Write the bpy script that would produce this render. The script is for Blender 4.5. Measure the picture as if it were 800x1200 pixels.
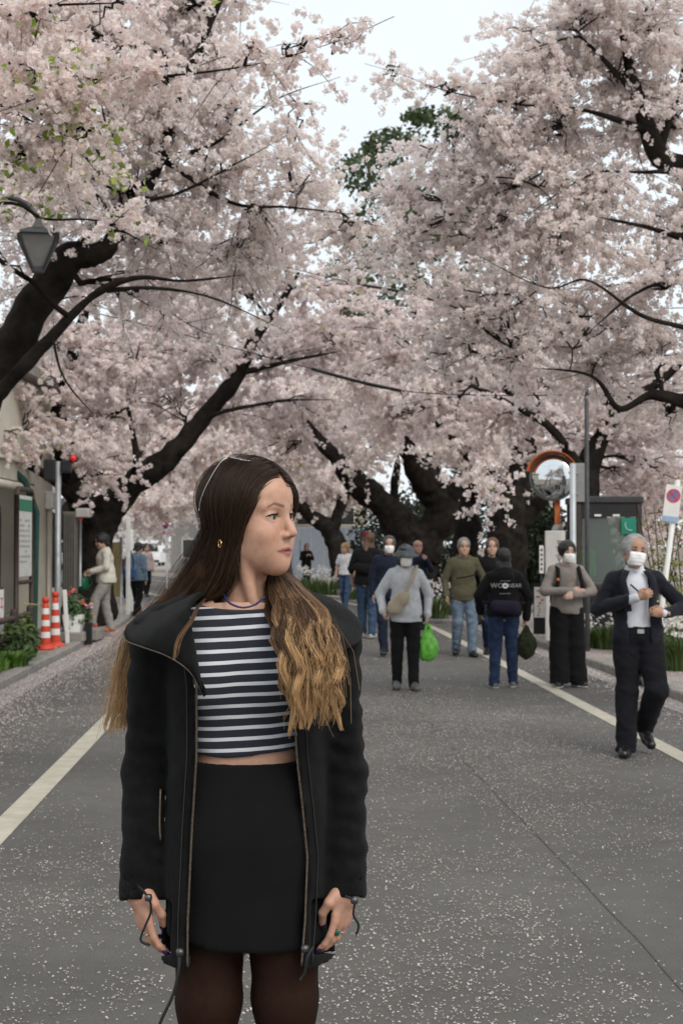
import bpy, math, random
import numpy as np
from mathutils import Vector, Matrix

for o in list(bpy.data.objects):
    bpy.data.objects.remove(o)
SC = bpy.context.scene
COL = SC.collection
R = math.radians
rng = np.random.default_rng(11)
random.seed(5)

# ------------------------------------------------------------------ camera
FPX, CAM_H = 1667.0, 1.53
PITCH = math.atan(40 / FPX)
cd = bpy.data.cameras.new('camera')
cd.sensor_fit = 'VERTICAL'; cd.sensor_height = 36; cd.sensor_width = 24
cd.lens = 50.0; cd.clip_start = 0.05; cd.clip_end = 3000
cd.dof.use_dof = True; cd.dof.focus_distance = 2.9; cd.dof.aperture_fstop = 12.0
cam = bpy.data.objects.new('camera', cd); COL.objects.link(cam)
cam.location = (0, 0, CAM_H); cam.rotation_euler = (R(90) + PITCH, 0, 0)
SC.camera = cam

# ------------------------------------------------------------------ sky and sun (overcast)
SUN_EL, SUN_AZ = R(42), R(148)          # azimuth clockwise from +Y; behind the camera, over its right shoulder
w = bpy.data.worlds.new('World'); SC.world = w; w.use_nodes = True
nt = w.node_tree; nt.nodes.clear()
wo = nt.nodes.new('ShaderNodeOutputWorld'); bg = nt.nodes.new('ShaderNodeBackground')
sky = nt.nodes.new('ShaderNodeTexSky'); sky.sky_type = 'NISHITA'; sky.sun_disc = False
sky.sun_elevation = SUN_EL; sky.sun_rotation = SUN_AZ; sky.dust_density = 4.0; sky.air_density = 1.0
tc = nt.nodes.new('ShaderNodeTexCoord'); nz = nt.nodes.new('ShaderNodeTexNoise')
nz.inputs['Scale'].default_value = 2.2; nz.inputs['Detail'].default_value = 5; nz.inputs['Roughness'].default_value = .55
cr = nt.nodes.new('ShaderNodeValToRGB')
cr.color_ramp.elements[0].position = .25; cr.color_ramp.elements[0].color = (.84,) * 3 + (1,)
cr.color_ramp.elements[1].position = .7; cr.color_ramp.elements[1].color = (.97,) * 3 + (1,)
mx = nt.nodes.new('ShaderNodeMix'); mx.data_type = 'RGBA'
mx.inputs['B'].default_value = (6.95, 7.4, 7.7, 1)
nt.links.new(tc.outputs['Generated'], nz.inputs['Vector']); nt.links.new(nz.outputs['Fac'], cr.inputs['Fac'])
nt.links.new(cr.outputs['Color'], mx.inputs['Factor']); nt.links.new(sky.outputs['Color'], mx.inputs['A'])
nt.links.new(mx.outputs['Result'], bg.inputs['Color']); bg.inputs['Strength'].default_value = 0.105
nt.links.new(bg.outputs['Background'], wo.inputs['Surface'])
sl = bpy.data.lights.new('sun', 'SUN'); sl.energy = 1.3; sl.angle = R(32); sl.color = (1, .95, .88)
sun = bpy.data.objects.new('sun', sl); COL.objects.link(sun)
sd = Vector((math.sin(SUN_AZ) * math.cos(SUN_EL), math.cos(SUN_AZ) * math.cos(SUN_EL), math.sin(SUN_EL)))
sun.rotation_euler = (-sd).to_track_quat('-Z', 'Y').to_euler(); sun.location = (0, -5, 30)
SC.view_settings.view_transform = 'Standard'; SC.view_settings.look = 'None'
SC.view_settings.gamma = 1.0; SC.view_settings.use_curve_mapping = False
SC.view_settings.exposure = 0.46
SC.render.engine = 'CYCLES'
SC.cycles.use_denoising = True
SC.cycles.max_bounces = 8; SC.cycles.transparent_max_bounces = 16
SC.cycles.diffuse_bounces = 6; SC.cycles.transmission_bounces = 6
SC.cycles.sample_clamp_indirect = 6

# ------------------------------------------------------------------ helpers
def at(px, py, Y):
    """world point that the photograph shows at pixel (px, py), at the distance Y"""
    r, u = (px - 400) / FPX, (600 - py) / FPX
    c, s = math.cos(PITCH), math.sin(PITCH)
    d = np.array([r, c - u * s, s + u * c])
    p = d * (Y / d[1])
    return np.array([p[0], p[1], p[2] + CAM_H])

def gnd(px, py, z=0.0):
    """world point at height z under pixel (px, py)"""
    p = at(px, py, 1.0); d = p - np.array([0, 0, CAM_H])
    t = (z - CAM_H) / d[2]
    return np.array([d[0] * t, d[1] * t, z])

def tag(o, label=None, cat=None, group=None, kind=None):
    if label: o['label'] = label
    if cat: o['category'] = cat
    if group: o['group'] = group
    if kind: o['kind'] = kind
    return o

def empty(name, loc=(0, 0, 0), rz=0.0, label=None, cat=None, group=None, parent=None):
    o = bpy.data.objects.new(name, None); COL.objects.link(o)
    o.location = tuple(float(v) for v in loc); o.rotation_euler = (0, 0, rz)
    o.empty_display_size = .1
    if parent: o.parent = parent
    return tag(o, label, cat, group)

def meshdata(name, V, F, col=None, smooth=True, fcol=None):
    """V (n,3); F a list of (m,3)/(m,4) index arrays (or one); col optional (n,3) colours"""
    if not isinstance(F, (list, tuple)) or np.ndim(F[0]) < 2: F = [np.asarray(F)]
    F = [np.asarray(f, dtype=np.int32) for f in F if len(f)]
    me = bpy.data.meshes.new(name)
    V = np.ascontiguousarray(V, dtype=np.float32)
    me.vertices.add(len(V)); me.vertices.foreach_set('co', V.ravel())
    loops = np.concatenate([f.ravel() for f in F])
    tot = np.concatenate([np.full(len(f), f.shape[1], np.int32) for f in F])
    start = np.concatenate([[0], np.cumsum(tot)[:-1]]).astype(np.int32)
    me.loops.add(len(loops)); me.loops.foreach_set('vertex_index', loops)
    me.polygons.add(len(tot)); me.polygons.foreach_set('loop_start', start)
    me.polygons.foreach_set('loop_total', tot)
    me.polygons.foreach_set('use_smooth', np.full(len(tot), smooth, dtype=bool))
    if col is not None:
        a = me.color_attributes.new('col', 'FLOAT_COLOR', 'POINT')
        c4 = np.ones((len(V), 4), np.float32); c4[:, :3] = col
        a.data.foreach_set('color', c4.ravel())
    me.update(calc_edges=True); me.validate(verbose=False)
    return me

def mesh(name, V, F, mat=None, parent=None, col=None, smooth=True, loc=None, rz=None, kind=None):
    me = meshdata(name, V, F, col, smooth)
    if mat: me.materials.append(mat)
    o = bpy.data.objects.new(name, me); COL.objects.link(o)
    if parent: o.parent = parent
    if loc is not None: o.location = tuple(float(v) for v in loc)
    if rz is not None: o.rotation_euler = (0, 0, rz)
    if kind: o['kind'] = kind
    return o

def inst(src, parent=None, loc=None, rot=None, scale=None, name=None):
    o = src.copy(); COL.objects.link(o)
    if name: o.name = name
    if parent: o.parent = parent
    if loc is not None: o.location = tuple(float(v) for v in loc)
    if rot is not None: o.rotation_euler = rot
    if scale is not None: o.scale = scale
    return o

class MB:
    """collects simple shapes into one mesh"""
    def __init__(s): s.V = []; s.Q = []; s.T = []; s.n = 0
    def add(s, V, Q=None, T=None):
        V = np.asarray(V, float)
        if Q is not None and len(Q): s.Q.append(np.asarray(Q) + s.n)
        if T is not None and len(T): s.T.append(np.asarray(T) + s.n)
        s.V.append(V); s.n += len(V); return s
    def box(s, c, size, rot=None, bev=0.0):
        hx, hy, hz = [v / 2 for v in size]
        b = min(bev, hx * .9, hy * .9, hz * .9)
        if b <= 0:
            V = np.array([[x, y, z] for z in (-hz, hz) for y in (-hy, hy) for x in (-hx, hx)])
            Q = [[0, 2, 3, 1], [4, 5, 7, 6], [0, 1, 5, 4], [2, 6, 7, 3], [0, 4, 6, 2], [1, 3, 7, 5]]
        else:
            V = []; idx = {}
            for i in range(8):
                sx, sy, sz = (i & 1) * 2 - 1, (i >> 1 & 1) * 2 - 1, (i >> 2 & 1) * 2 - 1
                for a in range(3):
                    p = [sx * (hx - b), sy * (hy - b), sz * (hz - b)]
                    p[a] = [sx * hx, sy * hy, sz * hz][a]
                    idx[i, a] = len(V); V.append(p)
            V = np.array(V); Q = []; T = []
            for a in range(3):
                u, v = (a + 1) % 3, (a + 2) % 3
                for sgn in (0, 1):
                    ids = [(sgn << a) | (i << u) | (j << v) for i, j in ((0, 0), (1, 0), (1, 1), (0, 1))]
                    q = [idx[i, a] for i in ids]; Q.append(q if sgn else q[::-1])
                for i, j in ((0, 0), (1, 0), (1, 1), (0, 1)):   # edges along a
                    i0 = (i << u) | (j << v); i1 = i0 | (1 << a)
                    q = [idx[i0, u], idx[i1, u], idx[i1, v], idx[i0, v]]
                    Q.append(q if (i ^ j) else q[::-1])
            for i in range(8):
                t = [idx[i, 0], idx[i, 1], idx[i, 2]]
                par = (i & 1) ^ (i >> 1 & 1) ^ (i >> 2 & 1)
                T.append(t if par else t[::-1])
            s_rot = np.asarray(rot) if rot is not None else np.eye(3)
            return s.add(V @ s_rot.T + np.asarray(c), Q, T)
        if rot is not None: V = V @ np.asarray(rot).T
        return s.add(V + np.asarray(c), Q)
    def tube(s, P, r, n=8, cap=True):
        P = np.asarray(P, float); r = np.broadcast_to(np.asarray(r, float), (len(P),))
        V, Q = tubes(P[None], r[None], n)
        T = []
        if cap:
            m = len(V); V = np.vstack([V, P[:1], P[-1:]])
            for k in range(n):
                T.append([m, (k + 1) % n, k]); b = (len(P) - 1) * n
                T.append([m + 1, b + k, b + (k + 1) % n])
        return s.add(V, Q, T)
    def lathe(s, prof, c=(0, 0, 0), n=20, rot=None, sc=(1, 1, 1)):
        """prof: [(radius, z)...] bottom to top"""
        a = np.arange(n) * 2 * math.pi / n
        V = np.array([[r * math.cos(t) * sc[0], r * math.sin(t) * sc[1], z * sc[2]] for r, z in prof for t in a])
        Q = [[i * n + k, i * n + (k + 1) % n, (i + 1) * n + (k + 1) % n, (i + 1) * n + k]
             for i in range(len(prof) - 1) for k in range(n)]
        if rot is not None: V = V @ np.asarray(rot).T
        return s.add(V + np.asarray(c), Q)
    def poly(s, pts, depth, axis=1):
        """extruded polygon: pts in the two other axes"""
        n = len(pts); V = []
        for d in (-depth / 2, depth / 2):
            for p in pts:
                q = list(p); q.insert(axis, d); V.append(q)
        Q = [[k, (k + 1) % n, n + (k + 1) % n, n + k] for k in range(n)]
        V = np.array(V); m = len(V)
        V = np.vstack([V, V[:n].mean(0), V[n:].mean(0)])
        T = [[m, (k + 1) % n, k] for k in range(n)] + [[m + 1, n + k, n + (k + 1) % n] for k in range(n)]
        return s.add(V, Q, T)
    def build(s, name, mat=None, parent=None, smooth=False, loc=None, rz=None, kind=None):
        F = []
        if s.Q: F.append(np.vstack(s.Q))
        if s.T: F.append(np.vstack(s.T))
        return mesh(name, np.vstack(s.V), F, mat, parent, None, smooth, loc, rz, kind)

def tubes(P, Rr, n=3):
    """P (b,m,3) polylines, Rr (b,m) radii -> vertices, quads (vectorised)"""
    P = np.asarray(P, float); b, m, _ = P.shape
    T = np.gradient(P, axis=1); T /= np.linalg.norm(T, axis=2, keepdims=True) + 1e-9
    mean = P[:, -1] - P[:, 0]; mean /= np.linalg.norm(mean, axis=1, keepdims=True) + 1e-9
    ref = np.where(np.abs(mean[:, 2:3]) < .75, np.array([[0, 0, 1.0]]), np.array([[1.0, 0, 0]]))
    U = np.cross(T, ref[:, None, :]); U /= np.linalg.norm(U, axis=2, keepdims=True) + 1e-9
    W = np.cross(U, T)
    a = np.arange(n) * 2 * math.pi / n
    V = P[:, :, None, :] + Rr[:, :, None, None] * (np.cos(a)[None, None, :, None] * U[:, :, None, :] + np.sin(a)[None, None, :, None] * W[:, :, None, :])
    base = (np.arange(b) * m * n)[:, None, None] + (np.arange(m - 1) * n)[None, :, None]
    k = np.arange(n)[None, None, :]; k2 = (np.arange(n) + 1) % n; k2 = k2[None, None, :]
    Q = np.stack([base + k, base + n + k, base + n + k2, base + k2], axis=-1).reshape(-1, 4)
    return V.reshape(-1, 3), Q

def spline(pts, n):
    """smooth (Catmull-Rom) resampling of rows of numbers"""
    P = np.asarray(pts, float)
    if len(P) == 2: 
        t = np.linspace(0, 1, n)[:, None]; return P[0] * (1 - t) + P[1] * t
    Q = np.vstack([2 * P[0] - P[1], P, 2 * P[-1] - P[-2]])
    seg = np.linspace(0, len(P) - 1 - 1e-6, n); i = seg.astype(int); t = (seg - i)[:, None]
    p0, p1, p2, p3 = Q[i], Q[i + 1], Q[i + 2], Q[i + 3]
    return .5 * (2 * p1 + (p2 - p0) * t + (2 * p0 - 5 * p1 + 4 * p2 - p3) * t ** 2 + (3 * p1 - p0 - 3 * p2 + p3) * t ** 3)

def vnoise(P, sc, seed=0):
    """smooth value noise in [-1,1] at points P"""
    P = np.asarray(P, float) * sc + seed * 17.31
    i = np.floor(P).astype(np.int64); f = P - i; f = f * f * (3 - 2 * f)
    def h(a, b, c):
        n = (a * 73856093) ^ (b * 19349663) ^ (c * 83492791) ^ (seed * 2654435)
        n = (n ^ (n >> 13)) * 1274126177 & 0x7fffffff
        n = (n ^ (n >> 15)) * 668265263 & 0x7fffffff
        return (n & 0xffff) / 32767.5 - 1
    x, y, z = i[..., 0], i[..., 1], i[..., 2]; r = 0
    for dx in (0, 1):
        for dy in (0, 1):
            for dz in (0, 1):
                wgt = (f[..., 0] if dx else 1 - f[..., 0]) * (f[..., 1] if dy else 1 - f[..., 1]) * (f[..., 2] if dz else 1 - f[..., 2])
                r = r + wgt * h(x + dx, y + dy, z + dz)
    return r

# ------------------------------------------------------------------ materials
MATS = {}
def M(name, col=(.5, .5, .5), rough=.7, var=.15, nscale=8.0, bump=.0, bscale=60.0, attr=False, metal=0.0,
      spec=.4, col2=None, detail=4, sheen=0.0, sss=0.0, trans=0.0, emit=None, coat=0.0):
    if name in MATS: return MATS[name]
    m = bpy.data.materials.new(name); m.use_nodes = True
    nt = m.node_tree; b = nt.nodes['Principled BSDF']
    b.inputs['Roughness'].default_value = rough; b.inputs['Metallic'].default_value = metal
    b.inputs['Specular IOR Level'].default_value = spec
    if sheen: b.inputs['Sheen Weight'].default_value = sheen; b.inputs['Sheen Roughness'].default_value = .5
    if coat: b.inputs['Coat Weight'].default_value = coat
    if sss:
        b.inputs['Subsurface Weight'].default_value = sss
        b.inputs['Subsurface Radius'].default_value = (.012, .005, .003); b.inputs['Subsurface Scale'].default_value = 1.0
    tc = nt.nodes.new('ShaderNodeTexCoord')
    n1 = nt.nodes.new('ShaderNodeTexNoise'); n1.inputs['Scale'].default_value = nscale; n1.inputs['Detail'].default_value = detail
    nt.links.new(tc.outputs['Object'], n1.inputs['Vector'])
    mix = nt.nodes.new('ShaderNodeMix'); mix.data_type = 'RGBA'
    if attr:
        at_ = nt.nodes.new('ShaderNodeAttribute'); at_.attribute_name = 'col'
        mul = nt.nodes.new('ShaderNodeMix'); mul.data_type = 'RGBA'; mul.blend_type = 'MULTIPLY'
        mul.inputs['Factor'].default_value = 1
        rp = nt.nodes.new('ShaderNodeMapRange'); rp.inputs['From Min'].default_value = .3; rp.inputs['From Max'].default_value = .7
        rp.inputs['To Min'].default_value = 1 - var; rp.inputs['To Max'].default_value = 1 + var
        nt.links.new(n1.outputs['Fac'], rp.inputs['Value'])
        nt.links.new(at_.outputs['Color'], mul.inputs['A']); nt.links.new(rp.outputs['Result'], mul.inputs['B'])
        out = mul.outputs['Result']
    else:
        c2 = col2 if col2 else tuple(min(1, c * (1 + var)) for c in col)
        c1 = col if col2 else tuple(c * (1 - var) for c in col)
        mix.inputs['A'].default_value = (*c1, 1); mix.inputs['B'].default_value = (*c2, 1)
        rp = nt.nodes.new('ShaderNodeMapRange'); rp.inputs['From Min'].default_value = .3; rp.inputs['From Max'].default_value = .7
        nt.links.new(n1.outputs['Fac'], rp.inputs['Value']); nt.links.new(rp.outputs['Result'], mix.inputs['Factor'])
        out = mix.outputs['Result']
    nt.links.new(out, b.inputs['Base Color'])
    if bump:
        n2 = nt.nodes.new('ShaderNodeTexNoise'); n2.inputs['Scale'].default_value = bscale; n2.inputs['Detail'].default_value = 3
        nt.links.new(tc.outputs['Object'], n2.inputs['Vector'])
        bp = nt.nodes.new('ShaderNodeBump'); bp.inputs['Strength'].default_value = bump; bp.inputs['Distance'].default_value = .02
        nt.links.new(n2.outputs['Fac'], bp.inputs['Height']); nt.links.new(bp.outputs['Normal'], b.inputs['Normal'])
    if emit:
        b.inputs['Emission Color'].default_value = (*emit[:3], 1); b.inputs['Emission Strength'].default_value = emit[3]
    if trans:
        tr = nt.nodes.new('ShaderNodeBsdfTranslucent'); nt.links.new(out, tr.inputs['Color'])
        ms = nt.nodes.new('ShaderNodeMixShader'); ms.inputs['Fac'].default_value = trans
        nt.links.new(b.outputs['BSDF'], ms.inputs[1]); nt.links.new(tr.outputs['BSDF'], ms.inputs[2])
        nt.links.new(ms.outputs['Shader'], nt.nodes['Material Output'].inputs['Surface'])
    MATS[name] = m
    return m

def glass_mat(name, tint=(.8, .85, .85), opacity=.2, rough=.05):
    if name in MATS: return MATS[name]
    m = bpy.data.materials.new(name); m.use_nodes = True; nt = m.node_tree
    b = nt.nodes['Principled BSDF']; b.inputs['Base Color'].default_value = (*tint, 1); b.inputs['Roughness'].default_value = rough
    t = nt.nodes.new('ShaderNodeBsdfTransparent'); t.inputs['Color'].default_value = (*tint, 1)
    ms = nt.nodes.new('ShaderNodeMixShader'); ms.inputs['Fac'].default_value = opacity
    nt.links.new(t.outputs[0], ms.inputs[1]); nt.links.new(b.outputs[0], ms.inputs[2])
    nt.links.new(ms.outputs[0], nt.nodes['Material Output'].inputs['Surface'])
    MATS[name] = m; return m
# ------------------------------------------------------------------ the setting: ground, road, kerbs
def road_off(Y):
    Y = np.asarray(Y, float)
    o = -.045 * (Y - 10.3)
    c = np.clip(Y - 25, 0, 35)
    return o - .006 * c ** 2 - np.clip(Y - 60, 0, None) * .3
L_LINE, R_LINE, L_KERB, R_KERB = -1.95, 2.47, -3.4, 3.5

def strip(name, x0, x1, z, y0, y1, n, mat, kind='structure', nx=2, zf=None):
    ys = np.linspace(y0, y1, n); o = road_off(ys)
    fr = np.linspace(0, 1, nx)
    V = np.array([[x0 + (x1 - x0) * f + o[i], ys[i], z] for i in range(n) for f in fr])
    Q = np.array([[i * nx + j, i * nx + j + 1, (i + 1) * nx + j + 1, (i + 1) * nx + j] for i in range(n - 1) for j in range(nx - 1)])
    return mesh(name, V, Q, mat, smooth=False, kind=kind)

def road_material():
    m = bpy.data.materials.new('asphalt'); m.use_nodes = True; nt = m.node_tree; b = nt.nodes['Principled BSDF']
    L = nt.links.new
    tc = nt.nodes.new('ShaderNodeTexCoord')
    def noise(s, d=4, r=.6):
        n = nt.nodes.new('ShaderNodeTexNoise'); n.inputs['Scale'].default_value = s; n.inputs['Detail'].default_value = d
        n.inputs['Roughness'].default_value = r; L(tc.outputs['Object'], n.inputs['Vector']); return n
    def ramp(src, p0, p1, c0, c1):
        r = nt.nodes.new('ShaderNodeValToRGB'); e = r.color_ramp.elements
        e[0].position, e[1].position = p0, p1; e[0].color = (*c0, 1); e[1].color = (*c1, 1); L(src, r.inputs['Fac']); return r
    big = noise(.45, 5); mid = noise(6, 4); fine = noise(150, 3, .7); agg = noise(420, 2)
    base = ramp(big.outputs['Fac'], .32, .7, (.090, .084, .077), (.138, .130, .120))
    fr = ramp(fine.outputs['Fac'], .35, .68, (.62, .62, .62), (1.42, 1.40, 1.38))
    mu = nt.nodes.new('ShaderNodeMix'); mu.data_type = 'RGBA'; mu.blend_type = 'MULTIPLY'; mu.inputs['Factor'].default_value = 1
    L(base.outputs[0], mu.inputs['A']); L(fr.outputs[0], mu.inputs['B'])
    mr = ramp(mid.outputs['Fac'], .3, .7, (.9, .9, .9), (1.1, 1.1, 1.1))
    mu2 = nt.nodes.new('ShaderNodeMix'); mu2.data_type = 'RGBA'; mu2.blend_type = 'MULTIPLY'; mu2.inputs['Factor'].default_value = 1
    L(mu.outputs['Result'], mu2.inputs['A']); L(mr.outputs[0], mu2.inputs['B'])
    L(mu2.outputs['Result'], b.inputs['Base Color'])
    b.inputs['Roughness'].default_value = .8; b.inputs['Specular IOR Level'].default_value = .3
    bp = nt.nodes.new('ShaderNodeBump'); bp.inputs['Strength'].default_value = .5; bp.inputs['Distance'].default_value = .004
    L(agg.outputs['Fac'], bp.inputs['Height']); L(bp.outputs['Normal'], b.inputs['Normal'])
    return m

ground_m = M('earth', (.16, .125, .095), .95, .3, 1.2, .6, 30, col2=(.24, .19, .16))
mesh('ground', [[-900, -200, -.06], [900, -200, -.06], [900, 1600, -.06], [-900, 1600, -.06]], [[0, 1, 2, 3]], ground_m, smooth=False, kind='structure')
strip('road', L_KERB, R_KERB, 0.0, -12, 130, 140, road_material(), nx=4)
paint = M('road_paint', (.40, .365, .285), .75, .18, 7, .15, 120, col2=(.52, .48, .39), detail=7)
strip('road_line', L_LINE - .075, L_LINE + .075, .004, -12, 125, 140, paint)
strip('road_line', R_LINE - .075, R_LINE + .075, .004, -12, 125, 140, paint)
# a tarred seam down the road
seam_m = M('tar_seam', (.080, .074, .068), .7, .3, 30)
sy = np.linspace(2.2, 24, 120)
sx = .95 - .012 * (sy - 4) + road_off(sy) - road_off(10.3) + .012 * vnoise(np.stack([sy * 0, sy, sy * 0], 1), 2.0, 3)
wd = .0022 + .003 * (vnoise(np.stack([sy * 0 + 4, sy, sy * 0], 1), 3.0, 5) + .6).clip(0)
V = np.concatenate([np.stack([sx - wd, sy, sy * 0 + .003], 1), np.stack([sx + wd, sy, sy * 0 + .003], 1)])
n = len(sy); mesh('road_seam', V, np.array([[i, n + i, n + i + 1, i + 1] for i in range(n - 1)]), seam_m, smooth=False, kind='structure')

# pavements
pave_l = M('pavement_earth', (.30, .255, .225), .95, .2, 2.0, .5, 40, col2=(.20, .165, .13))
pave_r = M('pavement_petal_dust', (.36, .30, .275), .95, .2, 3.0, .5, 60, col2=(.27, .225, .20), detail=8)
strip('pavement_left', -30, L_KERB - .15, .085, -12, 130, 120, pave_l)
strip('pavement_right', R_KERB + .15, 40, .085, -12, 130, 120, pave_r)
strip('gutter_left', L_KERB + .004, L_KERB + .32, .0035, -12, 125, 120, M('gutter_concrete', (.30, .275, .255), .9, .15, 6, .3, 80))
strip('gutter_right', R_KERB - .28, R_KERB - .004, .0035, -12, 125, 120, MATS['gutter_concrete'])
# kerbs: one stone after another
stone = M('kerb_stone', (.20, .185, .165), .9, .3, 9, .5, 70, col2=(.32, .295, .27), detail=8)
kb = []
for j in range(3):
    V = MB().box((0, 0, 0), (.15, .592, .15), bev=.014)
    kb.append(V)
def kerb(name, xk, sgn):
    root = empty(name); tag(root, kind='structure')
    src = [b.build('kerb_stone', stone, root) for b in kb]
    y = 3.0; i = 0
    while y < 70 and i < 118:
        o = src[i] if i < 3 else inst(src[i % 3], root)
        x0, x1 = road_off(y), road_off(y + .6)
        o.location = (xk + sgn * .075 + (x0 + x1) / 2 + random.uniform(-.006, .006), y + .3, .025 + random.uniform(-.008, .008))
        o.rotation_euler = (random.uniform(-.008, .008), sgn * -.04 + random.uniform(-.02, .02), math.atan2(-(x1 - x0), .6) + random.uniform(-.008, .008))
        y += .6; i += 1
    return root
kerb('kerb_left', L_KERB, -1); kerb('kerb_right', R_KERB, 1)

# fallen petals (nobody could count them)
def petals(name, n, xf, yf, zf, size=(.0038, .0070), mat=None, dens=None):
    Y = yf(n); X = xf(n, Y)
    P = np.stack([X, Y, np.full(n, 0.0)], 1)
    if dens is not None:
        keep = rng.random(n) < dens(P); P = P[keep]
    n = len(P); P[:, 2] = zf
    s = rng.uniform(size[0], size[1], n); a = rng.uniform(0, 6.283, n)
    tilt = rng.normal(0, .22, (n, 2)); asp = rng.uniform(.55, .9, n)
    # five-point petal: notch tip, shoulders, base
    prof = np.array([[1.0, .12], [.05, .85], [-1.0, -.05], [.12, -.85]])
    m = len(prof); u = prof[None, :, 0] * s[:, None]; v = prof[None, :, 1] * (s * asp)[:, None]
    ca, sa = np.cos(a)[:, None], np.sin(a)[:, None]
    x = u * ca - v * sa; y = u * sa + v * ca
    z = np.abs(v) * .35 + u * tilt[:, :1] + v * tilt[:, 1:]
    z = z - z.min(1, keepdims=True) + .001
    V = P[:, None, :] + np.stack([x, y, z], 2)
    b = (np.arange(n) * m)[:, None]
    F = b + np.array([[0, 1, 2, 3]])
    c = np.array([.72, .63, .615])[None] * rng.uniform(.72, 1.08, (n, 1)) + rng.normal(0, .015, (n, 3))
    br = rng.random(n) < .1; c[br] = np.array([.42, .30, .24])
    C = np.repeat(c.clip(0, 1), m, 0)
    return mesh(name, V.reshape(-1, 3), F, mat, col=C, smooth=False, kind='stuff')
petal_m = M('petal', attr=True, rough=.6, var=.05, trans=.25)
def dens_road(P):
    q = P.copy(); q[:, 1] *= .45
    d = .34 + .55 * vnoise(q, .9, 2) + .45 * vnoise(P, 2.6, 4) + .25 * vnoise(P, 7.0, 6)
    x = P[:, 0] - road_off(P[:, 1])
    side = np.exp(-((x - L_KERB) / .45).clip(0) ** 2) + np.exp(-((R_KERB - x) / .4).clip(0) ** 2)
    patch = np.exp(-((x - .9) / .8) ** 2) * (.25 + .3 * (vnoise(P, .5, 9)))
    wheel = np.exp(-((x - 1.75) / .35) ** 2) * .22
    return (d + side * .9 - wheel + patch * .4).clip(.05, 1)
petals('fallen_petals', 150000, lambda n, Y: rng.uniform(L_KERB + .02, R_KERB - .02, n) + road_off(Y),
       lambda n: 3.0 + 12 * rng.random(n), .005, mat=petal_m, dens=dens_road)
petals('fallen_petals', 62000, lambda n, Y: rng.uniform(L_KERB + .02, R_KERB - .02, n) + road_off(Y),
       lambda n: 15 + 33 * rng.random(n) ** 1.3, .005, size=(.006, .0115), mat=petal_m, dens=dens_road)
petals('fallen_petals', 32000, lambda n, Y: L_KERB + .02 + np.abs(rng.normal(0, .42, n)) + road_off(Y),
       lambda n: 9 + 30 * rng.random(n), .006, size=(.008, .014), mat=petal_m)
petals('fallen_petals', 14000, lambda n, Y: R_KERB - .02 - np.abs(rng.normal(0, .22, n)) + road_off(Y),
       lambda n: 9 + 35 * rng.random(n), .006, size=(.008, .014), mat=petal_m)
petals('fallen_petals', 16000, lambda n, Y: R_KERB + .16 + 3.5 * rng.random(n) ** 1.5 + road_off(Y),
       lambda n: 9 + 38 * rng.random(n), .087, size=(.008, .015), mat=petal_m)
petals('fallen_petals', 5000, lambda n, Y: L_KERB - .16 - 3.0 * rng.random(n) + road_off(Y),
       lambda n: 12 + 30 * rng.random(n), .087, size=(.008, .014), mat=petal_m)

# ------------------------------------------------------------------ cherry trees
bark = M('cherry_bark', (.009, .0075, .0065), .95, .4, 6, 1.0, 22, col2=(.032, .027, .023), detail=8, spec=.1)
blossom_m = M('blossom', attr=True, rough=.7, var=.04, nscale=3, trans=.5, spec=.1)
leaf_m = M('young_leaf', attr=True, rough=.5, var=.15, nscale=5, trans=.35, spec=.3)

def flowers(C, N, S, lod, tint):
    """blossoms as small cupped stars (lod 0), pentagons (1) or crumpled tufts (2)"""
    m = len(C); N = N / (np.linalg.norm(N, axis=1, keepdims=True) + 1e-9)
    ref = np.where(np.abs(N[:, 2:3]) < .8, np.array([[0, 0, 1.0]]), np.array([[1.0, 0, 0]]))
    U = np.cross(N, ref); U /= np.linalg.norm(U, axis=1, keepdims=True) + 1e-9; W = np.cross(N, U)
    k = 4
    a = np.arange(k)[None] * 2 * math.pi / k + rng.uniform(0, 6.283, (m, 1)) + rng.normal(0, .2, (m, k))
    small = lod == 0
    rad = rng.uniform(.70, 1.2, (m, k)) if lod < 2 else rng.uniform(.6, 1.3, (m, k))
    z = (.35 + rng.normal(0, .16, (m, k))) if small else (np.array([.35, -.2, .35, -.2])[None] + rng.normal(0, .2 if lod == 1 else .35, (m, k)))
    ring = C[:, None] + S[:, None, None] * (rad[..., None] * (np.cos(a)[..., None] * U[:, None] + np.sin(a)[..., None] * W[:, None]) + z[..., None] * N[:, None])
    if small:
        V = np.concatenate([C[:, None], ring], 1).reshape(-1, 3); b = (np.arange(m) * 5)[:, None, None]
        j = np.arange(k); T = np.stack([0 * j, 1 + j, 1 + (j + 1) % k], 1)[None] + b
    else:
        V = ring.reshape(-1, 3); b = (np.arange(m) * 4)[:, None, None]; T = np.array([[0, 1, 3], [1, 2, 3]])[None] + b
    base = np.array(tint)[None] * rng.uniform(.90, 1.04, (m, 1)) + rng.normal(0, .012, (m, 3))
    cen = base * np.array([.93, .77, .745])
    if not small: cen = base * np.array([.96, .84, .83])
    Cc = np.concatenate([cen[:, None], np.repeat(base[:, None], k if small else 3, 1)], 1).reshape(-1, 3)
    return V, T.reshape(-1, 3), Cc.clip(0, 1)

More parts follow.
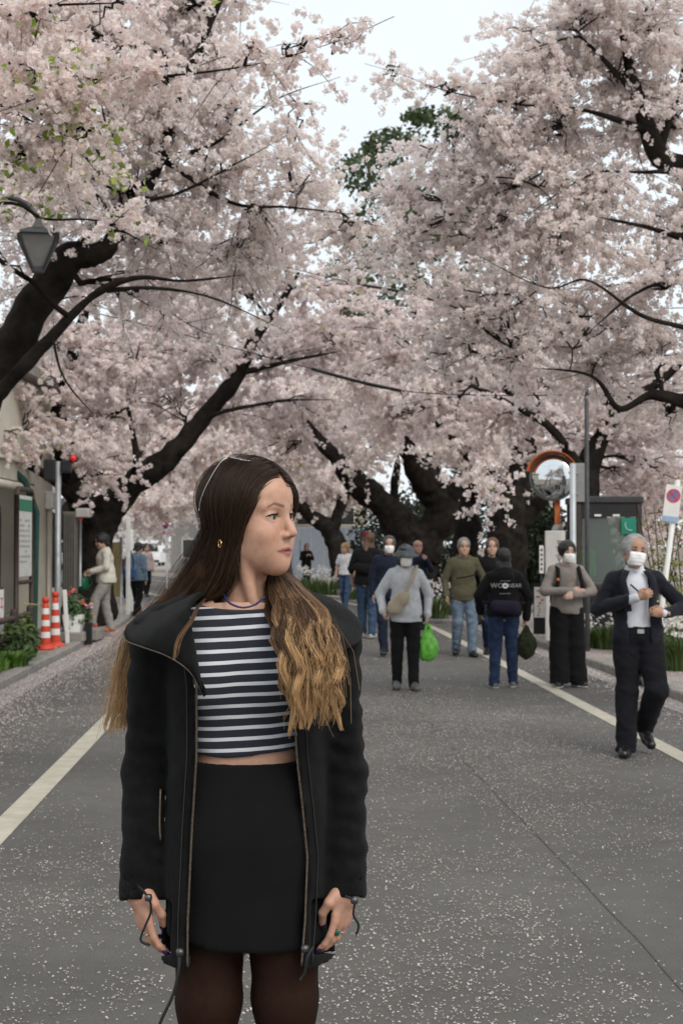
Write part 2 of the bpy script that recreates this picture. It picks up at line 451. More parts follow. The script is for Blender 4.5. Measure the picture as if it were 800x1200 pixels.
def leaves(C, N, S, col):
    m = len(C); N = N / (np.linalg.norm(N, axis=1, keepdims=True) + 1e-9)
    D = rng.normal(0, 1, (m, 3)); D[:, 2] -= .5; D -= (D * N).sum(1, keepdims=True) * N; D /= np.linalg.norm(D, axis=1, keepdims=True) + 1e-9
    W = np.cross(N, D)
    prof = np.array([[0, 0, 0], [.45, .32, .06], [1, 0, -.1], [.45, -.32, .06]])
    V = C[:, None] + S[:, None, None] * (prof[None, :, :1] * D[:, None] + prof[None, :, 1:2] * W[:, None] + prof[None, :, 2:] * N[:, None])
    b = (np.arange(m) * 4)[:, None, None]
    T = (np.array([[0, 1, 2], [0, 2, 3]])[None] + b).reshape(-1, 3)
    c = np.array(col)[None] * rng.uniform(.7, 1.3, (m, 1)) * rng.uniform(.9, 1.1, (m, 3))
    return V.reshape(-1, 3), T, np.repeat(c.clip(0, 1), 4, 0)

TINT = (.955, .905, .88)
def cherry(label, base, limbs, blobs, lod, fsize, tint=TINT, nleaf=0, sides=8, group='cherry trees along the street', nfl=6, twig_r=.006, leafsize=.045, dense=1.0, slim=.84):
    """limbs: [[(px,py,Y,r)...]]; blobs: [(px,py,Y, rx_px, ry_px, depth_m, branches, sprays)]"""
    root = empty('cherry_tree', base, 0, label, 'tree', group)
    b0 = np.asarray(base, float)
    tb = MB(); LP = []; LR = []
    for li, l in enumerate(limbs):
        P = np.array([[*at(p[0], p[1], p[2]), p[3] * slim * (.5 + .5 * min(1, max(0, (p[3] - .01) / .07)))] for p in l])
        S_ = spline(P, max(14, len(l) * 7))
        jit = np.stack([vnoise(S_[:, :3], 1.3, 3 + k) for k in range(3)], 1) * (.25 * S_[:, 3:4] + .02)
        S_[:, :3] += jit; S_[:, 3] *= 1 + .16 * vnoise(S_[:, :3], 2.2, 8)
        if li: S_[-4:, 3] *= np.array([.85, .65, .45, .25])
        if li == 0: S_[:, 3] *= 1 + .12 * np.exp(-np.linspace(0, 14, len(S_)))
        ns_ = sides + 4 if S_[0, 3] > .09 else 7
        V, Q = tubes(S_[None, :, :3], S_[None, :, 3].clip(.0018), ns_)
        # gnarled bark
        cen = np.repeat(S_[:, :3], ns_, 0); dr = V - cen
        V = cen + dr * (1 + .20 * vnoise(V, 5.0, 2) + .14 * vnoise(V, 13.0, 4))[:, None]
        tb.add(V - b0, Q); LP.append(S_[:, :3]); LR.append(S_[:, 3])
    LPa = np.vstack(LP); LRa = np.concatenate(LR)
    CC = []; CN = []; LC = []; LN = []
    for bl in blobs:
        px, py, Y, rx, ry, rd, nb, ns = bl[:8]; nb = int(math.ceil(nb * dense))
        c = at(px, py, Y); k = Y / FPX; r = np.array([rx * k, rd, ry * k])
        d = np.linalg.norm(LPa - c, axis=1) + 3.0 * (LPa[:, 2] > c[2] + .5) ; i0 = int(np.argmin(d)); s0 = LPa[i0]
        # targets in the blob
        t = rng.normal(0, 1, (nb, 3)); t /= np.linalg.norm(t, axis=1, keepdims=True); t *= rng.random((nb, 1)) ** .45
        T = c + t * r
        main_n = 9
        mid = (s0 + c) / 2 + np.array([0, 0, .12 * np.linalg.norm(c - s0)]) + rng.normal(0, .08, 3)
        tt = np.linspace(0, 1, main_n)[:, None]
        mainP = s0 * (1 - tt) ** 2 + 2 * mid * tt * (1 - tt) + c * tt ** 2
        mainP[1:-1] += rng.normal(0, .03, (main_n - 2, 3))
        L = np.linalg.norm(c - s0); r0 = min(LRa[i0] * .6, .012 + .014 * L)
        if L > .15:
            V, Q = tubes(mainP[None], np.linspace(r0, .010, main_n)[None], 6); tb.add(V - b0, Q)
        st = mainP[rng.integers(2 if L > .3 else 0, main_n, nb)]
        m2 = (st + T) / 2 + np.stack([rng.normal(0, .1, nb), rng.normal(0, .1, nb), .05 + .12 * np.linalg.norm(T - st, axis=1)], 1)
        tt = np.linspace(0, 1, 8)[None, :, None]
        B = st[:, None] * (1 - tt) ** 2 + 2 * m2[:, None] * tt * (1 - tt) + T[:, None] * tt ** 2
        B[:, 1:] += rng.normal(0, .014, (nb, 7, 3))
        V, Q = tubes(B, np.broadcast_to(np.linspace(.0085, .0035, 8) * (twig_r / .006), (nb, 8)), 4); tb.add(V - b0, Q)
        # sprays
        bi = np.repeat(np.arange(nb), ns); ti = rng.integers(2, 8, nb * ns); S0 = B[bi, ti]
        dirb = B[bi, 7] - B[bi, 3]; dirb /= np.linalg.norm(dirb, axis=1, keepdims=True) + 1e-9
        dv = dirb * .8 + rng.normal(0, .75, (nb * ns, 3)) * np.array([1, 1, .6]); dv /= np.linalg.norm(dv, axis=1, keepdims=True)
        ln = rng.uniform(.18, .55, nb * ns) * (1 + .9 * (lod == 2) + .3 * (fsize > .03))
        s5 = np.linspace(0, 1, 5)[None, :, None]
        Sp = S0[:, None] + dv[:, None] * s5 * ln[:, None, None]; Sp[:, :, 2] -= (.12 * s5[..., 0] ** 2 * ln[:, None])
        Sp[:, 1:] += rng.normal(0, .012, (len(S0), 4, 3))
        if fsize < .02:
            pk = rng.random(len(S0)) < .35
            V, Q = tubes(Sp[pk][:, ::2], np.broadcast_to(np.array([.0035, .0025, .0012]), (int(pk.sum()), 3)), 3); tb.add(V - b0, Q)
        # clusters along sprays
        npc = 6 if lod < 2 else 7
        f = rng.random((len(S0), npc)) * 3.99; fi = f.astype(int); ff = (f - fi)[..., None]
        idx = np.arange(len(S0))[:, None]
        cl = Sp[idx, fi] * (1 - ff) + Sp[idx, fi + 1] * ff
        cl = cl.reshape(-1, 3)
        nf = nfl if lod < 2 else max(2, nfl // 2)
        o = rng.normal(0, 1, (len(cl), nf, 3)); o /= np.linalg.norm(o, axis=2, keepdims=True); o[..., 2] -= .15
        sp = (fsize * 1.4) if fsize < .02 else fsize * 1.1
        cpos = cl[:, None] + o * sp * rng.uniform(.6, 1.5, (len(cl), nf, 1))
        CC.append(cpos.reshape(-1, 3)); CN.append((o + rng.normal(0, .35, o.shape)).reshape(-1, 3))
        nl = bl[8] if len(bl) > 8 else nleaf
        if nl:
            pick = rng.integers(0, len(cl), nl); q = rng.integers(0, max(1, len(cl) // 30), nl) * 30 % len(cl)
            pp = np.where(rng.random(nl) < .7, q, pick)
            LC.append(cl[pp] + rng.normal(0, .05, (nl, 3))); LN.append(rng.normal(0, .6, (nl, 3)) + np.array([0, -.2, .8]))
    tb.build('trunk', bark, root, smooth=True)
    C = np.vstack(CC); N = np.vstack(CN)
    S = fsize * rng.uniform(.75, 1.15, len(C))
    # broad drifts of colour in the crown
    V, T, Cc = flowers(C - b0, N, S, lod, tint)
    mesh('crown', V, T, blossom_m, root, col=Cc, smooth=False, kind='stuff')
    n_tri = len(T)
    if LC:
        C = np.vstack(LC); V, T, Cc = leaves(C - b0, np.vstack(LN), leafsize * rng.uniform(.6, 1.2, len(C)), (.24, .34, .05))
        mesh('leaf_sprays', V, T, leaf_m, root, col=Cc, smooth=False, kind='stuff')
    print('cherry', label[:40], n_tri)
    return root

def G(px, Y):
    p = at(px, 640, Y); return (p[0], Y, .085)

# near tree on the lamp side: its leaning trunk rises beyond the frame
b = at(-210, 640, 11); base = (b[0], 11, .0)
py0 = 640 + CAM_H * FPX / 11
cherry('large leaning cherry tree with thick dark trunk beside the hanging lantern', base, [
    [(-210, py0 + 12, 11, .36), (-150, 740, 11, .30), (-80, 580, 11, .25), (-20, 458, 11, .215), (20, 388, 11, .20), (52, 335, 11, .19), (80, 300, 10.9, .16), (125, 285, 10.8, .10), (190, 185, 10.6, .075), (216, 105, 10.5, .06), (255, 10, 10.4, .045), (300, -90, 10.3, .03)],
    [(-60, 545, 11, .13), (-20, 478, 10.9, .10), (20, 435, 10.8, .09), (60, 393, 10.7, .075), (110, 345, 10.6, .055), (160, 326, 10.5, .04), (215, 330, 10.4, .026), (285, 322, 10.2, .014)],
    [(125, 340, 10.6, .04), (180, 338, 10.6, .03), (250, 350, 10.5, .02), (330, 385, 10.4, .010)],
    [(60, 393, 10.7, .03), (75, 440, 10.5, .022), (115, 490, 10.3, .012)],
    [(80, 300, 10.9, .07), (130, 245, 10.6, .04), (210, 225, 10.5, .028), (280, 190, 10.4, .016), (335, 160, 10.4, .006)],
    [(190, 185, 10.6, .05), (250, 170, 10.6, .03), (320, 120, 10.7, .016), (400, 90, 10.8, .006)],
    [(190, 185, 10.6, .05), (270, 235, 10.9, .03), (340, 240, 11.0, .02), (420, 250, 11.2, .01)],
], [
    (10, 30, 9.6, 90, 70, .9, 15, 10), (110, 40, 10.2, 90, 70, .9, 17, 10), (210, 20, 10.6, 75, 55, .9, 15, 10),
    (258, -5, 11, 40, 25, .5, 4, 8), (240, 70, 10.8, 52, 42, .7, 10, 9), (60, 120, 9.8, 100, 60, .9, 17, 10),
    (170, 130, 10.6, 90, 60, .9, 17, 10), (265, 138, 10.8, 52, 36, .7, 8, 9), (40, 210, 9.8, 90, 60, .8, 15, 10),
    (150, 215, 10.8, 90, 55, .9, 16, 10), (260, 205, 10.9, 80, 45, .8, 12, 9), (340, 215, 11.2, 60, 40, .6, 6, 8),
    (345, 165, 11.2, 55, 35, .5, 3, 7), (70, 285, 11.6, 90, 45, .8, 13, 9), (190, 285, 11.6, 90, 45, .8, 13, 9), (300, 285, 11.8, 80, 40, .8, 9, 9),
    (395, 275, 12.2, 60, 40, .7, 7, 9), (60, 355, 12.2, 90, 50, .8, 10, 9), (180, 360, 12.4, 100, 50, .9, 10, 9), (290, 350, 12.4, 80, 45, .9, 9, 9),
    (-90, 60, 9.5, 110, 110, 1.2, 12, 7), (-100, 250, 9.5, 110, 100, 1.2, 10, 7), (80, -70, 10.5, 170, 60, 1.2, 13, 7)],
    1, .0157, nfl=9, dense=1.2, slim=.70)
# the two sprays that reach nearest: bigger flowers, fresh leaves
b = at(-330, 640, 7.6); base = (b[0], 7.6, .0); py0 = 640 + CAM_H * FPX / 7.6
cherry('cherry tree whose low near branches carry fresh green leaves among the blossom', base, [
    [(-330, py0 + 20, 7.6, .25), (-330, 700, 7.6, .21), (-310, 420, 7.6, .17), (-250, 220, 7.4, .11), (-150, 110, 7.2, .06), (0, 83, 7.0, .021), (80, 90, 7.0, .018), (150, 91, 7.0, .016), (230, 83, 6.9, .012), (310, 70, 6.8, .008), (400, 46, 6.7, .0045), (462, 18, 6.6, .002)],
    [(-300, 380, 7.6, .08), (-150, 280, 7.3, .04), (0, 236, 7.2, .018), (55, 256, 7.1, .015), (120, 260, 7.0, .011), (185, 292, 7.0, .005)],
    [(-270, 260, 7.5, .07), (-120, 170, 7.2, .03), (0, 132, 7.0, .014), (50, 147, 6.9, .011), (98, 168, 6.8, .006)],
    [(-150, 110, 7.2, .05), (-60, 20, 7.0, .03), (60, 5, 6.9, .015), (150, 0, 6.8, .008)]],
    [(20, 85, 7.0, 60, 16, .2, 4, 6, 14), (100, 88, 7.0, 60, 16, .2, 4, 6, 22), (190, 85, 6.9, 60, 14, .2, 4, 6, 8), (285, 66, 6.8, 45, 10, .15, 3, 5, 0), (395, 45, 6.7, 22, 5, .06, 2, 3, 0), (350, 58, 6.8, 24, 6, .06, 2, 3, 0),
     (50, 120, 6.9, 70, 20, .3, 5, 6, 90), (60, 185, 7.0, 70, 16, .3, 4, 6, 120), (100, 105, 7.0, 45, 10, .2, 2, 5, 70), (20, 185, 7.0, 40, 16, .3, 2, 6, 80), (15, 20, 7.0, 30, 12, .2, 3, 5, 14),
     (150, 262, 7.0, 40, 14, .2, 2, 5, 8), (40, 20, 7, 60, 30, .3, 5, 6, 12), (150, 15, 6.9, 50, 20, .3, 3, 6, 6), 
     (-140, 150, 7.4, 110, 120, .6, 10, 7, 60)],
    0, .0165, nfl=8, leafsize=.055)

# near tree over the kerb opposite
b = at(1045, 640, 12); base = (b[0], 12, .06); py0 = 640 + (CAM_H - .06) * FPX / 12
cherry('broad cherry tree arching over the traffic mirror with pale full crown', base, [
    [(1045, py0, 12, .42), (1010, 700, 12, .36), (955, 560, 12, .30), (905, 480, 12, .25), (872, 370, 12.2, .21), (840, 260, 12.3, .18), (803, 200, 12.2, .14), (772, 178, 12.1, .10), (748, 112, 12, .075), (735, 60, 12, .06), (724, -30, 12, .045), (720, -120, 12, .03)],
    [(915, 500, 12, .14), (850, 475, 11.9, .10), (800, 468, 11.9, .08), (760, 462, 11.9, .06), (725, 478, 11.9, .04), (690, 440, 12, .025), (620, 430, 12.1, .012)],
    [(840, 270, 12.3, .1), (800, 280, 12, .055), (755, 268, 11.8, .035), (700, 255, 11.6, .02)],
    [(800, 198, 12.2, .06), (760, 200, 12, .03), (700, 204, 11.9, .022), (655, 228, 11.8, .014), (610, 260, 11.7, .006)],
    [(748, 112, 12, .05), (690, 50, 11.8, .028), (670, 42, 11.7, .022), (610, 60, 11.6, .01)],
    [(760, 150, 12, .05), (690, 130, 11.9, .03), (610, 122, 11.8, .02), (525, 105, 11.7, .011), (470, 85, 11.6, .006), (430, 74, 11.5, .003)],
    [(905, 480, 12, .10), (830, 400, 11.6, .045), (750, 372, 11.4, .028), (690, 330, 11.4, .02), (640, 338, 11.4, .014), (560, 300, 11.4, .010)],
    [(770, 178, 12.1, .06), (800, 90, 12.2, .04), (810, 10, 12.3, .02)],
    [(872, 370, 12.2, .08), (800, 335, 11.8, .04), (745, 345, 11.6, .025), (690, 388, 11.5, .012)],
], [
    (770, 30, 12, 80, 60, .9, 17, 10), (680, 20, 12, 70, 50, .8, 14, 10), (640, 70, 12, 70, 45, .8, 13, 10), (720, 100, 12.2, 90, 60, 1., 18, 10),
    (600, 110, 12, 60, 40, .7, 10, 9), (520, 112, 11.9, 55, 16, .4, 3, 7), (460, 84, 11.6, 30, 8, .2, 1, 5), (770, 160, 12.4, 80, 60, 1., 15, 10), (650, 160, 12.2, 80, 50, .9, 15, 10), (560, 165, 12.2, 60, 40, .8, 9, 9),
    (520, 215, 12.6, 70, 35, .8, 8, 9), (600, 220, 12.2, 80, 50, .9, 14, 10), (700, 230, 12.2, 90, 55, .9, 15, 10), (790, 260, 12.2, 70, 60, .9, 12, 10),
    (560, 280, 12.4, 80, 45, .9, 12, 9), (470, 285, 13, 60, 40, .8, 10, 9), (450, 240, 13.2, 45, 28, .7, 5, 9), (500, 185, 12.8, 40, 20, .6, 3, 8), (660, 300, 12.2, 90, 50, .9, 15, 10), (760, 330, 12, 80, 50, .9, 13, 10), (580, 345, 12.2, 80, 40, .9, 11, 9), (680, 370, 12.2, 90, 45, .9, 12, 9),
    (780, 405, 12.2, 60, 45, .8, 9, 9), (500, 350, 12.8, 70, 40, .8, 8, 9), (600, 410, 12.6, 80, 40, .9, 9, 9), (700, 435, 12.6, 80, 40, .8, 8, 9), (780, 485, 12.4, 60, 40, .8, 6, 8), (520, 415, 13, 70, 35, .8, 7, 8),
    (880, 60, 12, 90, 110, 1.2, 12, 7), (890, 260, 12, 90, 110, 1.2, 12, 7), (740, -80, 12, 180, 60, 1.2, 14, 7), (900, 440, 12.5, 90, 60, 1.2, 8, 7)],
    1, .0157, nfl=9, nleaf=0, dense=1.15)
# second tree on the lamp side: long limb reaching over the road
b = at(105, 640, 26); base = (b[0], 26, .06); py0 = 640 + (CAM_H - .06) * FPX / 26
cherry('old cherry tree with a long bare limb slanting up behind the man watering flowers', base, [
    [(108, py0, 26, .60), (108, 670, 26, .52), (112, 615, 26, .46), (150, 572, 25.8, .34), (195, 535, 25.5, .27), (240, 490, 25.3, .22), (282, 437, 25, .17), (298, 398, 24.8, .13), (322, 366, 24.6, .09), (350, 320, 24.3, .05)],
    [(282, 437, 25, .09), (330, 425, 24.6, .06), (400, 410, 24, .03)],
    [(112, 620, 26, .30), (80, 560, 26, .24), (70, 470, 25.6, .17), (95, 380, 25, .12), (140, 300, 24.6, .06)],
    [(150, 572, 25.8, .15), (160, 540, 25.2, .10), (150, 470, 24.8, .06), (165, 400, 24.4, .04)],
    [(112, 612, 26, .2), (90, 590, 25, .13), (40, 550, 24, .09), (-60, 520, 23, .05)],
    [(240, 490, 25.3, .10), (270, 480, 25, .06), (330, 470, 24.6, .04), (395, 468, 24.2, .02)]],
    [(150, 330, 25, 110, 60, 1.8, 16, 10), (260, 320, 25, 100, 60, 1.8, 16, 10), (360, 340, 25, 80, 55, 1.6, 13, 10), (60, 400, 24.5, 90, 60, 1.6, 14, 10), (150, 420, 24.5, 90, 55, 1.6, 15, 10),
     (230, 400, 25.5, 90, 55, 1.6, 15, 10), (320, 420, 25, 90, 45, 1.6, 14, 10), (400, 400, 25, 70, 45, 1.6, 11, 10), (110, 490, 24.5, 80, 45, 1.4, 13, 9), (200, 470, 26.5, 90, 50, 1.4, 12, 9), (120, 555, 24.3, 55, 35, 1., 8, 8),
     (280, 490, 26.5, 80, 40, 1.4, 11, 9), (360, 480, 26.5, 70, 35, 1.4, 9, 9), (40, 470, 23.5, 60, 40, 1.2, 7, 8), (20, 510, 22.2, 45, 22, .4, 4, 7), (70, 525, 23.3, 40, 25, .6, 5, 8), (-60, 420, 24, 90, 110, 1.5, 12, 7), (180, 250, 26, 160, 50, 1.6, 14, 9), (320, 270, 27, 90, 40, 1.5, 9, 9)],
    1, .027, tint=(0.915, 0.850, 0.830), nfl=9, nleaf=26, dense=1.2, slim=.74, twig_r=.009, leafsize=.08)

# across the road: trees in order of distance
b = at(700, 640, 24); base = (b[0], 24, .06); py0 = 640 + (CAM_H - .06) * FPX / 24
cherry('cherry tree rising behind the dark telephone booth', base, [
    [(702, py0, 24, .42), (700, 640, 24, .36), (690, 560, 24, .30), (720, 480, 24, .22), (700, 400, 23.6, .14), (650, 340, 23, .08)],
    [(690, 560, 24, .15), (640, 500, 23.5, .10), (560, 455, 23, .06), (500, 430, 22.5, .03)],
    [(720, 480, 24, .15), (780, 440, 23.6, .1), (840, 380, 23, .05)]],
    [(560, 400, 23.5, 90, 55, 1.6, 15, 10), (470, 420, 23.5, 70, 50, 1.6, 12, 10), (640, 430, 23.5, 90, 55, 1.6, 15, 10), (730, 450, 24.5, 90, 55, 1.6, 15, 10), (800, 480, 23.5, 70, 60, 1.6, 12, 10), (600, 490, 24, 80, 40, 1.5, 11, 9),
     (520, 480, 23.5, 80, 35, 1.5, 11, 9), (700, 520, 24.5, 90, 40, 1.5, 12, 9), (780, 560, 24.5, 70, 45, 1.5, 11, 9), (730, 575, 25.4, 70, 40, 1.2, 9, 9), (630, 540, 26, 50, 35, 1., 5, 8), (770, 620, 24.5, 60, 35, 1.2, 8, 8), (440, 370, 23.5, 70, 50, 1.6, 10, 10), (740, 645, 26.5, 70, 40, 1., 7, 8), (620, 330, 25, 150, 70, 1.6, 12, 9), (860, 500, 24, 80, 120, 1.6, 10, 7)],
    1, .027, tint=(0.925, 0.860, 0.840), nfl=9, nleaf=20, dense=1.2, slim=.7, twig_r=.009, leafsize=.08)

b = at(590, 640, 32); base = (b[0], 32, .06); py0 = 640 + (CAM_H - .06) * FPX / 32
cherry('dark trunked cherry tree behind the man in the olive hoodie', base, [
    [(592, py0, 32, .62), (590, 640, 32, .52), (596, 590, 32, .45), (615, 530, 32, .32), (600, 460, 31.5, .2), (580, 400, 31, .1)],
    [(596, 590, 32, .25), (555, 540, 31.5, .2), (520, 500, 31, .12), (470, 460, 30, .06)],
    [(592, 640, 32, .22), (625, 600, 32, .18), (655, 560, 31.5, .1), (690, 520, 31, .05)],
    [(548, py0, 33.5, .38), (546, 640, 33.5, .34), (552, 580, 33.5, .28), (560, 520, 33, .16)]],
    [(520, 450, 32, 80, 50, 2, 12, 9), (600, 470, 32, 80, 50, 2, 11, 9), (560, 520, 31, 70, 28, 1.5, 7, 8), (460, 490, 31.5, 70, 40, 2, 12, 9), (640, 540, 33, 50, 35, 1.5, 6, 8), (420, 440, 31, 70, 45, 2, 12, 9), (570, 575, 30.5, 35, 22, .8, 3, 7)],
    2, .060, tint=(0.905, 0.840, 0.815), nleaf=14, twig_r=.012, leafsize=.14, dense=1.3)

b = at(480, 640, 39); base = (b[0], 39, .06); py0 = 640 + (CAM_H - .06) * FPX / 39
cherry('twin limbed old cherry tree with one dark limb slanting over the road', base, [
    [(480, py0, 39, .85), (478, 660, 39, .75), (470, 620, 39, .62), (440, 588, 38.6, .46), (415, 560, 38.2, .34), (392, 535, 37.8, .26), (368, 508, 37.5, .16), (350, 480, 37, .07)],
    [(490, 650, 39, .70), (515, 600, 39, .58), (505, 570, 39, .5), (482, 545, 38.5, .36), (470, 510, 38, .2), (455, 470, 37.5, .08)],
    [(515, 600, 39, .3), (545, 560, 38.5, .22), (575, 520, 38, .1)],
    [(460, 610, 39, .18), (462, 570, 38.5, .14), (466, 530, 38, .08)]],
    [(360, 470, 38, 80, 45, 2.4, 12, 9), (430, 460, 38.5, 80, 40, 2.4, 11, 9), (300, 480, 38, 70, 45, 2.4, 11, 9), (400, 520, 40, 50, 25, 1.5, 6, 8), (440, 520, 36.5, 40, 24, 1.2, 5, 8), (540, 510, 38, 70, 35, 2, 9, 8), (330, 530, 38.5, 50, 28, 1.6, 8, 8), (300, 410, 38, 90, 50, 2, 8, 8)],
    2, .066, tint=(0.895, 0.830, 0.800), nleaf=14, twig_r=.014, leafsize=.16, dense=1.3)

b = at(398, 640, 48); base = (b[0], 48, .06); py0 = 640 + (CAM_H - .06) * FPX / 48
cherry('small leaning cherry tree beside the far flower bed', base, [
    [(400, py0, 48, .45), (398, 650, 48, .40), (385, 622, 48, .34), (360, 600, 47.5, .26), (340, 585, 47, .2), (310, 560, 46, .1)],
    [(390, 630, 48, .25), (400, 590, 48, .2), (420, 550, 47.5, .1)]],
    [(340, 550, 47, 60, 30, 2.4, 11, 9), (290, 560, 47, 60, 32, 2.4, 11, 9), (390, 560, 48, 50, 30, 2.0, 8, 9), (350, 590, 49, 40, 18, 1.5, 4, 8), (420, 570, 49, 30, 25, 1.5, 5, 8), (240, 560, 47, 50, 30, 2., 9, 8)],
    2, .072, tint=(0.885, 0.820, 0.790), nleaf=10, twig_r=.014, leafsize=.16, dense=1.3)

for i, (px, Y, lab, bl) in enumerate([
    (95, 37, 'cherry tree further down the street behind the yellow board', [(150, 560, 36, 60, 40, 2, 11, 9), (210, 550, 35, 60, 45, 2, 11, 9), (190, 590, 34, 40, 22, 1.5, 6, 8), (230, 500, 36, 70, 40, 2, 11, 9), (80, 560, 37, 60, 50, 2, 8, 8), (150, 500, 37, 90, 40, 2, 10, 8), (165, 605, 38, 30, 14, 1.2, 4, 8)]),
    (60, 50, 'cherry tree standing past the parked van on the pavement', [(170, 590, 50, 50, 25, 3, 8, 8), (230, 580, 50, 60, 28, 3, 11, 8), (120, 560, 50, 60, 40, 3, 9, 8), (260, 540, 50, 60, 35, 3, 10, 8)]),
    (285, 60, 'distant cherry tree where the road bends away', [(300, 590, 60, 60, 26, 3, 12, 8), (250, 600, 60, 50, 20, 3, 9, 8), (340, 580, 60, 50, 28, 3, 10, 8), (215, 590, 64, 40, 20, 3, 8, 8), (290, 520, 60, 120, 45, 3, 12, 8)])]):
    b = at(px, 640, Y); py0 = 640 + (CAM_H - .06) * FPX / Y; k = 26 / Y
    cherry(lab, (b[0], Y, .06), [[(px, py0, Y, .42), (px + 3, 640, Y, .36), (px + 10, 640 - 45 * k, Y, .30), (px + 45 * k, 640 - 110 * k, Y, .2), (px + 80 * k, 640 - 180 * k, Y - 1, .1)],
                                 [(px + 10, 640 - 45 * k, Y, .2), (px - 40 * k, 640 - 130 * k, Y, .1)]], bl, 2, .075, tint=(0.885, 0.820, 0.790), nleaf=8, twig_r=.014, leafsize=.16, dense=1.3)

for px, Y, lab, bl in [(330, 76, 'far pale cherry tree closing the view beyond the bend', [(330, 470, 76, 110, 60, 4, 26, 9), (240, 500, 76, 80, 60, 4, 22, 9), (420, 480, 76, 80, 60, 4, 22, 9), (330, 560, 76, 120, 40, 4, 20, 9), (380, 390, 76, 100, 50, 4, 18, 9)]),
                       (640, 62, 'far cherry tree behind the dark bushes and the mirror', [(640, 470, 62, 110, 60, 4, 26, 9), (540, 500, 62, 80, 60, 4, 20, 9), (740, 500, 62, 90, 70, 4, 24, 9), (600, 400, 62, 110, 50, 4, 18, 9), (790, 580, 60, 70, 60, 4, 16, 9)]),
                       (20, 58, 'far cherry tree rising over the cream building roof', [(40, 440, 58, 90, 60, 4, 20, 9), (140, 440, 58, 90, 70, 4, 22, 9), (200, 380, 58, 90, 50, 4, 18, 9), (90, 520, 58, 70, 50, 4, 16, 9)])]:
    b = at(px, 640, Y); py0 = 640 + (CAM_H - .06) * FPX / Y
    cherry(lab, (b[0], Y, .06), [[(px, py0, Y, .5), (px + 2, 620, Y, .42), (px - 3, 570, Y, .34), (px + 10, 520, Y, .24), (px + 5, 450, Y, .1)], [(px, 570, Y, .25), (px - 50, 520, Y, .15), (px - 90, 470, Y, .08)], [(px, 580, Y, .25), (px + 55, 530, Y, .15), (px + 90, 480, Y, .08)]], bl, 2, .13, tint=(0.875, 0.805, 0.785), nleaf=8, twig_r=.02, leafsize=.2, dense=1.6)
# ------------------------------------------------------------------ evergreens and hedges behind
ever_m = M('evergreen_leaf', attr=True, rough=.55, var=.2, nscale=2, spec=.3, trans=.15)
def leafy(name, label, base, blobs, col, size, trunk=None, cat='tree', group=None, kind=None, crown='crown', mat=None, nscale=1.0, thr=-.25):
    root = empty(name, base, 0, label, cat, group); b0 = np.asarray(base, float)
    C = []; 
    for c, r, n in blobs:
        t = rng.normal(0, 1, (n, 3)); t /= np.linalg.norm(t, axis=1, keepdims=True); t *= rng.random((n, 1)) ** .33
        p = np.asarray(c) + t * np.asarray(r)
        p = p[vnoise(p, nscale, 6) + .55 * vnoise(p, 2.7 * nscale, 2) > thr]; C.append(p)
    C = np.vstack(C); N = rng.normal(0, 1, (len(C), 3)); N[:, 2] += .6
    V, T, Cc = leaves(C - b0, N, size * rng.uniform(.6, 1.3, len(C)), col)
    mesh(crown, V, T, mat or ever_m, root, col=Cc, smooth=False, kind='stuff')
    if trunk:
        tb = MB()
        for P, r in trunk: tb.tube(np.asarray(P) - b0, r, 9)
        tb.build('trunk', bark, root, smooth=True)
    return root
def pb(px, py, Y, rx, ry, rd, n):
    k = Y / FPX; return (at(px, py, Y), (rx * k, rd, ry * k), n)
b = at(500, 640, 58)
leafy('evergreen_tree', 'tall dark evergreen tree showing above the cherry blossom', (b[0], 58, 0),
      [pb(525, 152, 58, 48, 22, 2, 1500), pb(462, 172, 58, 40, 20, 2, 1300), pb(420, 205, 58, 34, 24, 2, 1000), pb(490, 140, 58, 20, 12, 1.2, 400), pb(480, 260, 58, 70, 50, 3, 4200), pb(440, 330, 58, 60, 50, 3, 2600), pb(540, 230, 58, 60, 60, 3, 3200), pb(560, 420, 58, 90, 120, 3, 3500)],
      (.085, .115, .05), .26, [([(b[0], 58, -.1), (b[0] + .2, 58, 5), (b[0] - .3, 58, 11), (b[0] - .8, 58, 15)], [.5, .42, .3, .12])], nscale=.5, thr=.0)
for i, (px, Y, rx, ry, py, lab) in enumerate([(530, 44, 70, 75, 610, 'dark evergreen shrub mass behind the twin limbed cherry tree'), (620, 36, 45, 60, 630, 'dark evergreen bush between the cherry trunks and the traffic mirror'),
                                          (690, 31, 50, 55, 640, 'dark leafy bush seen through the telephone booth'), (455, 50, 50, 45, 625, 'dark evergreen bush beyond the walkers')]):
    b = at(px, 640, Y)
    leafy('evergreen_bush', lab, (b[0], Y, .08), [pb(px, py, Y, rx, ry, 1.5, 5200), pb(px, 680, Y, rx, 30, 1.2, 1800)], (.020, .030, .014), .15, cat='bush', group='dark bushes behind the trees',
          trunk=[([(b[0], Y, .05), (b[0] + .1, Y, 1.2), (b[0] + .3, Y, 2.2)], [.12, .09, .04])])
# ------------------------------------------------------------------ props
def rotm(ax, a):
    return np.array(Matrix.Rotation(a, 3, ax))
def text_mesh(s, size, depth=.001):
    c = bpy.data.curves.new('lettering', 'FONT'); c.body = s; c.size = size; c.extrude = depth; c.align_x = 'CENTER'; c.align_y = 'CENTER'; c.resolution_u = 2
    o = bpy.data.objects.new('lettering', c); COL.objects.link(o)
    dg = bpy.context.evaluated_depsgraph_get(); me = o.evaluated_get(dg).to_mesh()
    V = np.array([v.co[:] for v in me.vertices]); F = [list(p.vertices) for p in me.polygons]
    o.evaluated_get(dg).to_mesh_clear(); bpy.data.objects.remove(o); bpy.data.curves.remove(c)
    T = []
    for f in F:
        for i in range(1, len(f) - 1): T.append([f[0], f[i], f[i + 1]])
    return V, np.array(T)

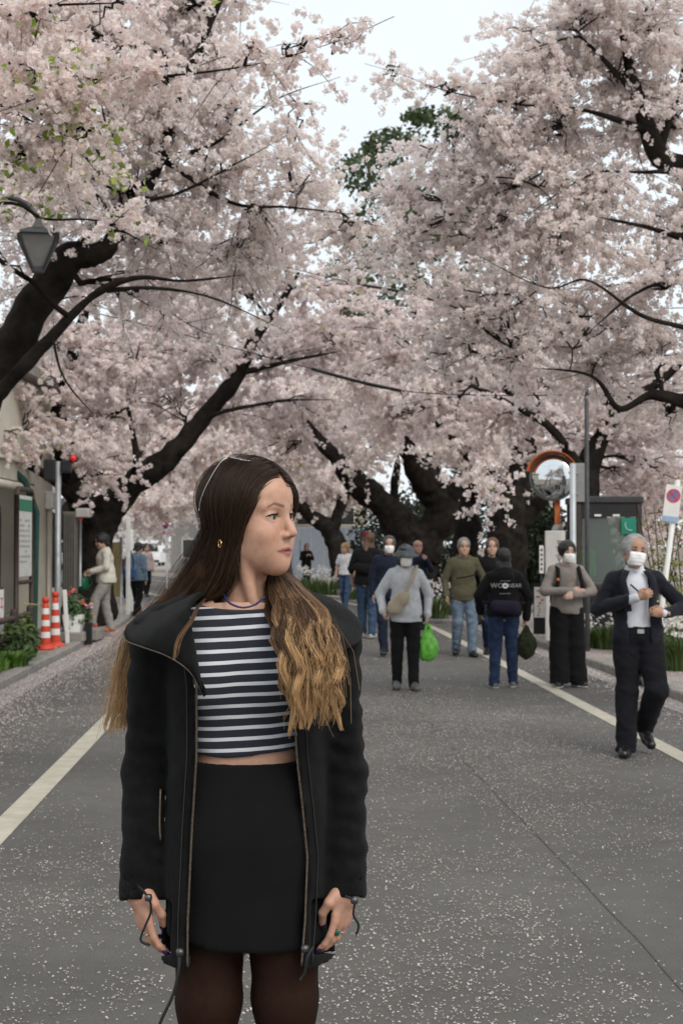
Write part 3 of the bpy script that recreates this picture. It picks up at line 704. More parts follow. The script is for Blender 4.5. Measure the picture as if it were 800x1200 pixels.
brown = M('brown_paint', (.040, .026, .020), .55, .25, 14, .2, 60)
dkgrey = M('dark_metal', (.045, .045, .047), .45, .2, 12, metal=.3)
steel = M('grey_steel', (.30, .31, .32), .45, .15, 10, metal=.4)
white_p = M('white_paint', (.72, .71, .68), .5, .08, 9)
cream = M('cream_wall', (.54, .50, .42), .85, .1, 2.5, .2, 40, detail=7)
black = M('black_plastic', (.012, .012, .013), .45, .2, 10)
red_p = M('red_plastic', (.55, .055, .025), .45, .15, 8)
green_p = M('green_plastic', (.012, .16, .085), .4, .15, 8)
orange_p = M('orange_paint', (.62, .15, .035), .45, .12, 8)
blue_p = M('blue_paint', (.06, .09, .35), .5, .1, 8)
concrete = M('concrete', (.24, .22, .20), .9, .2, 6, .4, 50)
dglass = M('dark_glass', (.02, .024, .024), .12, .3, 3, spec=.6)
ink = M('sign_ink', (.10, .10, .11), .7, .2, 8)
wood = M('weathered_wood', (.085, .060, .045), .8, .3, 12, .4, 40)
leafgreen = M('garden_leaf', attr=True, rough=.5, var=.2, trans=.25)
petal_garden = M('garden_flower', attr=True, rough=.6, var=.05, trans=.2)

# building with the opening, facing the road
bx = -5.3
bd = empty('building', (bx, 21, 0), 0, 'cream rendered building with wide dark opening and rounded frame', 'building')
w_ = MB(); 
w_.box((-.15, 4.35, 2.15), (.3, 1.5, 4.3)); w_.box((-.15, -4.1, 2.15), (.3, 5.0, 4.3)); w_.box((-.15, 1.0, 3.45), (.3, 5.2, 1.7))
w_.box((-3.3, 5.0, 2.15), (6.0, .2, 4.3))
w_.build('wall', cream, bd)
MB().box((-3.2, -.9, 4.42), (6.9, 12.6, .22), bev=.03).build('roof', concrete, bd)
MB().box((.03, -.9, 2.92), (.06, 12.2, .05), bev=.01).build('ledge', cream, bd)
fr = MB(); rr = .55
prof = [(-1.55, 0.1), (-1.55, 2.5 - rr)] + [(-1.55 + rr - rr * math.cos(a), 2.5 - rr + rr * math.sin(a)) for a in np.linspace(.2, 1.37, 6)] + [(-1.55 + rr, 2.5), (3.55 - rr, 2.5)] + \
       [(3.55 - rr + rr * math.sin(a), 2.5 - rr + rr * math.cos(a)) for a in np.linspace(.2, 1.37, 6)] + [(3.55, 2.5 - rr), (3.55, .1)]
fr.tube([(0.02, y, z) for y, z in prof], .075, 8)
fr.build('opening_frame', cream, bd, smooth=True)
MB().box((-.9, 1.0, 1.3), (.06, 5.1, 2.6)).build('inner_screen', dglass, bd)
for k in range(6):
    MB().box((-.84, -1.4 + k * .95, 1.3), (.06, .05, 2.5)).build('screen_bar', dkgrey, bd)
for k in (1.05, 1.9):
    MB().box((-.8, 1.0, k), (.05, 5.0, .05)).build('screen_rail', dkgrey, bd)
MB().box((.07, 4.55, 2.35), (.14, .24, .32), bev=.02).build('junction_box', white_p, bd)
MB().tube([(.05, 4.55, 2.2), (.05, 4.55, .1)], .035, 8).build('drain_pipe', cream, bd)
MB().tube([(-.2, 2.2, 2.9), (.1, 2.35, 2.6), (.25, 2.6, 2.1), (.2, 2.7, .1)], [.05, .06, .05, .05], 6).build('rolled_awning', M('green_canvas', (.02, .075, .06), .8, .2, 10), bd, smooth=True)

# notice boards in tube frames
def notice(Y, wd, label, header, top=2.15, bot=.95, X=-4.62):
    r = empty('notice_board', (X, Y, .085), 0, label, 'notice board')
    for s in (-1, 1): MB().tube([(0, s * wd / 2, 0), (0, s * wd / 2, top - .12)], .038, 8).build('post', brown, r, smooth=True)
    MB().tube([(0, -wd / 2, top - .14), (0, -wd / 2 + .03, top - .06), (0, -wd / 2 + .1, top - .03), (0, wd / 2 - .1, top - .03), (0, wd / 2 - .03, top - .06), (0, wd / 2, top - .14)], .04, 8).build('top_rail', brown, r, smooth=True)
    MB().tube([(0, -wd / 2, bot - .08), (0, wd / 2, bot - .08)], .03, 8).build('bottom_rail', brown, r, smooth=True)
    p = MB().box((0, 0, (top + bot) / 2 - .06), (.03, wd - .12, top - bot - .12), bev=.004).build('panel', M('poster_paper', (.52, .51, .48), .7, .1, 5), r)
    if header: MB().box((.018, 0, top - .26), (.006, wd - .14, .17)).build('header_band', green_p, p)
    mb = MB()
    for i in range(9):
        for j in range(4):
            if random.random() < .8: mb.box((.0175, -wd / 2 + .2 + j * (wd - .3) / 4, top - .48 - i * .075), (.003, (wd - .4) / 4 * random.uniform(.5, .95), .028))
    mb.build('printed_text', M('print_grey', (.30, .29, .27), .8, .1, 8), p, kind='stuff')
    return r
notice(20.75, 1.0, 'brown tube framed notice board with green headed white poster', True, 2.3, 1.0)
notice(19.25, .95, 'grey notice board of small printed text beside the fence', True, 2.05, .6, -4.75)
r = empty('small_sign', (-4.28, 17.75, .085), 0, 'low white sign with pink lettering in a dark frame', 'sign')
MB().box((0, 0, .62), (.03, .5, .62), bev=.01).build('frame', black, r)
p = MB().box((.02, 0, .62), (.01, .44, .56)).build('panel', white_p, r)
mb = MB()
for k_, (y_, z_, w_, h_) in enumerate([(-.1, .80, .14, .02), (-.1, .74, .02, .10), (-.06, .70, .10, .02), (.1, .79, .12, .02), (.1, .73, .02, .12), (.1, .68, .13, .02), (0, .54, .30, .02), (0, .48, .24, .02)]): mb.box((.028, y_, z_), (.004, w_, h_))
mb.build('lettering', M('pink_ink', (.6, .1, .16), .6), p, kind='stuff')
for s in (-1, 1): MB().box((0, s * .2, .16), (.03, .03, .32)).build('leg', black, r)

# post and rail fence
fx = -4.1
fence = empty('post_and_rail_fence', (fx, 16, .085), 0, 'low dark brown post and rail fence along the planted verge', 'fence')
py = [12.3, 13.5, 14.7, 15.9, 17.1, 18.3, 19.5]
for y in py: MB().lathe([(.0, 0), (.05, 0), (.05, .6), (.042, .63), (0, .64)], (road_off(y) - road_off(16), y - 16, 0), 10).build('post', brown, fence, smooth=True)
for a, b in zip(py[:-1], py[1:]):
    for z in (.28, .52): MB().tube([(road_off(a) - road_off(16), a - 16, z), (road_off(b) - road_off(16), b - 16, z)], .036, 8).build('rail', brown, fence, smooth=True)
# striped posts
def cone(px, Y, h, lab):
    p = at(px, 640, Y)
    r = empty('traffic_cone', (p[0], Y, .085), 0, lab, 'traffic cone')
    MB().lathe([(0, 0), (.15, 0), (.15, .03), (.11, .05), (.085, .08), (0, .085)], n=16).build('base', red_p, r, smooth=True)
    zs = np.linspace(.085, h, 8); n = len(zs) - 1
    for i in range(n):
        r0, r1 = .075 - .03 * i / n, .075 - .03 * (i + 1) / n
        MB().lathe([(r0, zs[i]), (r1, zs[i + 1])] if i < n - 1 else [(r0, zs[i]), (r1, zs[i + 1] - .02), (r1 * .7, zs[i + 1]), (0, zs[i + 1])], n=16).build('band', red_p if i % 2 == 0 else white_p, r, smooth=True)
    MB().lathe([(.02, h - .005), (.05, h), (.05, h + .06), (.03, h + .075), (0, h + .08)], n=12).build('knob', red_p, r, smooth=True)
cone(54, 19.9, .66, 'red and white banded cone post nearest the fence end'); cone(65.5, 20.4, .72, 'taller red and white banded cone post beside the flower pot')
MB().tube([(0, 0, .66), (.25, .9, .58), (.15, 1.5, .72)], .008, 5).build('rope', M('yellow_rope', (.45, .36, .16), .8), None, loc=(-4.35, 19.5, .085)); tag(bpy.data.objects['rope'], 'thin yellow rope strung from the fence to the cone posts', 'rope')

# pedestrian signal
p = at(68, 640, 22); r = empty('pedestrian_signal', (p[0], 22, .085), 0, 'grey signal pole with black heads and a lit red lamp', 'traffic signal')
MB().lathe([(.06, 0), (.05, .3), (.045, 2.75), (0, 2.76)], n=12).build('pole', steel, r, smooth=True)
MB().box((-.12, -.02, 2.62), (.17, .2, .34), bev=.02).build('signal_head', black, r)
MB().box((.13, 0, 2.68), (.15, .18, .2), bev=.02).build('signal_head', black, r)
h = MB().box((.24, 0, 2.80), (.13, .15, .11), bev=.03).build('lamp_housing', black, r)
MB().lathe([(0, -.04), (.035, -.04), (.048, 0), (.038, .04), (0, .05)], (.25, -.09, 2.80), 14, rotm('X', math.pi / 2)).build('lamp', M('red_lamp', (.6, .01, .01), .3, emit=(1, .02, .02, .2)), h, smooth=True)
MB().tube([(-.1, 0, 2.55), (0, 0, 2.5)], .02, 6).build('bracket', steel, r); MB().tube([(0, 0, 2.66), (.24, 0, 2.74)], .02, 6).build('bracket', steel, r)

# ribbed cabinet with lamp
p = at(79, 640, 23); r = empty('service_cabinet', (p[0] + .1, 23, .085), 0, 'tall grey ribbed cabinet post with white capped lamp', 'cabinet')
MB().box((-.05, 0, 1.0), (.2, .28, 2.0), bev=.01).build('casing', M('grey_brown_metal', (.12, .105, .09), .6, .15, 8), r)
for k in range(5): MB().box((-.13 + k * .04, -.145, 1.0), (.012, .012, 1.9)).build('rib', dkgrey, r)
MB().tube([(.12, -.05, .8), (.12, -.05, 1.86)], .022, 10).build('tube_lamp', MATS['grey_steel'], r, smooth=True)
MB().lathe([(.034, 0), (.036, .05)], (.12, -.05, 1.86), 10).build('red_collar', red_p, r, smooth=True)
MB().box((.16, -.02, 1.98), (.22, .22, .15), bev=.015).build('lamp_cap', M('lamp_cap_grey', (.36, .345, .32), .6, .15, 8), r)

# flower tub on a block
def plant(name, label, base, h, rad, nl, nf, lcol, fcols, cat='plant', group=None, lsize=.07, fsize=.022, blade=False, pot=None):
    r = empty(name, base, 0, label, cat, group)
    nl = int(nl)
    if blade:
        a = rng.uniform(0, 6.283, nl); q = rng.random(nl) ** .5 * rad * .6; out = rng.uniform(.2, 1.0, nl) * rad; hh = h * rng.uniform(.5, 1.0, nl)
        s = np.linspace(0, 1, 5)[None]
        x = (q[:, None] + out[:, None] * s ** 2); z = hh[:, None] * (s - .35 * s ** 3)
        P = np.stack([x * np.cos(a)[:, None], x * np.sin(a)[:, None], z], 2)
        wv = (.006 + .006 * rng.random(nl))[:, None] * np.array([1, 1.2, 1.1, .8, .1])[None]
        sd_ = np.stack([-np.sin(a), np.cos(a), a * 0], 1)[:, None]
        V = np.concatenate([P - sd_ * wv[..., None], P + sd_ * wv[..., None]], 1).reshape(-1, 3)
        b = (np.arange(nl) * 10)[:, None]; F = np.concatenate([b + np.array([[k, k + 1, 6 + k, 5 + k]]) for k in range(4)])
        c = np.repeat(np.array(lcol)[None] * rng.uniform(.6, 1.4, (nl, 1)), 10, 0)
    else:
        t = rng.normal(0, 1, (nl, 3)); t /= np.linalg.norm(t, axis=1, keepdims=True); t *= rng.random((nl, 1)) ** .4
        C = t * np.array([rad, rad, h / 2]) + np.array([0, 0, h / 2])
        V, F, c = leaves(C, t + np.array([0, 0, .6]) + rng.normal(0, .3, (nl, 3)), lsize * rng.uniform(.6, 1.3, nl), lcol)
    mesh('foliage', V, F, leafgreen, r, col=c.clip(0, 1), smooth=False, kind='stuff')
    if nf:
        a = rng.uniform(0, 6.283, nf); q = rng.random(nf) ** .5 * rad * 1.05
        C = np.stack([q * np.cos(a), q * np.sin(a), h * rng.uniform(.6, 1.05, nf)], 1)
        Vs = []; Ts = []; Cs = []; n0 = 0
        for fc in fcols:
            sel = C[rng.random(len(C)) < 1 / len(fcols)] if len(fcols) > 1 else C
            if not len(sel): continue
            sel = np.repeat(sel, 5, 0) + rng.normal(0, fsize * .8, (len(sel) * 5, 3))
            v, t_, cc = flowers(sel, rng.normal(0, .6, (len(sel), 3)) + np.array([0, -.4, .6]), np.full(len(sel), fsize), 0, fc)
            Vs.append(v); Ts.append(t_ + n0); Cs.append(cc); n0 += len(v)
        mesh('flowers', np.vstack(Vs), np.vstack(Ts), petal_garden, r, col=np.vstack(Cs), smooth=False, kind='stuff')
    return r
p = at(87, 640, 21.6)
MB().box((0, 0, .075), (.42, .4, .15), bev=.02).build('concrete_block', concrete, loc=(p[0] - .03, 21.6, .085)); tag(bpy.data.objects['concrete_block'], 'grey concrete block under the white flower tub', 'block')
pt = plant('flower_tub', 'white square tub of red and pale flowers with green leaves', (p[0], 21.6, .235), .62, .17, 220, 6, (.07, .13, .05), [(.75, .12, .12), (.8, .5, .4), (.6, .08, .1)], 'flower tub', fsize=.03, lsize=.10)
MB().poly([(-.11, 0), (.11, 0), (.15, .26), (-.15, .26)], .26).build('tub', white_p, pt)
p = at(101, 640, 22.2)
plant('potted_plant', 'small pot of pink and yellow flowers by the grey step', (p[0], 22.2, .2), .42, .12, 120, 4, (.07, .12, .05), [(.7, .45, .6), (.7, .55, .1)], 'flower pot', fsize=.025)
MB().lathe([(0, -.12), (.07, -.12), (.095, .1), (.08, .1), (0, .08)], n=14).build('pot', M('dark_pot', (.05, .04, .035), .7), bpy.data.objects['potted_plant'], smooth=True)
MB().box((0, 0, .09), (.5, .7, .18), bev=.02).build('stone_step', concrete, loc=(at(112, 640, 22.9)[0] - .15, 22.9, .03)); tag(bpy.data.objects['stone_step'], 'low grey stone step the man in cream rests one foot on', 'step')
p = at(78, 640, 21.2); MB().box((0, 0, .42), (.06, .03, .8), rotm('Y', -.06), bev=.006).build('white_stake', white_p, loc=(p[0], 21.2, .06)); tag(bpy.data.objects['white_stake'], 'slim white painted stake leaning behind the flower tub', 'stake')
p = at(106, 640, 21.7); MB().box((0, 0, .14), (.1, .1, .34), bev=.01).build('kerb_post', black, loc=(p[0] - .02, 21.7, .06)); tag(bpy.data.objects['kerb_post'], 'short black post at the end of the kerb', 'post')

# verge plants beside the fence
for i, (X, Y, h, lab) in enumerate([(-4.02, 17.75, .5, 'leafy green verge plant against the fence posts'), (-4.3, 18.75, .62, 'taller yellow green plant behind the fence rail'), (-3.9, 17.0, .3, 'low bright green grass clump by the kerb')]):
    plant('verge_plant', lab, (X, Y, .085), h, .28, 420 if i < 2 else 260, 0, [(.06, .10, .03), (.12, .17, .03), (.10, .20, .03)][i], [], 'plant', 'plants on the verge', lsize=.09, blade=(i == 2))
nG = 2600; gy = rng.uniform(13, 18.6, nG); gx = L_KERB - .2 - rng.random(nG) * .55 + road_off(gy)
C = np.stack([gx, gy, np.full(nG, .085)], 1); C = C[vnoise(C, 1.4, 3) > -.1]
V, T, c = leaves(C, np.stack([rng.normal(0, 1, len(C)), rng.normal(0, 1, len(C)), np.zeros(len(C))], 1), rng.uniform(.05, .12, len(C)), (.09, .17, .03))
V = V.reshape(-1, 4, 3); V[:, 1:, 2] = np.abs(V[:, 1:, 2] - .085) + .085 + np.array([.03, .07, .03]); V = V.reshape(-1, 3)
mesh('verge_grass', V, T, leafgreen, col=c, smooth=False, kind='stuff')

# yellow board, white poles
p = at(134, 640, 27.2); r = empty('yellow_board', (p[0], 27.2, .085), R(-38), 'yellow ochre board on thin grey posts behind the man in cream', 'board')
MB().box((0, 0, 1.0), (.34, .02, 1.05), bev=.004).build('panel', M('ochre_paint', (.30, .23, .085), .7, .2, 6), r)
for s in (-1, 1): MB().tube([(s * .19, 0, 0), (s * .19, 0, 1.62 if s > 0 else 1.55)], .022, 8).build('post', steel, r, smooth=True)
for px, Y, h, rd, lab in [(150.5, 30, 2.15, .045, 'white round post just behind the yellow board'), (154.5, 31.5, 1.9, .035, 'thinner white post beside the round white post')]:
    p = at(px, 640, Y); MB().lathe([(rd, 0), (rd, h - .03), (rd * .6, h), (0, h)], n=12).build('white_post', white_p, None, True, (p[0], Y, .0)); tag(bpy.data.objects[-1] if False else COL.objects[-1], lab, 'post')

# far signs, van, houses
def round_sign(name, lab, px, Y, discs, h, lean=0.0, rd=.03, face=0.0):
    p = at(px, 640, Y); r = empty(name, (p[0], Y, 0), face, lab, 'sign'); r.rotation_euler = (0, lean, face)
    MB().lathe([(rd, 0), (rd, h), (0, h + .01)], n=10).build('pole', white_p, r, smooth=True)
    return r
r = round_sign('road_sign', 'red ringed and blue round road signs stacked on a far pole', 196, 50, None, 2.75)
for z, m1, m2 in ((2.52, red_p, white_p), (2.12, red_p, blue_p)):
    d = MB().lathe([(0, -.01), (.20, -.01), (.20, .01), (0, .01)], (0, -.05, z), 20, rotm('X', math.pi / 2)).build('disc', m1, r)
    MB().lathe([(0, .012), (.14, .012), (.14, .016), (0, .016)], (0, -.05, z), 20, rotm('X', math.pi / 2)).build('disc_face', m2, d)
p = at(178, 640, 105); r = empty('parked_van', (p[0], 105, 0), 0, 'small white van parked far down the street', 'van')
MB().poly([(-.82, .35), (.82, .35), (.84, 1.1), (.70, 1.85), (.55, 1.95), (-.55, 1.95), (-.70, 1.85), (-.84, 1.1)], 3.2).build('body', M('van_white', (.75, .76, .76), .3, .04, 5), r)
MB().poly([(-.68, 1.15), (.68, 1.15), (.60, 1.72), (-.60, 1.72)], .03).build('windscreen', dglass, r, loc=(0, -1.62, 0))
for s in (-1, 1):
    MB().lathe([(0, -.02), (.1, -.02), (.1, .02), (0, .02)], (s * .62, -1.62, .8), 12, rotm('X', math.pi / 2)).build('headlight', M('lamp_glass', (.8, .8, .75), .2), r)
    for y in (-1.05, 1.05): MB().lathe([(0, -.09), (.27, -.09), (.3, -.05), (.3, .05), (.27, .09), (0, .09)], (s * .72, y, .3), 16, rotm('Y', math.pi / 2)).build('wheel', black, r)
MB().box((0, -1.63, .45), (1.5, .08, .16), bev=.02).build('bumper', dkgrey, r)

def house(name, lab, px0, px1, Y, zw, zr, wall_m, roof_m, depth=8):
    a, b = at(px0, 640, Y)[0], at(px1, 640, Y)[0]; c = (a + b) / 2; wd = b - a
    r = empty(name, (c, Y, 0), 0, lab, 'house')
    MB().box((0, depth / 2, zw / 2), (wd, depth, zw)).build('wall', wall_m, r)
    MB().poly([(-wd / 2 - .3, zw + .02), (wd / 2 + .3, zw + .02), (0, zr)], depth + .6).build('roof', roof_m, r, loc=(0, depth / 2, 0))
    for i in range(max(1, int(wd / 2.2))):
        for z in ([1.4] if zw < 4 else [1.4, zw - 1.3]):
            x = -wd / 2 + (i + .5) * wd / max(1, int(wd / 2.2))
            wn = MB().box((x, -.03, z), (1.1, .1, 1.1), bev=.01).build('window', white_p, r)
            MB().box((x, -.09, z), (.96, .03, .96)).build('pane', dglass, wn)
    return r
house('gabled_house', 'grey gabled house beyond the far road signs', 200, 300, 78, 3.4, 6.0, M('grey_render', (.30, .29, .275), .9, .1, 3), M('roof_grey_brown', (.20, .165, .145), .8, .2, 6))
house('pale_house', 'pale cream house behind the grey metal fence', 330, 430, 84, 4.6, 6.4, M('pale_render', (.55, .50, .42), .9, .1, 3), M('roof_dark', (.09, .08, .078), .8, .2, 6))
house('white_house', 'pale grey house at the end of the street beside the van', 60, 185, 125, 5.2, 7.2, M('white_render', (.42, .42, .41), .9, .1, 3), MATS['roof_dark'])
fn = empty('metal_fence', (at(372, 640, 66)[0], 66, 0), 0, 'pale blue grey corrugated metal fence beyond the far flower bed', 'fence')
sheet = MB().box((0, 0, 1.2), (.52, .05, 2.4), bev=.02).build('sheet', M('blue_grey_sheet', (.30, .34, .39), .5, .08, 6), fn, loc=(-2.7, 0, 0))
for k in range(1, 11): inst(sheet, fn, (-2.7 + k * .54, (k % 2) * .04, 0))

# convex mirror
p = at(653, 640, 22); r = empty('traffic_mirror', (p[0], 22, .085), 0, 'round convex traffic mirror with orange hood on an orange post', 'mirror')
MB().lathe([(.045, 1.75), (.045, 2.25), (0, 2.26)], n=14).build('post', orange_p, r, smooth=True)
MB().lathe([(.09, 0), (.09, 1.72), (.05, 1.78)], n=14).build('post_sleeve', M('scuffed_white', (.40, .39, .37), .7, .3, 14), r, smooth=True)
mh = empty('mirror_head', (-.08, -.10, 2.50), R(-14), parent=r); 
RX = rotm('X', math.pi / 2)
mp = MB().lathe([(.345 * math.sin(t), .10 * math.cos(t)) for t in np.linspace(math.pi / 2, 0.001, 9)], (0, 0, 0), 28, RX).build('mirror_face', M('mirror_chrome', (.72, .75, .76), .06, .03, 4, metal=1.0), mh, smooth=True)
MB().lathe([(.345, 0), (.36, -.005), (.365, .03), (.34, .035)], (0, 0, 0), 28, RX).build('rim', M('mirror_rim', (.16, .16, .155), .5), mh, smooth=True)
MB().lathe([(.36, -.03), (.30, -.10), (0, -.12)], (0, 0, 0), 24, RX).build('back_shell', orange_p, mh, smooth=True)
hd = []
for t in np.linspace(.12 * math.pi, .92 * math.pi, 16):
    for y, rr_ in ((.02, .37), (-.16, .40), (-.16, .41), (.02, .385)): hd.append((rr_ * math.cos(t), y, rr_ * math.sin(t)))
Q = [[i * 4 + k, i * 4 + (k + 1) % 4, (i + 1) * 4 + (k + 1) % 4, (i + 1) * 4 + k] for i in range(15) for k in range(4)] + [[0, 3, 2, 1], [60, 61, 62, 63]]
mesh('hood', hd, Q, orange_p, mh, smooth=False)
MB().box((.04, .12, 0), (.16, .08, .08), bev=.01).build('bracket', orange_p, mh)
# plastic-wrapped tall board
p = at(650, 640, 20.9); r = empty('standing_signboard', (p[0], 20.9, .085), R(6), 'tall off-white signboard behind the woman in the grey sweater', 'sign')
MB().box((0, 0, .86), (.30, .05, 1.62), bev=.012).build('panel', M('offwhite_board', (.60, .57, .53), .5, .08, 5), r)
mb = MB()
for k, (dx, dz, w2, h2) in enumerate([(0, 0, .07, .012), (0, -.03, .05, .012), (.0, -.05, .012, .06), (-.02, -.09, .06, .01)] * 3):
    mb.box((.055 + dx, -.028, 1.52 - .12 * (k // 4) + dz), (w2, .006, h2))
mb.build('lettering', ink, r, kind='stuff')
p = at(634, 640, 24); r = empty('narrow_sign', (p[0], 24, .085), 0, 'narrow white vertical name sign on a thin dark post', 'sign')
MB().box((0, 0, 1.22), (.075, .02, .47), bev=.005).build('panel', white_p, r); MB().box((0, .02, .55), (.03, .02, 1.1)).build('post', dkgrey, r)
mb = MB()
for k in range(5): mb.box((0, -.013, 1.38 - k * .08), (.035, .005, .045))
mb.build('lettering', ink, r, kind='stuff')
p = at(632.5, 640, 22.4); r = empty('orange_sign', (p[0], 22.4, .085), 0, 'small white board splashed with orange print on a dark stand', 'sign')
MB().box((0, 0, .56), (.19, .02, .48), bev=.005).build('panel', white_p, r)
mb = MB()
for k in range(9): mb.box((random.uniform(-.06, .06), -.013, .36 + k * .048), (random.uniform(.03, .08), .005, .022))
mb.build('orange_print', orange_p, r, kind='stuff'); MB().box((0, .02, .46), (.21, .02, .8)).build('stand', black, r)

# telephone booth
p = at(713.5, 640, 21); bw = 77 * 21 / FPX
r = empty('telephone_booth', (p[0], 21.45, .085), 0, 'dark brown telephone booth with green phone sign and glass sides', 'telephone booth')
bronze = M('bronze_frame', (.055, .042, .034), .5, .2, 10, metal=.3)
for sx in (-1, 1):
    for sy in (-1, 1): MB().box((sx * (bw / 2 - .04), sy * .42, 1.08), (.08, .08, 2.0), bev=.008).build('corner_post', bronze, r)
MB().box((0, 0, 2.13), (bw + .04, .98, .10), bev=.015).build('roof', dkgrey, r)
MB().box((0, -.43, 1.98), (bw - .17, .05, .2)).build('fascia', black, r)
for sx in (-.17, .1): MB().box((sx, -.462, 1.9), (.10, .008, .03)).build('fascia_label', white_p, r)
MB().box((0, 0, .06), (bw, .92, .12), bev=.01).build('plinth', concrete, r)
gl = glass_mat('booth_glass', (.72, .77, .75), .10)
for y, w3 in ((-.42, bw - .18), (.42, bw - .18)): MB().box((0, y, 1.36), (w3, .012, 1.02)).build('pane', gl, r)
for x in (-1, 1): MB().box((x * (bw / 2 - .04), 0, 1.36), (.012, .74, 1.02)).build('pane', gl, r)
for y in (-.42, .42): MB().box((0, y, .48), (bw - .18, .03, .70)).build('kick_panel', black, r)
for y in (-.42, .42): MB().box((0, y, .85), (bw - .17, .045, .05)).build('mid_rail', bronze, r)
sg = MB().box((bw / 2 - .2, -.47, 1.74), (.22, .02, .24), bev=.004).build('phone_sign', M('sign_green', (.01, .20, .13), .4, .1, 6), r)
ha = [(-.05, .06), (-.055, .0), (-.02, -.055), (.045, -.065)]
MB().tube([(bw / 2 - .2 + x, -.484, 1.74 + z) for x, z in spline(ha, 9)], [.018, .012, .008, .008, .008, .008, .008, .012, .018], 6).build('handset_symbol', M('symbol_pale', (.40, .62, .52), .5), sg, smooth=True)
ph = MB().box((-.22, .2, 1.18), (.24, .2, .42), bev=.03).build('telephone', M('telephone_green', (.05, .28, .03), .35, .1, 6), r)
MB().tube([(-.37, .1, 1.32), (-.37, .07, 1.2), (-.37, .1, 1.06)], [.03, .018, .03], 8).build('handset', MATS['telephone_green'], ph, smooth=True)
MB().box((-.2, .2, .93), (.5, .3, .04), bev=.008).build('shelf', bronze, r)

# poles by the booth
p = at(671, 640, 20.4); r = empty('sign_pole', (p[0], 20.4, .085), 0, 'pale grey pole carrying a grey sign plate seen from behind', 'pole')
MB().lathe([(.045, 0), (.045, 2.62), (0, 2.64)], n=12).build('pole', M('pale_steel', (.42, .44, .46), .4, .1, 8, metal=.2), r, smooth=True)
MB().box((.10, .07, 2.36), (.26, .02, .56), bev=.006).build('plate', M('plate_back', (.22, .22, .215), .6, .15, 8), r)
for z in (2.2, 2.5): MB().box((.02, .05, z), (.14, .03, .03)).build('clamp', steel, r)
p = at(687.5, 640, 19.6); MB().lathe([(.034, 0), (.03, 3.9), (0, 3.92)], n=10).build('lamp_pole', dkgrey, None, True, (p[0], 19.6, .085)); tag(COL.objects[-1], 'slender dark grey pole rising past the booth into the blossom', 'pole')
# leaning no-parking sign
p0 = gnd(764, 748, .085); p0 = at(766, 640, 17.6); r = empty('no_parking_sign', (p0[0], 17.6, .085), 0, 'leaning white post with no parking sign plate', 'sign'); r.rotation_euler = (0, R(7.5), 0)
MB().lathe([(.034, 0), (.032, 2.28), (0, 2.29)], n=12).build('post', white_p, r, smooth=True)
pl = MB().box((-.045, -.04, 1.98), (.20, .012, .46), bev=.004).build('plate', white_p, r)
d = MB().lathe([(.062, -.004), (.085, -.004), (.085, .004), (.062, .004)], (-.04, -.05, 2.08), 24, RX).build('red_ring', red_p, pl)
MB().lathe([(0, 0), (.062, 0), (.062, .004), (0, .004)], (-.04, -.05, 2.08), 24, RX).build('blue_disc', M('sign_blue', (.12, .16, .42), .5), d)
MB().box((-.04, -.056, 2.08), (.125, .006, .02), rotm('Y', R(45))).build('red_slash', red_p, d)
MB().box((-.045, -.048, 1.79), (.19, .004, .07)).build('blue_panel', M('pale_blue', (.30, .42, .58), .5), pl)

# flower bed across the road
k = 0
for (px, Y, h, rd, nf, lab) in [(795, 16.6, .62, .34, 30, 'bushy white flowering plant with strap leaves at the leaning post'), (770, 17.4, .60, .30, 24, 'white flowering plant just behind the suited man'), (800, 18.4, .72, .36, 28, 'taller white flowering clump behind the leaning post'),
                                (710, 20.0, .52, .28, 18, 'white flowered plant in front of the telephone booth'), (690, 20.2, .45, .22, 10, 'small flowering plant beside the dark pole'), (745, 19.2, .6, .30, 18, 'green flowering clump between booth and leaning post'), (835, 17.0, .6, .34, 22, 'flowering clump at the outer end of the bed'),
                                (512, 28.5, .72, .40, 26, 'white flowering clump beside the man in the olive hoodie'), (530, 30.0, .7, .4, 20, 'far white flowering clump near the dark trunks'), (385, 42, .75, .5, 20, 'green and white flower clump near the woman in white'), (370, 43, .8, .5, 16, 'flower clump beside the leaning far cherry tree'), (358, 44, .8, .45, 14, 'pale green flower clump at the bed end'),
                                (412, 38.5, .5, .35, 8, 'small green clump behind the walkers')]:
    p = at(px, 640, Y)
    plant('flowering_plant', lab, (p[0], Y, .085), h, rd, 240 if Y < 25 else 160, nf, (.085, .13, .035), [(.78, .78, .74)], 'plant', 'white flowering plants in the bed', blade=True, fsize=.022 if Y < 25 else .035)
for (px, py, Y, lab) in [(775, 625, 19.6, 'young yellow green shrub behind the leaning sign'), (800, 640, 18.9, 'thin yellow leaved shrub at the edge of the bed')]:
    p = at(px, 640, Y); zc = at(px, py, Y)[2]
    rr_ = plant('young_shrub', lab, (p[0], Y, .085), zc + .45, .42, 330, 0, (.17, .19, .035), [], 'shrub', 'young shrubs', lsize=.075)
    tb = MB()
    for q in range(6):
        a = q * 1.05; tb.tube([(0, 0, 0), (.08 * math.cos(a), .08 * math.sin(a), .8), (.35 * math.cos(a), .35 * math.sin(a), zc + .3)], [.014, .010, .004], 5)
    tb.build('stem', bark, rr_, smooth=True)

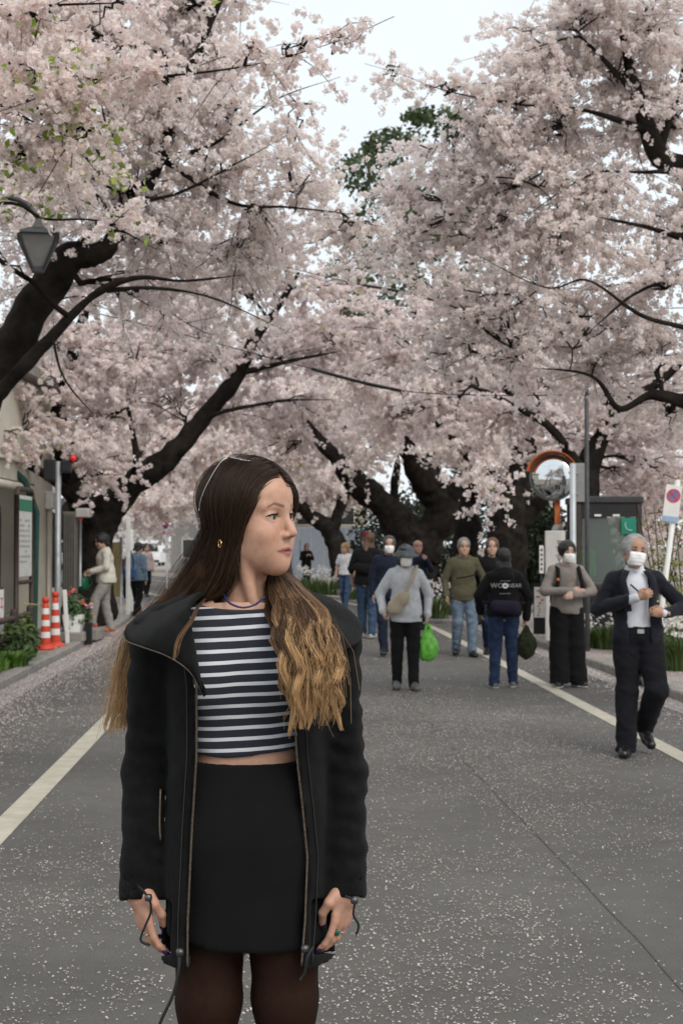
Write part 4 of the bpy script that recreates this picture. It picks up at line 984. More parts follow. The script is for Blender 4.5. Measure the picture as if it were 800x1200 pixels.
# overhead wires
def wire(lab, pts, rd, sleeve):
    P = spline([at(*q) for q in pts], 50); mid = P[25].copy(); r = empty('overhead_wire', mid, 0, lab, 'wire')
    MB().tube(P - mid, rd, 5).build('wire', black, r, smooth=True)
    S_ = spline([at(*q) for q in sleeve], 12); MB().tube(S_ - mid, rd * 3.0, 8).build('sleeve', black, r, smooth=True)
wire('overhead wire with thick black sleeve drooping over the road', [(-500, 160, 15), (-100, 310, 15), (200, 388, 15), (365, 432, 15), (470, 458, 15), (650, 463, 15), (900, 450, 15), (1300, 400, 15)], .006, [(365, 432, 15), (420, 447, 15), (470, 458, 15)])
wire('upper overhead wire with black sleeve crossing the canopy gap', [(-500, 100, 18), (-100, 212, 18), (260, 295, 18), (425, 334, 18), (530, 352, 18), (700, 362, 18), (1000, 352, 18), (1300, 320, 18)], .006, [(425, 334, 17.95), (480, 343, 17.95), (530, 351, 17.95)])

# hanging lantern
Yl = 8.4; p = at(45, 275, Yl); r = empty('street_lantern', (at(-75, 640, Yl)[0], Yl, .0), 0, 'tapered glass street lantern hung among the blossom', 'street lamp')
x0 = at(-75, 640, Yl)[0]; z0 = p[2]
MB().lathe([(.07, 0), (.06, .4), (.045, 1.5), (.04, z0 + .35), (0, z0 + .37)], n=12).build('post', dkgrey, r, smooth=True)
MB().tube(spline([(0, 0, z0 + .2), (.25, 0, z0 + .24), (p[0] - x0 - .1, 0, z0 + .2), (p[0] - x0, 0, z0 + .1)], 12), .016, 8).build('arm', dkgrey, r, smooth=True)
lx = p[0] - x0; top, bot, zt, zb = .115, .028, z0 - .01, z0 - .215
ln = empty('lantern', (lx, 0, 0), R(12), parent=r)
MB().lathe([(.165, 0), (.15, .015), (.05, .05), (.02, .10)], (0, 0, zt), 4, rotm('Z', R(45))).build('cap', dkgrey, ln)
MB().lathe([(0, -.01), (.05, -.01), (.05, .02), (0, .02)], (0, 0, zb), 4, rotm('Z', R(45))).build('foot', dkgrey, ln)
mg = glass_mat('lantern_glass', (.42, .42, .41), .40, .30)
for q in range(4):
    c, s = math.cos(q * math.pi / 2), math.sin(q * math.pi / 2); Rz = np.array([[c, -s, 0], [s, c, 0], [0, 0, 1]])
    V = np.array([[-top + .012, -top, zt], [top - .012, -top, zt], [bot, -bot, zb + .02], [-bot, -bot, zb + .02]]) @ Rz.T
    mesh('pane', V, [[0, 1, 2, 3]], mg, ln, smooth=False)
    MB().tube(np.array([[-top, -top, zt], [-bot, -bot, zb]]) @ Rz.T, .009, 6).build('glazing_bar', dkgrey, ln)
    MB().tube(np.array([[-top, -top, zt], [top, -top, zt]]) @ Rz.T, .009, 6).build('top_bar', dkgrey, ln)
MB().lathe([(0, 0), (.03, .02), (.04, .07), (.03, .12), (0, .13)], (0, 0, zb + .05), 12).build('bulb', white_p, ln, smooth=True)
# ------------------------------------------------------------------ bodies: smooth implicit surfaces meshed into one skin
class Field:
    def __init__(s, lo, hi, h, far=.12):
        s.lo = np.array(lo, float); s.h = h; s.far = far
        s.n = np.ceil((np.array(hi) - s.lo) / h).astype(int) + 1
        s.f = np.full(s.n, far, np.float32)
        s.ax = [(s.lo[i] + h * np.arange(s.n[i])).astype(np.float32) for i in range(3)]
    def _sl(s, lo, hi):
        a = np.clip(np.floor((np.array(lo) - s.lo) / s.h).astype(int), 0, s.n)
        b = np.clip(np.ceil((np.array(hi) - s.lo) / s.h).astype(int) + 1, 0, s.n)
        return tuple(slice(a[i], b[i]) for i in range(3))
    def grid(s, sl):
        return np.meshgrid(*[s.ax[i][sl[i]] for i in range(3)], indexing='ij', sparse=True)
    def put(s, prim, k=.02, op='add'):
        lo, hi, fn = prim; m = k + 3 * s.h
        sl = s._sl(np.array(lo) - m, np.array(hi) + m)
        if any(x.start >= x.stop for x in sl): return s
        d = fn(*s.grid(sl)).astype(np.float32); a = s.f[sl]
        if op == 'add':
            if k <= 0: s.f[sl] = np.minimum(a, d)
            else:
                hh = np.clip(.5 + .5 * (a - d) / k, 0, 1); s.f[sl] = a * (1 - hh) + d * hh - k * hh * (1 - hh)
        else:
            d = -d
            if k <= 0: s.f[sl] = np.maximum(a, d)
            else:
                hh = np.clip(.5 - .5 * (a - d) / k, 0, 1); s.f[sl] = a * (1 - hh) + d * hh + k * hh * (1 - hh)
        return s
    def cut(s, prim, k=.004): return s.put(prim, k, 'sub')
    def apply(s, fn):
        """field <- fn(field, X, Y, Z)"""
        X, Y, Z = np.meshgrid(*s.ax, indexing='ij', sparse=True); s.f = fn(s.f, X, Y, Z).astype(np.float32); return s
    def mesh(s):
        f = s.f; n = s.n; ins = f < 0
        c = [(i, j, k) for i in (0, 1) for j in (0, 1) for k in (0, 1)]
        cnt = sum(ins[i:n[0] - 1 + i, j:n[1] - 1 + j, k:n[2] - 1 + k].astype(np.int8) for i, j, k in c)
        act = np.argwhere((cnt > 0) & (cnt < 8)); m = len(act)
        vid = np.full(n - 1, -1, np.int32); vid[tuple(act.T)] = np.arange(m)
        vals = np.stack([f[act[:, 0] + i, act[:, 1] + j, act[:, 2] + k] for i, j, k in c], 1)
        pos = np.zeros((m, 3)); w_ = np.zeros(m)
        cc = np.array(c, float)
        for a in range(8):
            for b in range(a + 1, 8):
                if np.abs(cc[a] - cc[b]).sum() != 1: continue
                x = (vals[:, a] < 0) != (vals[:, b] < 0)
                t = vals[:, a] / (vals[:, a] - vals[:, b] + 1e-12)
                p = cc[a] + np.clip(t, 0, 1)[:, None] * (cc[b] - cc[a])
                pos[x] += p[x]; w_[x] += 1
        V = s.lo + (act + pos / w_[:, None]) * s.h
        F = []
        for ax_ in range(3):
            u, v = (ax_ + 1) % 3, (ax_ + 2) % 3
            sh = [slice(None)] * 3; sh2 = [slice(None)] * 3; sh[ax_] = slice(0, -1); sh2[ax_] = slice(1, None)
            A = ins[tuple(sh)]; B = ins[tuple(sh2)]
            e = np.argwhere(A != B); e = e[(e[:, u] > 0) & (e[:, v] > 0) & (e[:, u] < n[u] - 1) & (e[:, v] < n[v] - 1)]
            def g(du, dv):
                q = e.copy(); q[:, u] -= du; q[:, v] -= dv; return vid[tuple(q.T)]
            q = np.stack([g(1, 1), g(0, 1), g(0, 0), g(1, 0)], 1)
            flip = ~A[tuple(e.T)]; q[flip] = q[flip][:, ::-1]
            F.append(q)
        F = np.vstack(F); F = F[(F >= 0).all(1)]
        return V, F

def cap(a, b, ra, rb=None, sc=None):
    """tapered capsule; sc = (sx, sy, sz) squashes it about its middle"""
    rb = ra if rb is None else rb
    a = np.asarray(a, float); b = np.asarray(b, float); c = (a + b) / 2
    sc = np.ones(3) if sc is None else np.asarray(sc, float); m = max(ra, rb)
    lo = np.minimum(a, b) - m * sc.max(); hi = np.maximum(a, b) + m * sc.max()
    A = (a - c) / sc; D = (b - a) / sc; dd = float((D * D).sum()) + 1e-12; k = float(sc.min())
    def fn(X, Y, Z):
        x, y, z = (X - c[0]) / sc[0] - A[0], (Y - c[1]) / sc[1] - A[1], (Z - c[2]) / sc[2] - A[2]
        t = np.clip((x * D[0] + y * D[1] + z * D[2]) / dd, 0, 1)
        return (np.sqrt((x - t * D[0]) ** 2 + (y - t * D[1]) ** 2 + (z - t * D[2]) ** 2) - (ra + (rb - ra) * t)) * (k if k < 1 else 1)
    return lo, hi, fn
def ell(c, r, rot=None):
    c = np.asarray(c, float); r = np.asarray(r, float); m = r.max()
    Rm = np.eye(3) if rot is None else np.asarray(rot)
    def fn(X, Y, Z):
        x, y, z = X - c[0], Y - c[1], Z - c[2]
        q = [(Rm[0, i] * x + Rm[1, i] * y + Rm[2, i] * z) / r[i] for i in range(3)]
        k0 = np.sqrt(q[0] ** 2 + q[1] ** 2 + q[2] ** 2); k1 = np.sqrt((q[0] / r[0]) ** 2 + (q[1] / r[1]) ** 2 + (q[2] / r[2]) ** 2) + 1e-6
        return k0 * (k0 - 1) / k1
    return (c - m, c + m, fn) if rot is not None else (c - r, c + r, fn)
def bxp(c, hsz, rot=None, r=.0):
    c = np.asarray(c, float); hs = np.asarray(hsz, float); m = np.linalg.norm(hs)
    Rm = np.eye(3) if rot is None else np.asarray(rot)
    def fn(X, Y, Z):
        x, y, z = X - c[0], Y - c[1], Z - c[2]
        q = [np.abs(Rm[0, i] * x + Rm[1, i] * y + Rm[2, i] * z) - hs[i] + r for i in range(3)]
        o = np.sqrt(np.maximum(q[0], 0) ** 2 + np.maximum(q[1], 0) ** 2 + np.maximum(q[2], 0) ** 2)
        return o + np.minimum(np.maximum(q[0], np.maximum(q[1], q[2])), 0) - r
    return c - m, c + m, fn
def cluster(V, F, mask, cell):
    """merge vertices of the masked region on a coarse grid (hidden skin needs no detail)"""
    key = np.where(mask[:, None], np.round(V / cell), np.arange(len(V))[:, None] + 10_000_000).astype(np.int64)
    _, idx, inv = np.unique(key, axis=0, return_index=True, return_inverse=True); inv = inv.ravel()
    W = np.zeros((len(idx), 3)); cnt = np.zeros(len(idx)); np.add.at(W, inv, V); np.add.at(cnt, inv, 1); W /= cnt[:, None]
    G_ = inv[F]; ok = np.ones(len(G_), bool)
    for i in range(4):
        for j in range(i + 1, 4): ok &= G_[:, i] != G_[:, j]
    quads = G_[ok]; rest = G_[~ok]; T = []
    for f in rest:
        u = list(dict.fromkeys(f.tolist()))
        if len(u) == 3: T.append(u)
    return W, [quads, np.array(T, np.int32).reshape(-1, 3)]

def frame_from(yaw, pitch=0.0, roll=0.0):
    """head axes for a body facing -Y: columns forward, left-of-head(+X side), up"""
    Rm = rotm('Z', yaw) @ rotm('X', pitch) @ rotm('Y', roll)
    return Rm @ np.array([[0, 1, 0], [-1, 0, 0], [0, 0, 1.0]])

def head_prims(P0, A, s=1.0, fine=False, male=False):
    """implicit head: P0 eye-level centre, A columns (forward, side, up)"""
    def p(u, v, w_): return P0 + A @ (np.array([u, v, w_]) * s)
    e = lambda c, r: ell(p(*c), np.array(r) * s, A)
    c = lambda a, b, ra, rb: cap(p(*a), p(*b), ra * s, rb * s)
    j = .004 if male else 0
    out = [('a', e((-.014, 0, .028), (.098, .075, .086)), .01), ('a', e((.026, 0, -.030), (.063, .057 + j, .085)), .03),
           ('a', e((.035, 0, .045), (.056, .058, .045)), .03)]
    for sg in (-1, 1):
        out += [('a', c((.004, sg * (.047 + j), -.060), (.064, sg * .012, -.101), .0150 + j, .013), .030),
                ('a', e((.060, sg * .040, -.034), (.024, .022, .024)), .024),
                ('a', c((.080, sg * .010, .019), (.066, sg * .046, .019), .0068 + j * .6, .006), .016)]
    out += [('a', e((.074, 0, -.100), (.016, .0145 + j, .015)), .022),
            ('a', e((.070, 0, -.072), (.020, .034, .028)), .022),
            ('a', e((.047, .028, -.060), (.025, .025, .034)), .03), ('a', e((.047, -.028, -.060), (.025, .025, .034)), .03),
            ('a', c((.083, 0, .008), (.1035, 0, -.029), .0066, .0074), .012), ('a', e((.1065, 0, -.0350), (.0092, .0080, .0075)), .009)]
    for sg in (-1, 1):
        out += [('a', e((.0940, sg * .0110, -.0395), (.0100, .0058, .0062)), .007),
                ('a', e((-.006, sg * (.070 if fine else .077), -.014), (.016, .007, .031)), .008)]
        if fine:
            out += [('s', e((.101, sg * .033, -.001), (.021, .017, .0125)), .012)]
        else: out += [('s', e((.100, sg * .033, -.002), (.020, .016, .011)), .010)]
    if fine:
        for sg in (-1, 1):
            out += [('a', e((.0695, sg * .0320, -.001), (.0160, .0175, .0152)), .004),
                    ('s', e((.0870, sg * .0325, -.0022), (.0120, .0180, .0060)), .0015)]
            out += [('s', e((.1005, sg * .0064, -.0460), (.006, .0034, .003)), .002)]
        out += [('a', c((.0925, 0, -.0655), (.074, .0300, -.0708), .0053, .0020), .005), ('a', c((.0925, 0, -.0655), (.074, -.0300, -.0708), .0053, .0020), .005),
                ('a', c((.0915, .004, -.0768), (.074, .0280, -.0718), .0065, .0020), .004), ('a', c((.0915, -.004, -.0768), (.074, -.0280, -.0718), .0065, .0020), .004),
                ('s', c((.0975, 0, -.0712), (.077, .031, -.0710), .0014, .0008), .0025), ('s', c((.0975, 0, -.0712), (.077, -.031, -.0710), .0014, .0008), .0025)]
    else:
        out += [('a', c((.092, -.012, -.066), (.092, .012, -.066), .0055, .0055), .006), ('a', c((.0905, -.010, -.077), (.0905, .010, -.077), .006, .006), .005)]
    return out
def put_all(fld, prims):
    for op, pr, k in prims: fld.put(pr, k, 'add' if op == 'a' else 'sub')

def hand_prims(wr, d, side, palmn, curl=.5, s=1.0, spread=.0, thumb=.6, curls=None):
    """wr wrist, d along the forearm, side = towards the thumb, palmn = the way the palm faces"""
    d = np.asarray(d, float); d /= np.linalg.norm(d); n = np.asarray(palmn, float); n = n - d * (n @ d); n /= np.linalg.norm(n)
    t = np.asarray(side, float); t = t - d * (t @ d) - n * (t @ n); t /= np.linalg.norm(t)
    P = lambda a, b, c: wr + s * (a * d + b * t + c * n)
    A = np.stack([d, t, n], 1); out = []; tips = []
    out.append(('a', ell(P(.048, 0, .0), np.array([.050, .040, .0165]) * s, A), .012))
    out.append(('a', cap(P(-.03, 0, 0), P(.02, 0, 0), .025 * s, .026 * s, None), .015))
    for i, (b, L, rr) in enumerate([(.029, .072, .0086), (.0100, .080, .0090), (-.0095, .075, .0086), (-.028, .060, .0076)]):
        cu = curls[i] if curls is not None else curl
        a0 = .084 if i in (1, 2) else .078
        p0 = P(a0 - .012, b, .0); ang = cu * .9; pos = np.array([a0, b * (1 + spread), .0]); pts = [P(*pos)]
        for q, fr in enumerate((.46, .31, .23)):
            ang2 = ang * (.55 + q * .75)
            pos = pos + L * fr * np.array([math.cos(ang2), b * spread * 3, math.sin(ang2)]); pts.append(P(*pos))
        out.append(('a', cap(p0, pts[0], rr * s * 1.08, rr * s * 1.05), .006))
        for q in range(3): out.append(('a', cap(pts[q], pts[q + 1], rr * s * (1.04 - .1 * q), rr * s * (.95 - .1 * q)), .003))
        tips.append((pts, rr * s))
    q0, q1, q2, q3 = P(.012, .026, .004), P(.038, .048, .010), P(.064, .056 - .012 * thumb, .014 + .012 * thumb), P(.088, .053 - .028 * thumb, .016 + .018 * thumb)
    out += [('a', cap(q0, q1, .0165 * s, .0125 * s), .010), ('a', cap(q1, q2, .0115 * s, .0100 * s), .004), ('a', cap(q2, q3, .0100 * s, .0080 * s), .003)]
    tips.append(([q0, q1, q2, q3], .009 * s))
    return out, tips

SKIN = M('skin', attr=True, rough=.5, var=.06, nscale=25, sss=.12, spec=.35)
def cloth(name, col, rough=.9, var=.12, nscale=18, bump=.25, bscale=90, sheen=.03):
    return M('cloth_' + name, col, rough, var, nscale, bump, bscale, sheen=sheen, spec=.1)

def figure(label, pos, heading, H, skin=(.46, .29, .215), voxel=.009, arms=None, legs=None, lean=(0, 0), head=(0, 0, 0), build=1.0, male=False,
           top=None, bottoms=None, shoes=None, hair=None, mask=None, hat=None, group='people walking in the street', extra=None, hands=None, wrinkle=.0065):
    """A clothed person facing local -Y. arms: {'L':(elbow, wrist), 'R':...} and legs: {'L':(knee, ankle, toe dir)} in 1.70 m body units."""
    s = H / 1.70
    root = empty('person', pos, heading, label, 'person', group)
    lx, ly = lean
    def S(x, y, z):      # lean of the trunk above the hips
        t = max(0, z - .92); return np.array([x + lx * t, y + ly * t, z])
    J = {}
    for k, sg in (('L', 1), ('R', -1)):
        J['sh' + k] = S(sg * .163 * build ** .5, .012, 1.362)
        e, w_ = (arms or {}).get(k, ((sg * .235, .03, 1.12), (sg * .235, -.03, .875)))
        J['el' + k] = S(*e); J['wr' + k] = S(*w_)
        kn, an, td = (legs or {}).get(k, ((sg * .095, -.015, .49), (sg * .092, .02, .085), (sg * .15, -1)))
        J['hp' + k] = np.array([sg * .085, .0, .90]); J['kn' + k] = np.array(kn, float); J['an' + k] = np.array(an, float)
        t = np.array([td[0], td[1], td[2] if len(td) > 2 else 0.0], float); J['td' + k] = t / np.linalg.norm(t)
    for k in list(J):
        if not k.startswith('td'): J[k] = J[k] * s
    z = lambda *a: S(*a) * s
    B = build
    xs = [J[k][0] for k in J if k[:2] in ('el', 'wr', 'an', 'kn')]; ys = [J[k][1] for k in J if k[:2] in ('el', 'wr', 'an', 'kn')]
    lo = (min(xs + [-.24 * s]) - .22, min(ys + [-.2]) - .26, -.03); hi = (max(xs + [.24 * s]) + .22, max(ys + [.2]) + .2, 1.78 * s + .05)
    A = frame_from(*head); hc = z(0, -.025, 1.585) + np.array([0, -.01, 0])
    # --- body
    f = Field(lo, hi, voxel)
    def torso(g, o, k=.05, full=True):
        g.put(ell(z(0, .0, 1.27), np.array([.148 * B + o, .103 * B + o, .165 + o]) * s), k); [g.put(cap(z(0, .02, 1.415), z(q_ * .135, .012, 1.368), (.046 + o * .6) * s, (.050 + o * .8) * s), k) for q_ in (-1, 1)]
        g.put(ell(z(0, .0, 1.09), np.array([.135 * B + o, .098 * B + o, .15 + o]) * s), k)
    def hips(g, o, k=.05): g.put(ell(np.array([0, .012, .93]) * s, np.array([.158 * B + o, .118 * B + o, .12 + o]) * s), k)
    torso(f, 0); hips(f, 0)
    f.put(cap(z(0, .015, 1.38), z(0, -.005, 1.50) * .5 + (hc - A[:, 2] * .06 * s) * .5, .056 * s, .049 * s), .03)
    tips = []
    for k, sg in (('L', 1), ('R', -1)):
        f.put(cap(J['sh' + k], J['el' + k], .047 * s * B ** .5, .036 * s), .03); f.put(cap(J['el' + k], J['wr' + k], .037 * s, .026 * s), .02)
        d = J['wr' + k] - J['el' + k]; hd = (hands or {}).get(k, {})
        pr, _ = hand_prims(J['wr' + k], hd.get('d', d), hd.get('side', (-sg * .2, -1, 0)), hd.get('palm', (-sg, 0, 0)), hd.get('curl', .6), s * .95)
        put_all(f, pr)
        f.put(cap(J['hp' + k], J['kn' + k], .084 * s * B ** .5, .055 * s), .03); f.put(cap(J['kn' + k], J['an' + k], .053 * s, .037 * s), .02)
        f.put(cap(J['an' + k], J['an' + k] + J['td' + k] * .13 * s + np.array([0, 0, -.045 * s]), .036 * s, .03 * s), .02)
    sb = s; s = s * 1.07
    put_all(f, head_prims(hc, A, s, male=male))
    V, F = f.mesh()
    q = (V - hc) @ A / s                       # head coordinates
    C = np.tile(np.array(skin), (len(V), 1))
    hd_ = q[:, 2] > -.14
    def paint(m_, col): C[m_] = np.array(col)
    cheek = np.exp(-(((q[:, 0] - .07) / .03) ** 2 + ((np.abs(q[:, 1]) - .04) / .025) ** 2 + ((q[:, 2] + .04) / .03) ** 2))[:, None]
    C = C * (1 - .16 * cheek) + np.array([.50, .22, .17]) * .16 * cheek
    front = q[:, 0] > .045
    paint(front & (((np.abs(q[:, 1]) - .033) / .017) ** 2 + ((q[:, 2] + .002) / .0075) ** 2 < 1), (.05, .035, .03))
    paint(front & (((np.abs(q[:, 1]) - .034) / .022) ** 2 + ((q[:, 2] - .021) / .006) ** 2 < 1), (.06, .045, .04) if hair is None or hair.get('col', (0,))[0] < .2 else (.25, .22, .2))
    paint(front & (((q[:, 1]) / .022) ** 2 + ((q[:, 2] + .0715) / .0085) ** 2 < 1), (.40, .16, .13))
    s = sb
    if shoes: C[V[:, 2] < .32 * s] = np.array([.012, .012, .014])
    near_w = np.zeros(len(V), bool)
    for k in 'LR': near_w |= np.linalg.norm(V - J['wr' + k], axis=1) < .17
    keep = hd_ | near_w
    bareleg = bottoms is None
    mask_c = ~keep if not bareleg else (~keep & (V[:, 2] > .5 * s))
    W, FF = cluster(V, F, mask_c, .028)
    # colours follow by nearest cell: recompute on the merged points
    q2 = np.round(V / 1e-5).astype(np.int64)
    key = np.where(mask_c[:, None], np.round(V / .028), np.arange(len(V))[:, None] + 10_000_000).astype(np.int64)
    _, idx = np.unique(key, axis=0, return_index=True)
    mesh('body', W, FF, SKIN, root, col=C[idx])
    # --- clothing helper
    vb = voxel; voxel = voxel * 1.55
    def wr_(g, amp, seed):
        if not amp: return
        Xs = np.stack(np.meshgrid(*g.ax, indexing='ij'), -1); near = np.abs(g.f) < .03
        P = Xs[near]; nz_ = vnoise(P * np.array([1, 1, 1.5]), 7, seed) + .7 * vnoise(P @ np.array([[1, .2, .5], [0, 1, .3], [.3, 0, 1.9]]), 15, seed + 1) + .35 * vnoise(P * np.array([1, 1, 2]), 31, seed + 2)
        g.f[near] += amp * nz_.astype(np.float32)
    tp = top or {}
    o = tp.get('o', .014); hem = tp.get('hem', .86) * s; sl = tp.get('sleeve', 1.0)
    def sleeves(g, o2, sl2, k=.03):
        for kk in 'LR':
            e1 = J['el' + kk]; w1 = J['wr' + kk]
            if sl2 < .5:
                e1 = J['sh' + kk] + (J['el' + kk] - J['sh' + kk]) * (sl2 * 2)
                g.put(cap(J['sh' + kk], e1, (.05 * B ** .5 + o2) * s, (.046 + o2 * 1.3) * s), k)
            else:
                t = (sl2 - .5) * 2; we = e1 + (w1 - e1) * t
                g.put(cap(J['sh' + kk], e1, (.049 * B ** .5 + o2 * .7) * s, (.041 + o2 * .75) * s), k); g.put(cap(e1, we, (.040 + o2 * .75) * s, (.030 + o2 * .7) * s), .015)
    def hemcut(g, zc, sl2):
        g.cut((lo, hi, lambda X, Y, Z: Z - zc + 0 * X + 0 * Y), .006) if False else None
    g = Field(lo, (hi[0], hi[1], 1.56 * s), voxel)
    torso(g, o, .05)
    hz = np.array([0, .012, .93]) * s
    g.put(ell(hz, np.array([.160 * B + o, .120 * B + o, .125 + o]) * s), .06)
    g.put(cap(np.array([0, .008, 1.02]) * s, np.array([0, .010, hem / s - .12]) * s, (.148 * B + o) * s, (.176 * B + o * 1.1) * s, (1, .75, 1)), .05)
    g.apply(lambda v, X, Y, Z: np.maximum(v, hem - Z))
    sleeves(g, o, sl)
    if not tp.get('turtle'):       # neck opening
        g.cut(ell(z(0, -.012, 1.475), np.array([.075, .080, .055]) * s), .012)
    if tp.get('hood'):
        for t in np.linspace(-.15 * math.pi, 1.15 * math.pi, 9):
            pass
        pts = [z(.088 * math.cos(t), .015 + .085 * math.sin(t), 1.435 + .025 * math.sin(t)) for t in np.linspace(-.35 * math.pi, 1.35 * math.pi, 12)]
        for a, b in zip(pts[:-1], pts[1:]): g.put(cap(a, b, .030 * s), .010)
        g.put(ell(z(0, .115, 1.36), np.array([.10, .05, .10]) * s), .03)
    if tp.get('collar'):
        pts = [z(.068 * math.cos(t), .005 + .062 * math.sin(t), 1.44 + .012 * math.sin(t)) for t in np.linspace(-.42 * math.pi, 1.42 * math.pi, 12)]
        for a, b in zip(pts[:-1], pts[1:]): g.put(cap(a, b, .016 * s, None, (1, 1, 1.5)), .008)
    if tp.get('open'):             # open front, (x left edge, x right edge) at chest
        xl, xr = tp['open']
        yf = lambda Z: -.01
        g.apply(lambda v, X, Y, Z: np.maximum(v, -np.maximum(np.maximum(np.maximum((xl * s - .02 * (1.3 * s - Z)) - X + lx * (Z - .92 * s), X - lx * (Z - .92 * s) - (xr * s)), Y - (-.02)), np.maximum(.60 * s - Z, Z - 1.5 * s))))
    wr_(g, wrinkle, 3)
    V, F = g.mesh(); mesh(tp.get('name', 'top'), V, F, tp['mat'], root)
    if tp.get('inner'):
        g = Field(lo, (hi[0], hi[1], 1.56 * s), voxel); torso(g, tp.get('oi', .006), .05); g.put(ell(hz, np.array([.160 * B, .120 * B, .125]) * s), .06)
        g.apply(lambda v, X, Y, Z: np.maximum(v, tp.get('inner_hem', .93) * s - Z)); g.cut(ell(z(0, -.012, 1.475), np.array([.062, .07, .05]) * s), .012); wr_(g, .003, 5)
        if tp.get('sleeve_inner'):
            for kk in 'LR':
                w1 = J['wr' + kk]; e1 = J['el' + kk]; d = (w1 - e1) / np.linalg.norm(w1 - e1)
                g.put(cap(w1 - d * .09 * s, w1 - d * .005, .036 * s, .036 * s), .004)
        for sg in (-1, 1): g.put(cap(z(0, -.075, 1.435), z(sg * .058, -.005, 1.465), .014 * s, .017 * s), .008)
        V, F = g.mesh(); mesh('shirt', V, F, tp['inner'], root)
    # --- bottoms
    if bottoms:
        ob = bottoms.get('o', .014); fl = bottoms.get('flare', 0.0)
        g = Field(lo, (hi[0], hi[1], 1.10 * s), voxel)
        g.put(ell(np.array([0, .012, .94]) * s, np.array([.156 * B + ob * .7, .118 * B + ob * .7, .125]) * s), .04)
        for kk in 'LR':
            g.put(cap(J['hp' + kk], J['kn' + kk], (.085 * B ** .5 + ob) * s, (.060 + ob + fl * .5) * s), .025)
            a1 = J['an' + kk]; g.put(cap(J['kn' + kk], a1 + (a1 - J['kn' + kk]) * .08, (.060 + ob + fl * .5) * s, (.046 + ob + fl) * s), .015)
            g.cut(bxp(a1 + np.array([0, 0, -.165 + bottoms.get('hem', .0)]) * s, np.array([.12 + fl, .2 + fl, .12]) * s), .004)
        g.apply(lambda v, X, Y, Z: np.maximum(v, Z - 1.045 * s))
        wr_(g, wrinkle * 1.25, 7)
        Xs = np.stack(np.meshgrid(*g.ax, indexing='ij'), -1); ne = np.abs(g.f) < .03; Pn = Xs[ne]; lowm = np.exp(-(Pn[:, 2] / (.20 * s)) ** 2) + .5 * np.exp(-((Pn[:, 2] - .50 * s) / (.07 * s)) ** 2)
        g.f[ne] += (.007 * lowm * vnoise(Pn * np.array([.5, .5, 2.2]), 16, 11)).astype(np.float32)
        V, F = g.mesh(); mesh(bottoms.get('name', 'trousers'), V, F, bottoms['mat'], root)
    # --- shoes
    if shoes:
        for kk in 'LR':
            an = J['an' + kk]; td = J['td' + kk]; heel = an - np.array([0, 0, .05 * s]) - td * .045 * s; toe = an + td * .175 * s - np.array([0, 0, .052 * s])
            if len((legs or {}).get(kk, ((), (), (0, 0)))[2]) < 3: toe[2] = heel[2] = max(an[2] - .05 * s, .03)
            sd_ = np.cross([0, 0, 1], td); sd_ /= np.linalg.norm(sd_) + 1e-9
            lo2 = np.minimum(np.minimum(heel, toe), an) - .09; hi2 = np.maximum(np.maximum(heel, toe), an) + .09
            g = Field(lo2, hi2, max(.0085, min(voxel, .011))); g.put(cap(heel, heel * .45 + toe * .55, .042 * s, .047 * s), .01); g.put(cap(heel * .45 + toe * .55, toe - td * .02 * s, .047 * s, .038 * s), .02); g.put(cap(an + np.array([0, 0, .03]), heel * .6 + toe * .4, .047 * s, .040 * s), .02)
            base = min(heel[2], toe[2]) - .028
            if abs(td[2]) < .05: g.apply(lambda v, X, Y, Z: np.maximum(v, base - Z))
            V, F = g.mesh(); so = mesh('shoe', V, F, shoes['mat'], root)
            if shoes.get('sole') is not None:
                g = Field(lo2, hi2, max(.0085, min(voxel, .011))); g.put(cap(heel, heel * .45 + toe * .55, .046 * s, .051 * s), .01); g.put(cap(heel * .45 + toe * .55, toe - td * .02 * s, .051 * s, .042 * s), .02)
                g.apply(lambda v, X, Y, Z: np.maximum(np.maximum(v, base - .003 - Z), Z - base - .018)) if abs(td[2]) < .05 else None
                if abs(td[2]) < .05:
                    V, F = g.mesh(); mesh('sole', V, F, shoes['sole'], so)
    # --- hair, hat, mask
    voxel = vb
    s = s * 1.07
    P = lambda u, v, w_: hc + A @ (np.array([u, v, w_]) * s)
    if hair:
        st = hair.get('style', 'short'); hb = .20 * s; low = .34 if st in ('long', 'bob') else .0
        g = Field(hc - hb - np.array([0, 0, low]), hc + hb, .0085)
        t = hair.get('t', .012)
        g.put(ell(P(-.016, 0, .030), np.array([.100 + t, .077 + t, .088 + t]) * s, A), .01)
        if st == 'bald':
            g.cut(ell(P(.02, 0, .10), np.array([.125, .070, .085]) * s, A), .01); g.cut(ell(P(.115, 0, -.02), np.array([.125, .12, .16]) * s, A), .01)
        else:
            g.cut(ell(P(.110, 0, -.045 + hair.get('line', 0)), np.array([.072, .068, .108]) * s, A), .02)
        g.cut(ell(P(.02, 0, -.13), np.array([.095, .10, .10]) * s, A), .02)
        if st in ('long', 'bob'):
            L = hair.get('len', .22)
            for v in (-.055, -.03, 0, .03, .055): g.put(cap(P(-.055 + abs(v) * .3, v, .0), hc + np.array([0, .055, 0]) + A @ np.array([-.05, v * 1.1, 0]) * s + np.array([0, 0, -L * s]), .034 * s, .022 * s), .02)
        if st == 'bun': g.put(ell(P(-.12, 0, .04), np.array([.04, .045, .04]) * s, A), .02)
        if st == 'bangs':
            for v in (-.045, -.02, .01, .04): g.put(cap(P(.05, v * .8, .09), P(.088 - abs(v) * .4, v, .035), .017 * s, .010 * s), .01)
            for v in (-1, 1): g.put(cap(P(.01, v * .078, .05), P(.02, v * .076, -.03), .018 * s, .012 * s), .01)
        wr_(g, .007, 9)
        V, F = g.mesh(); mesh('hair', V, F, hair['mat'], root)
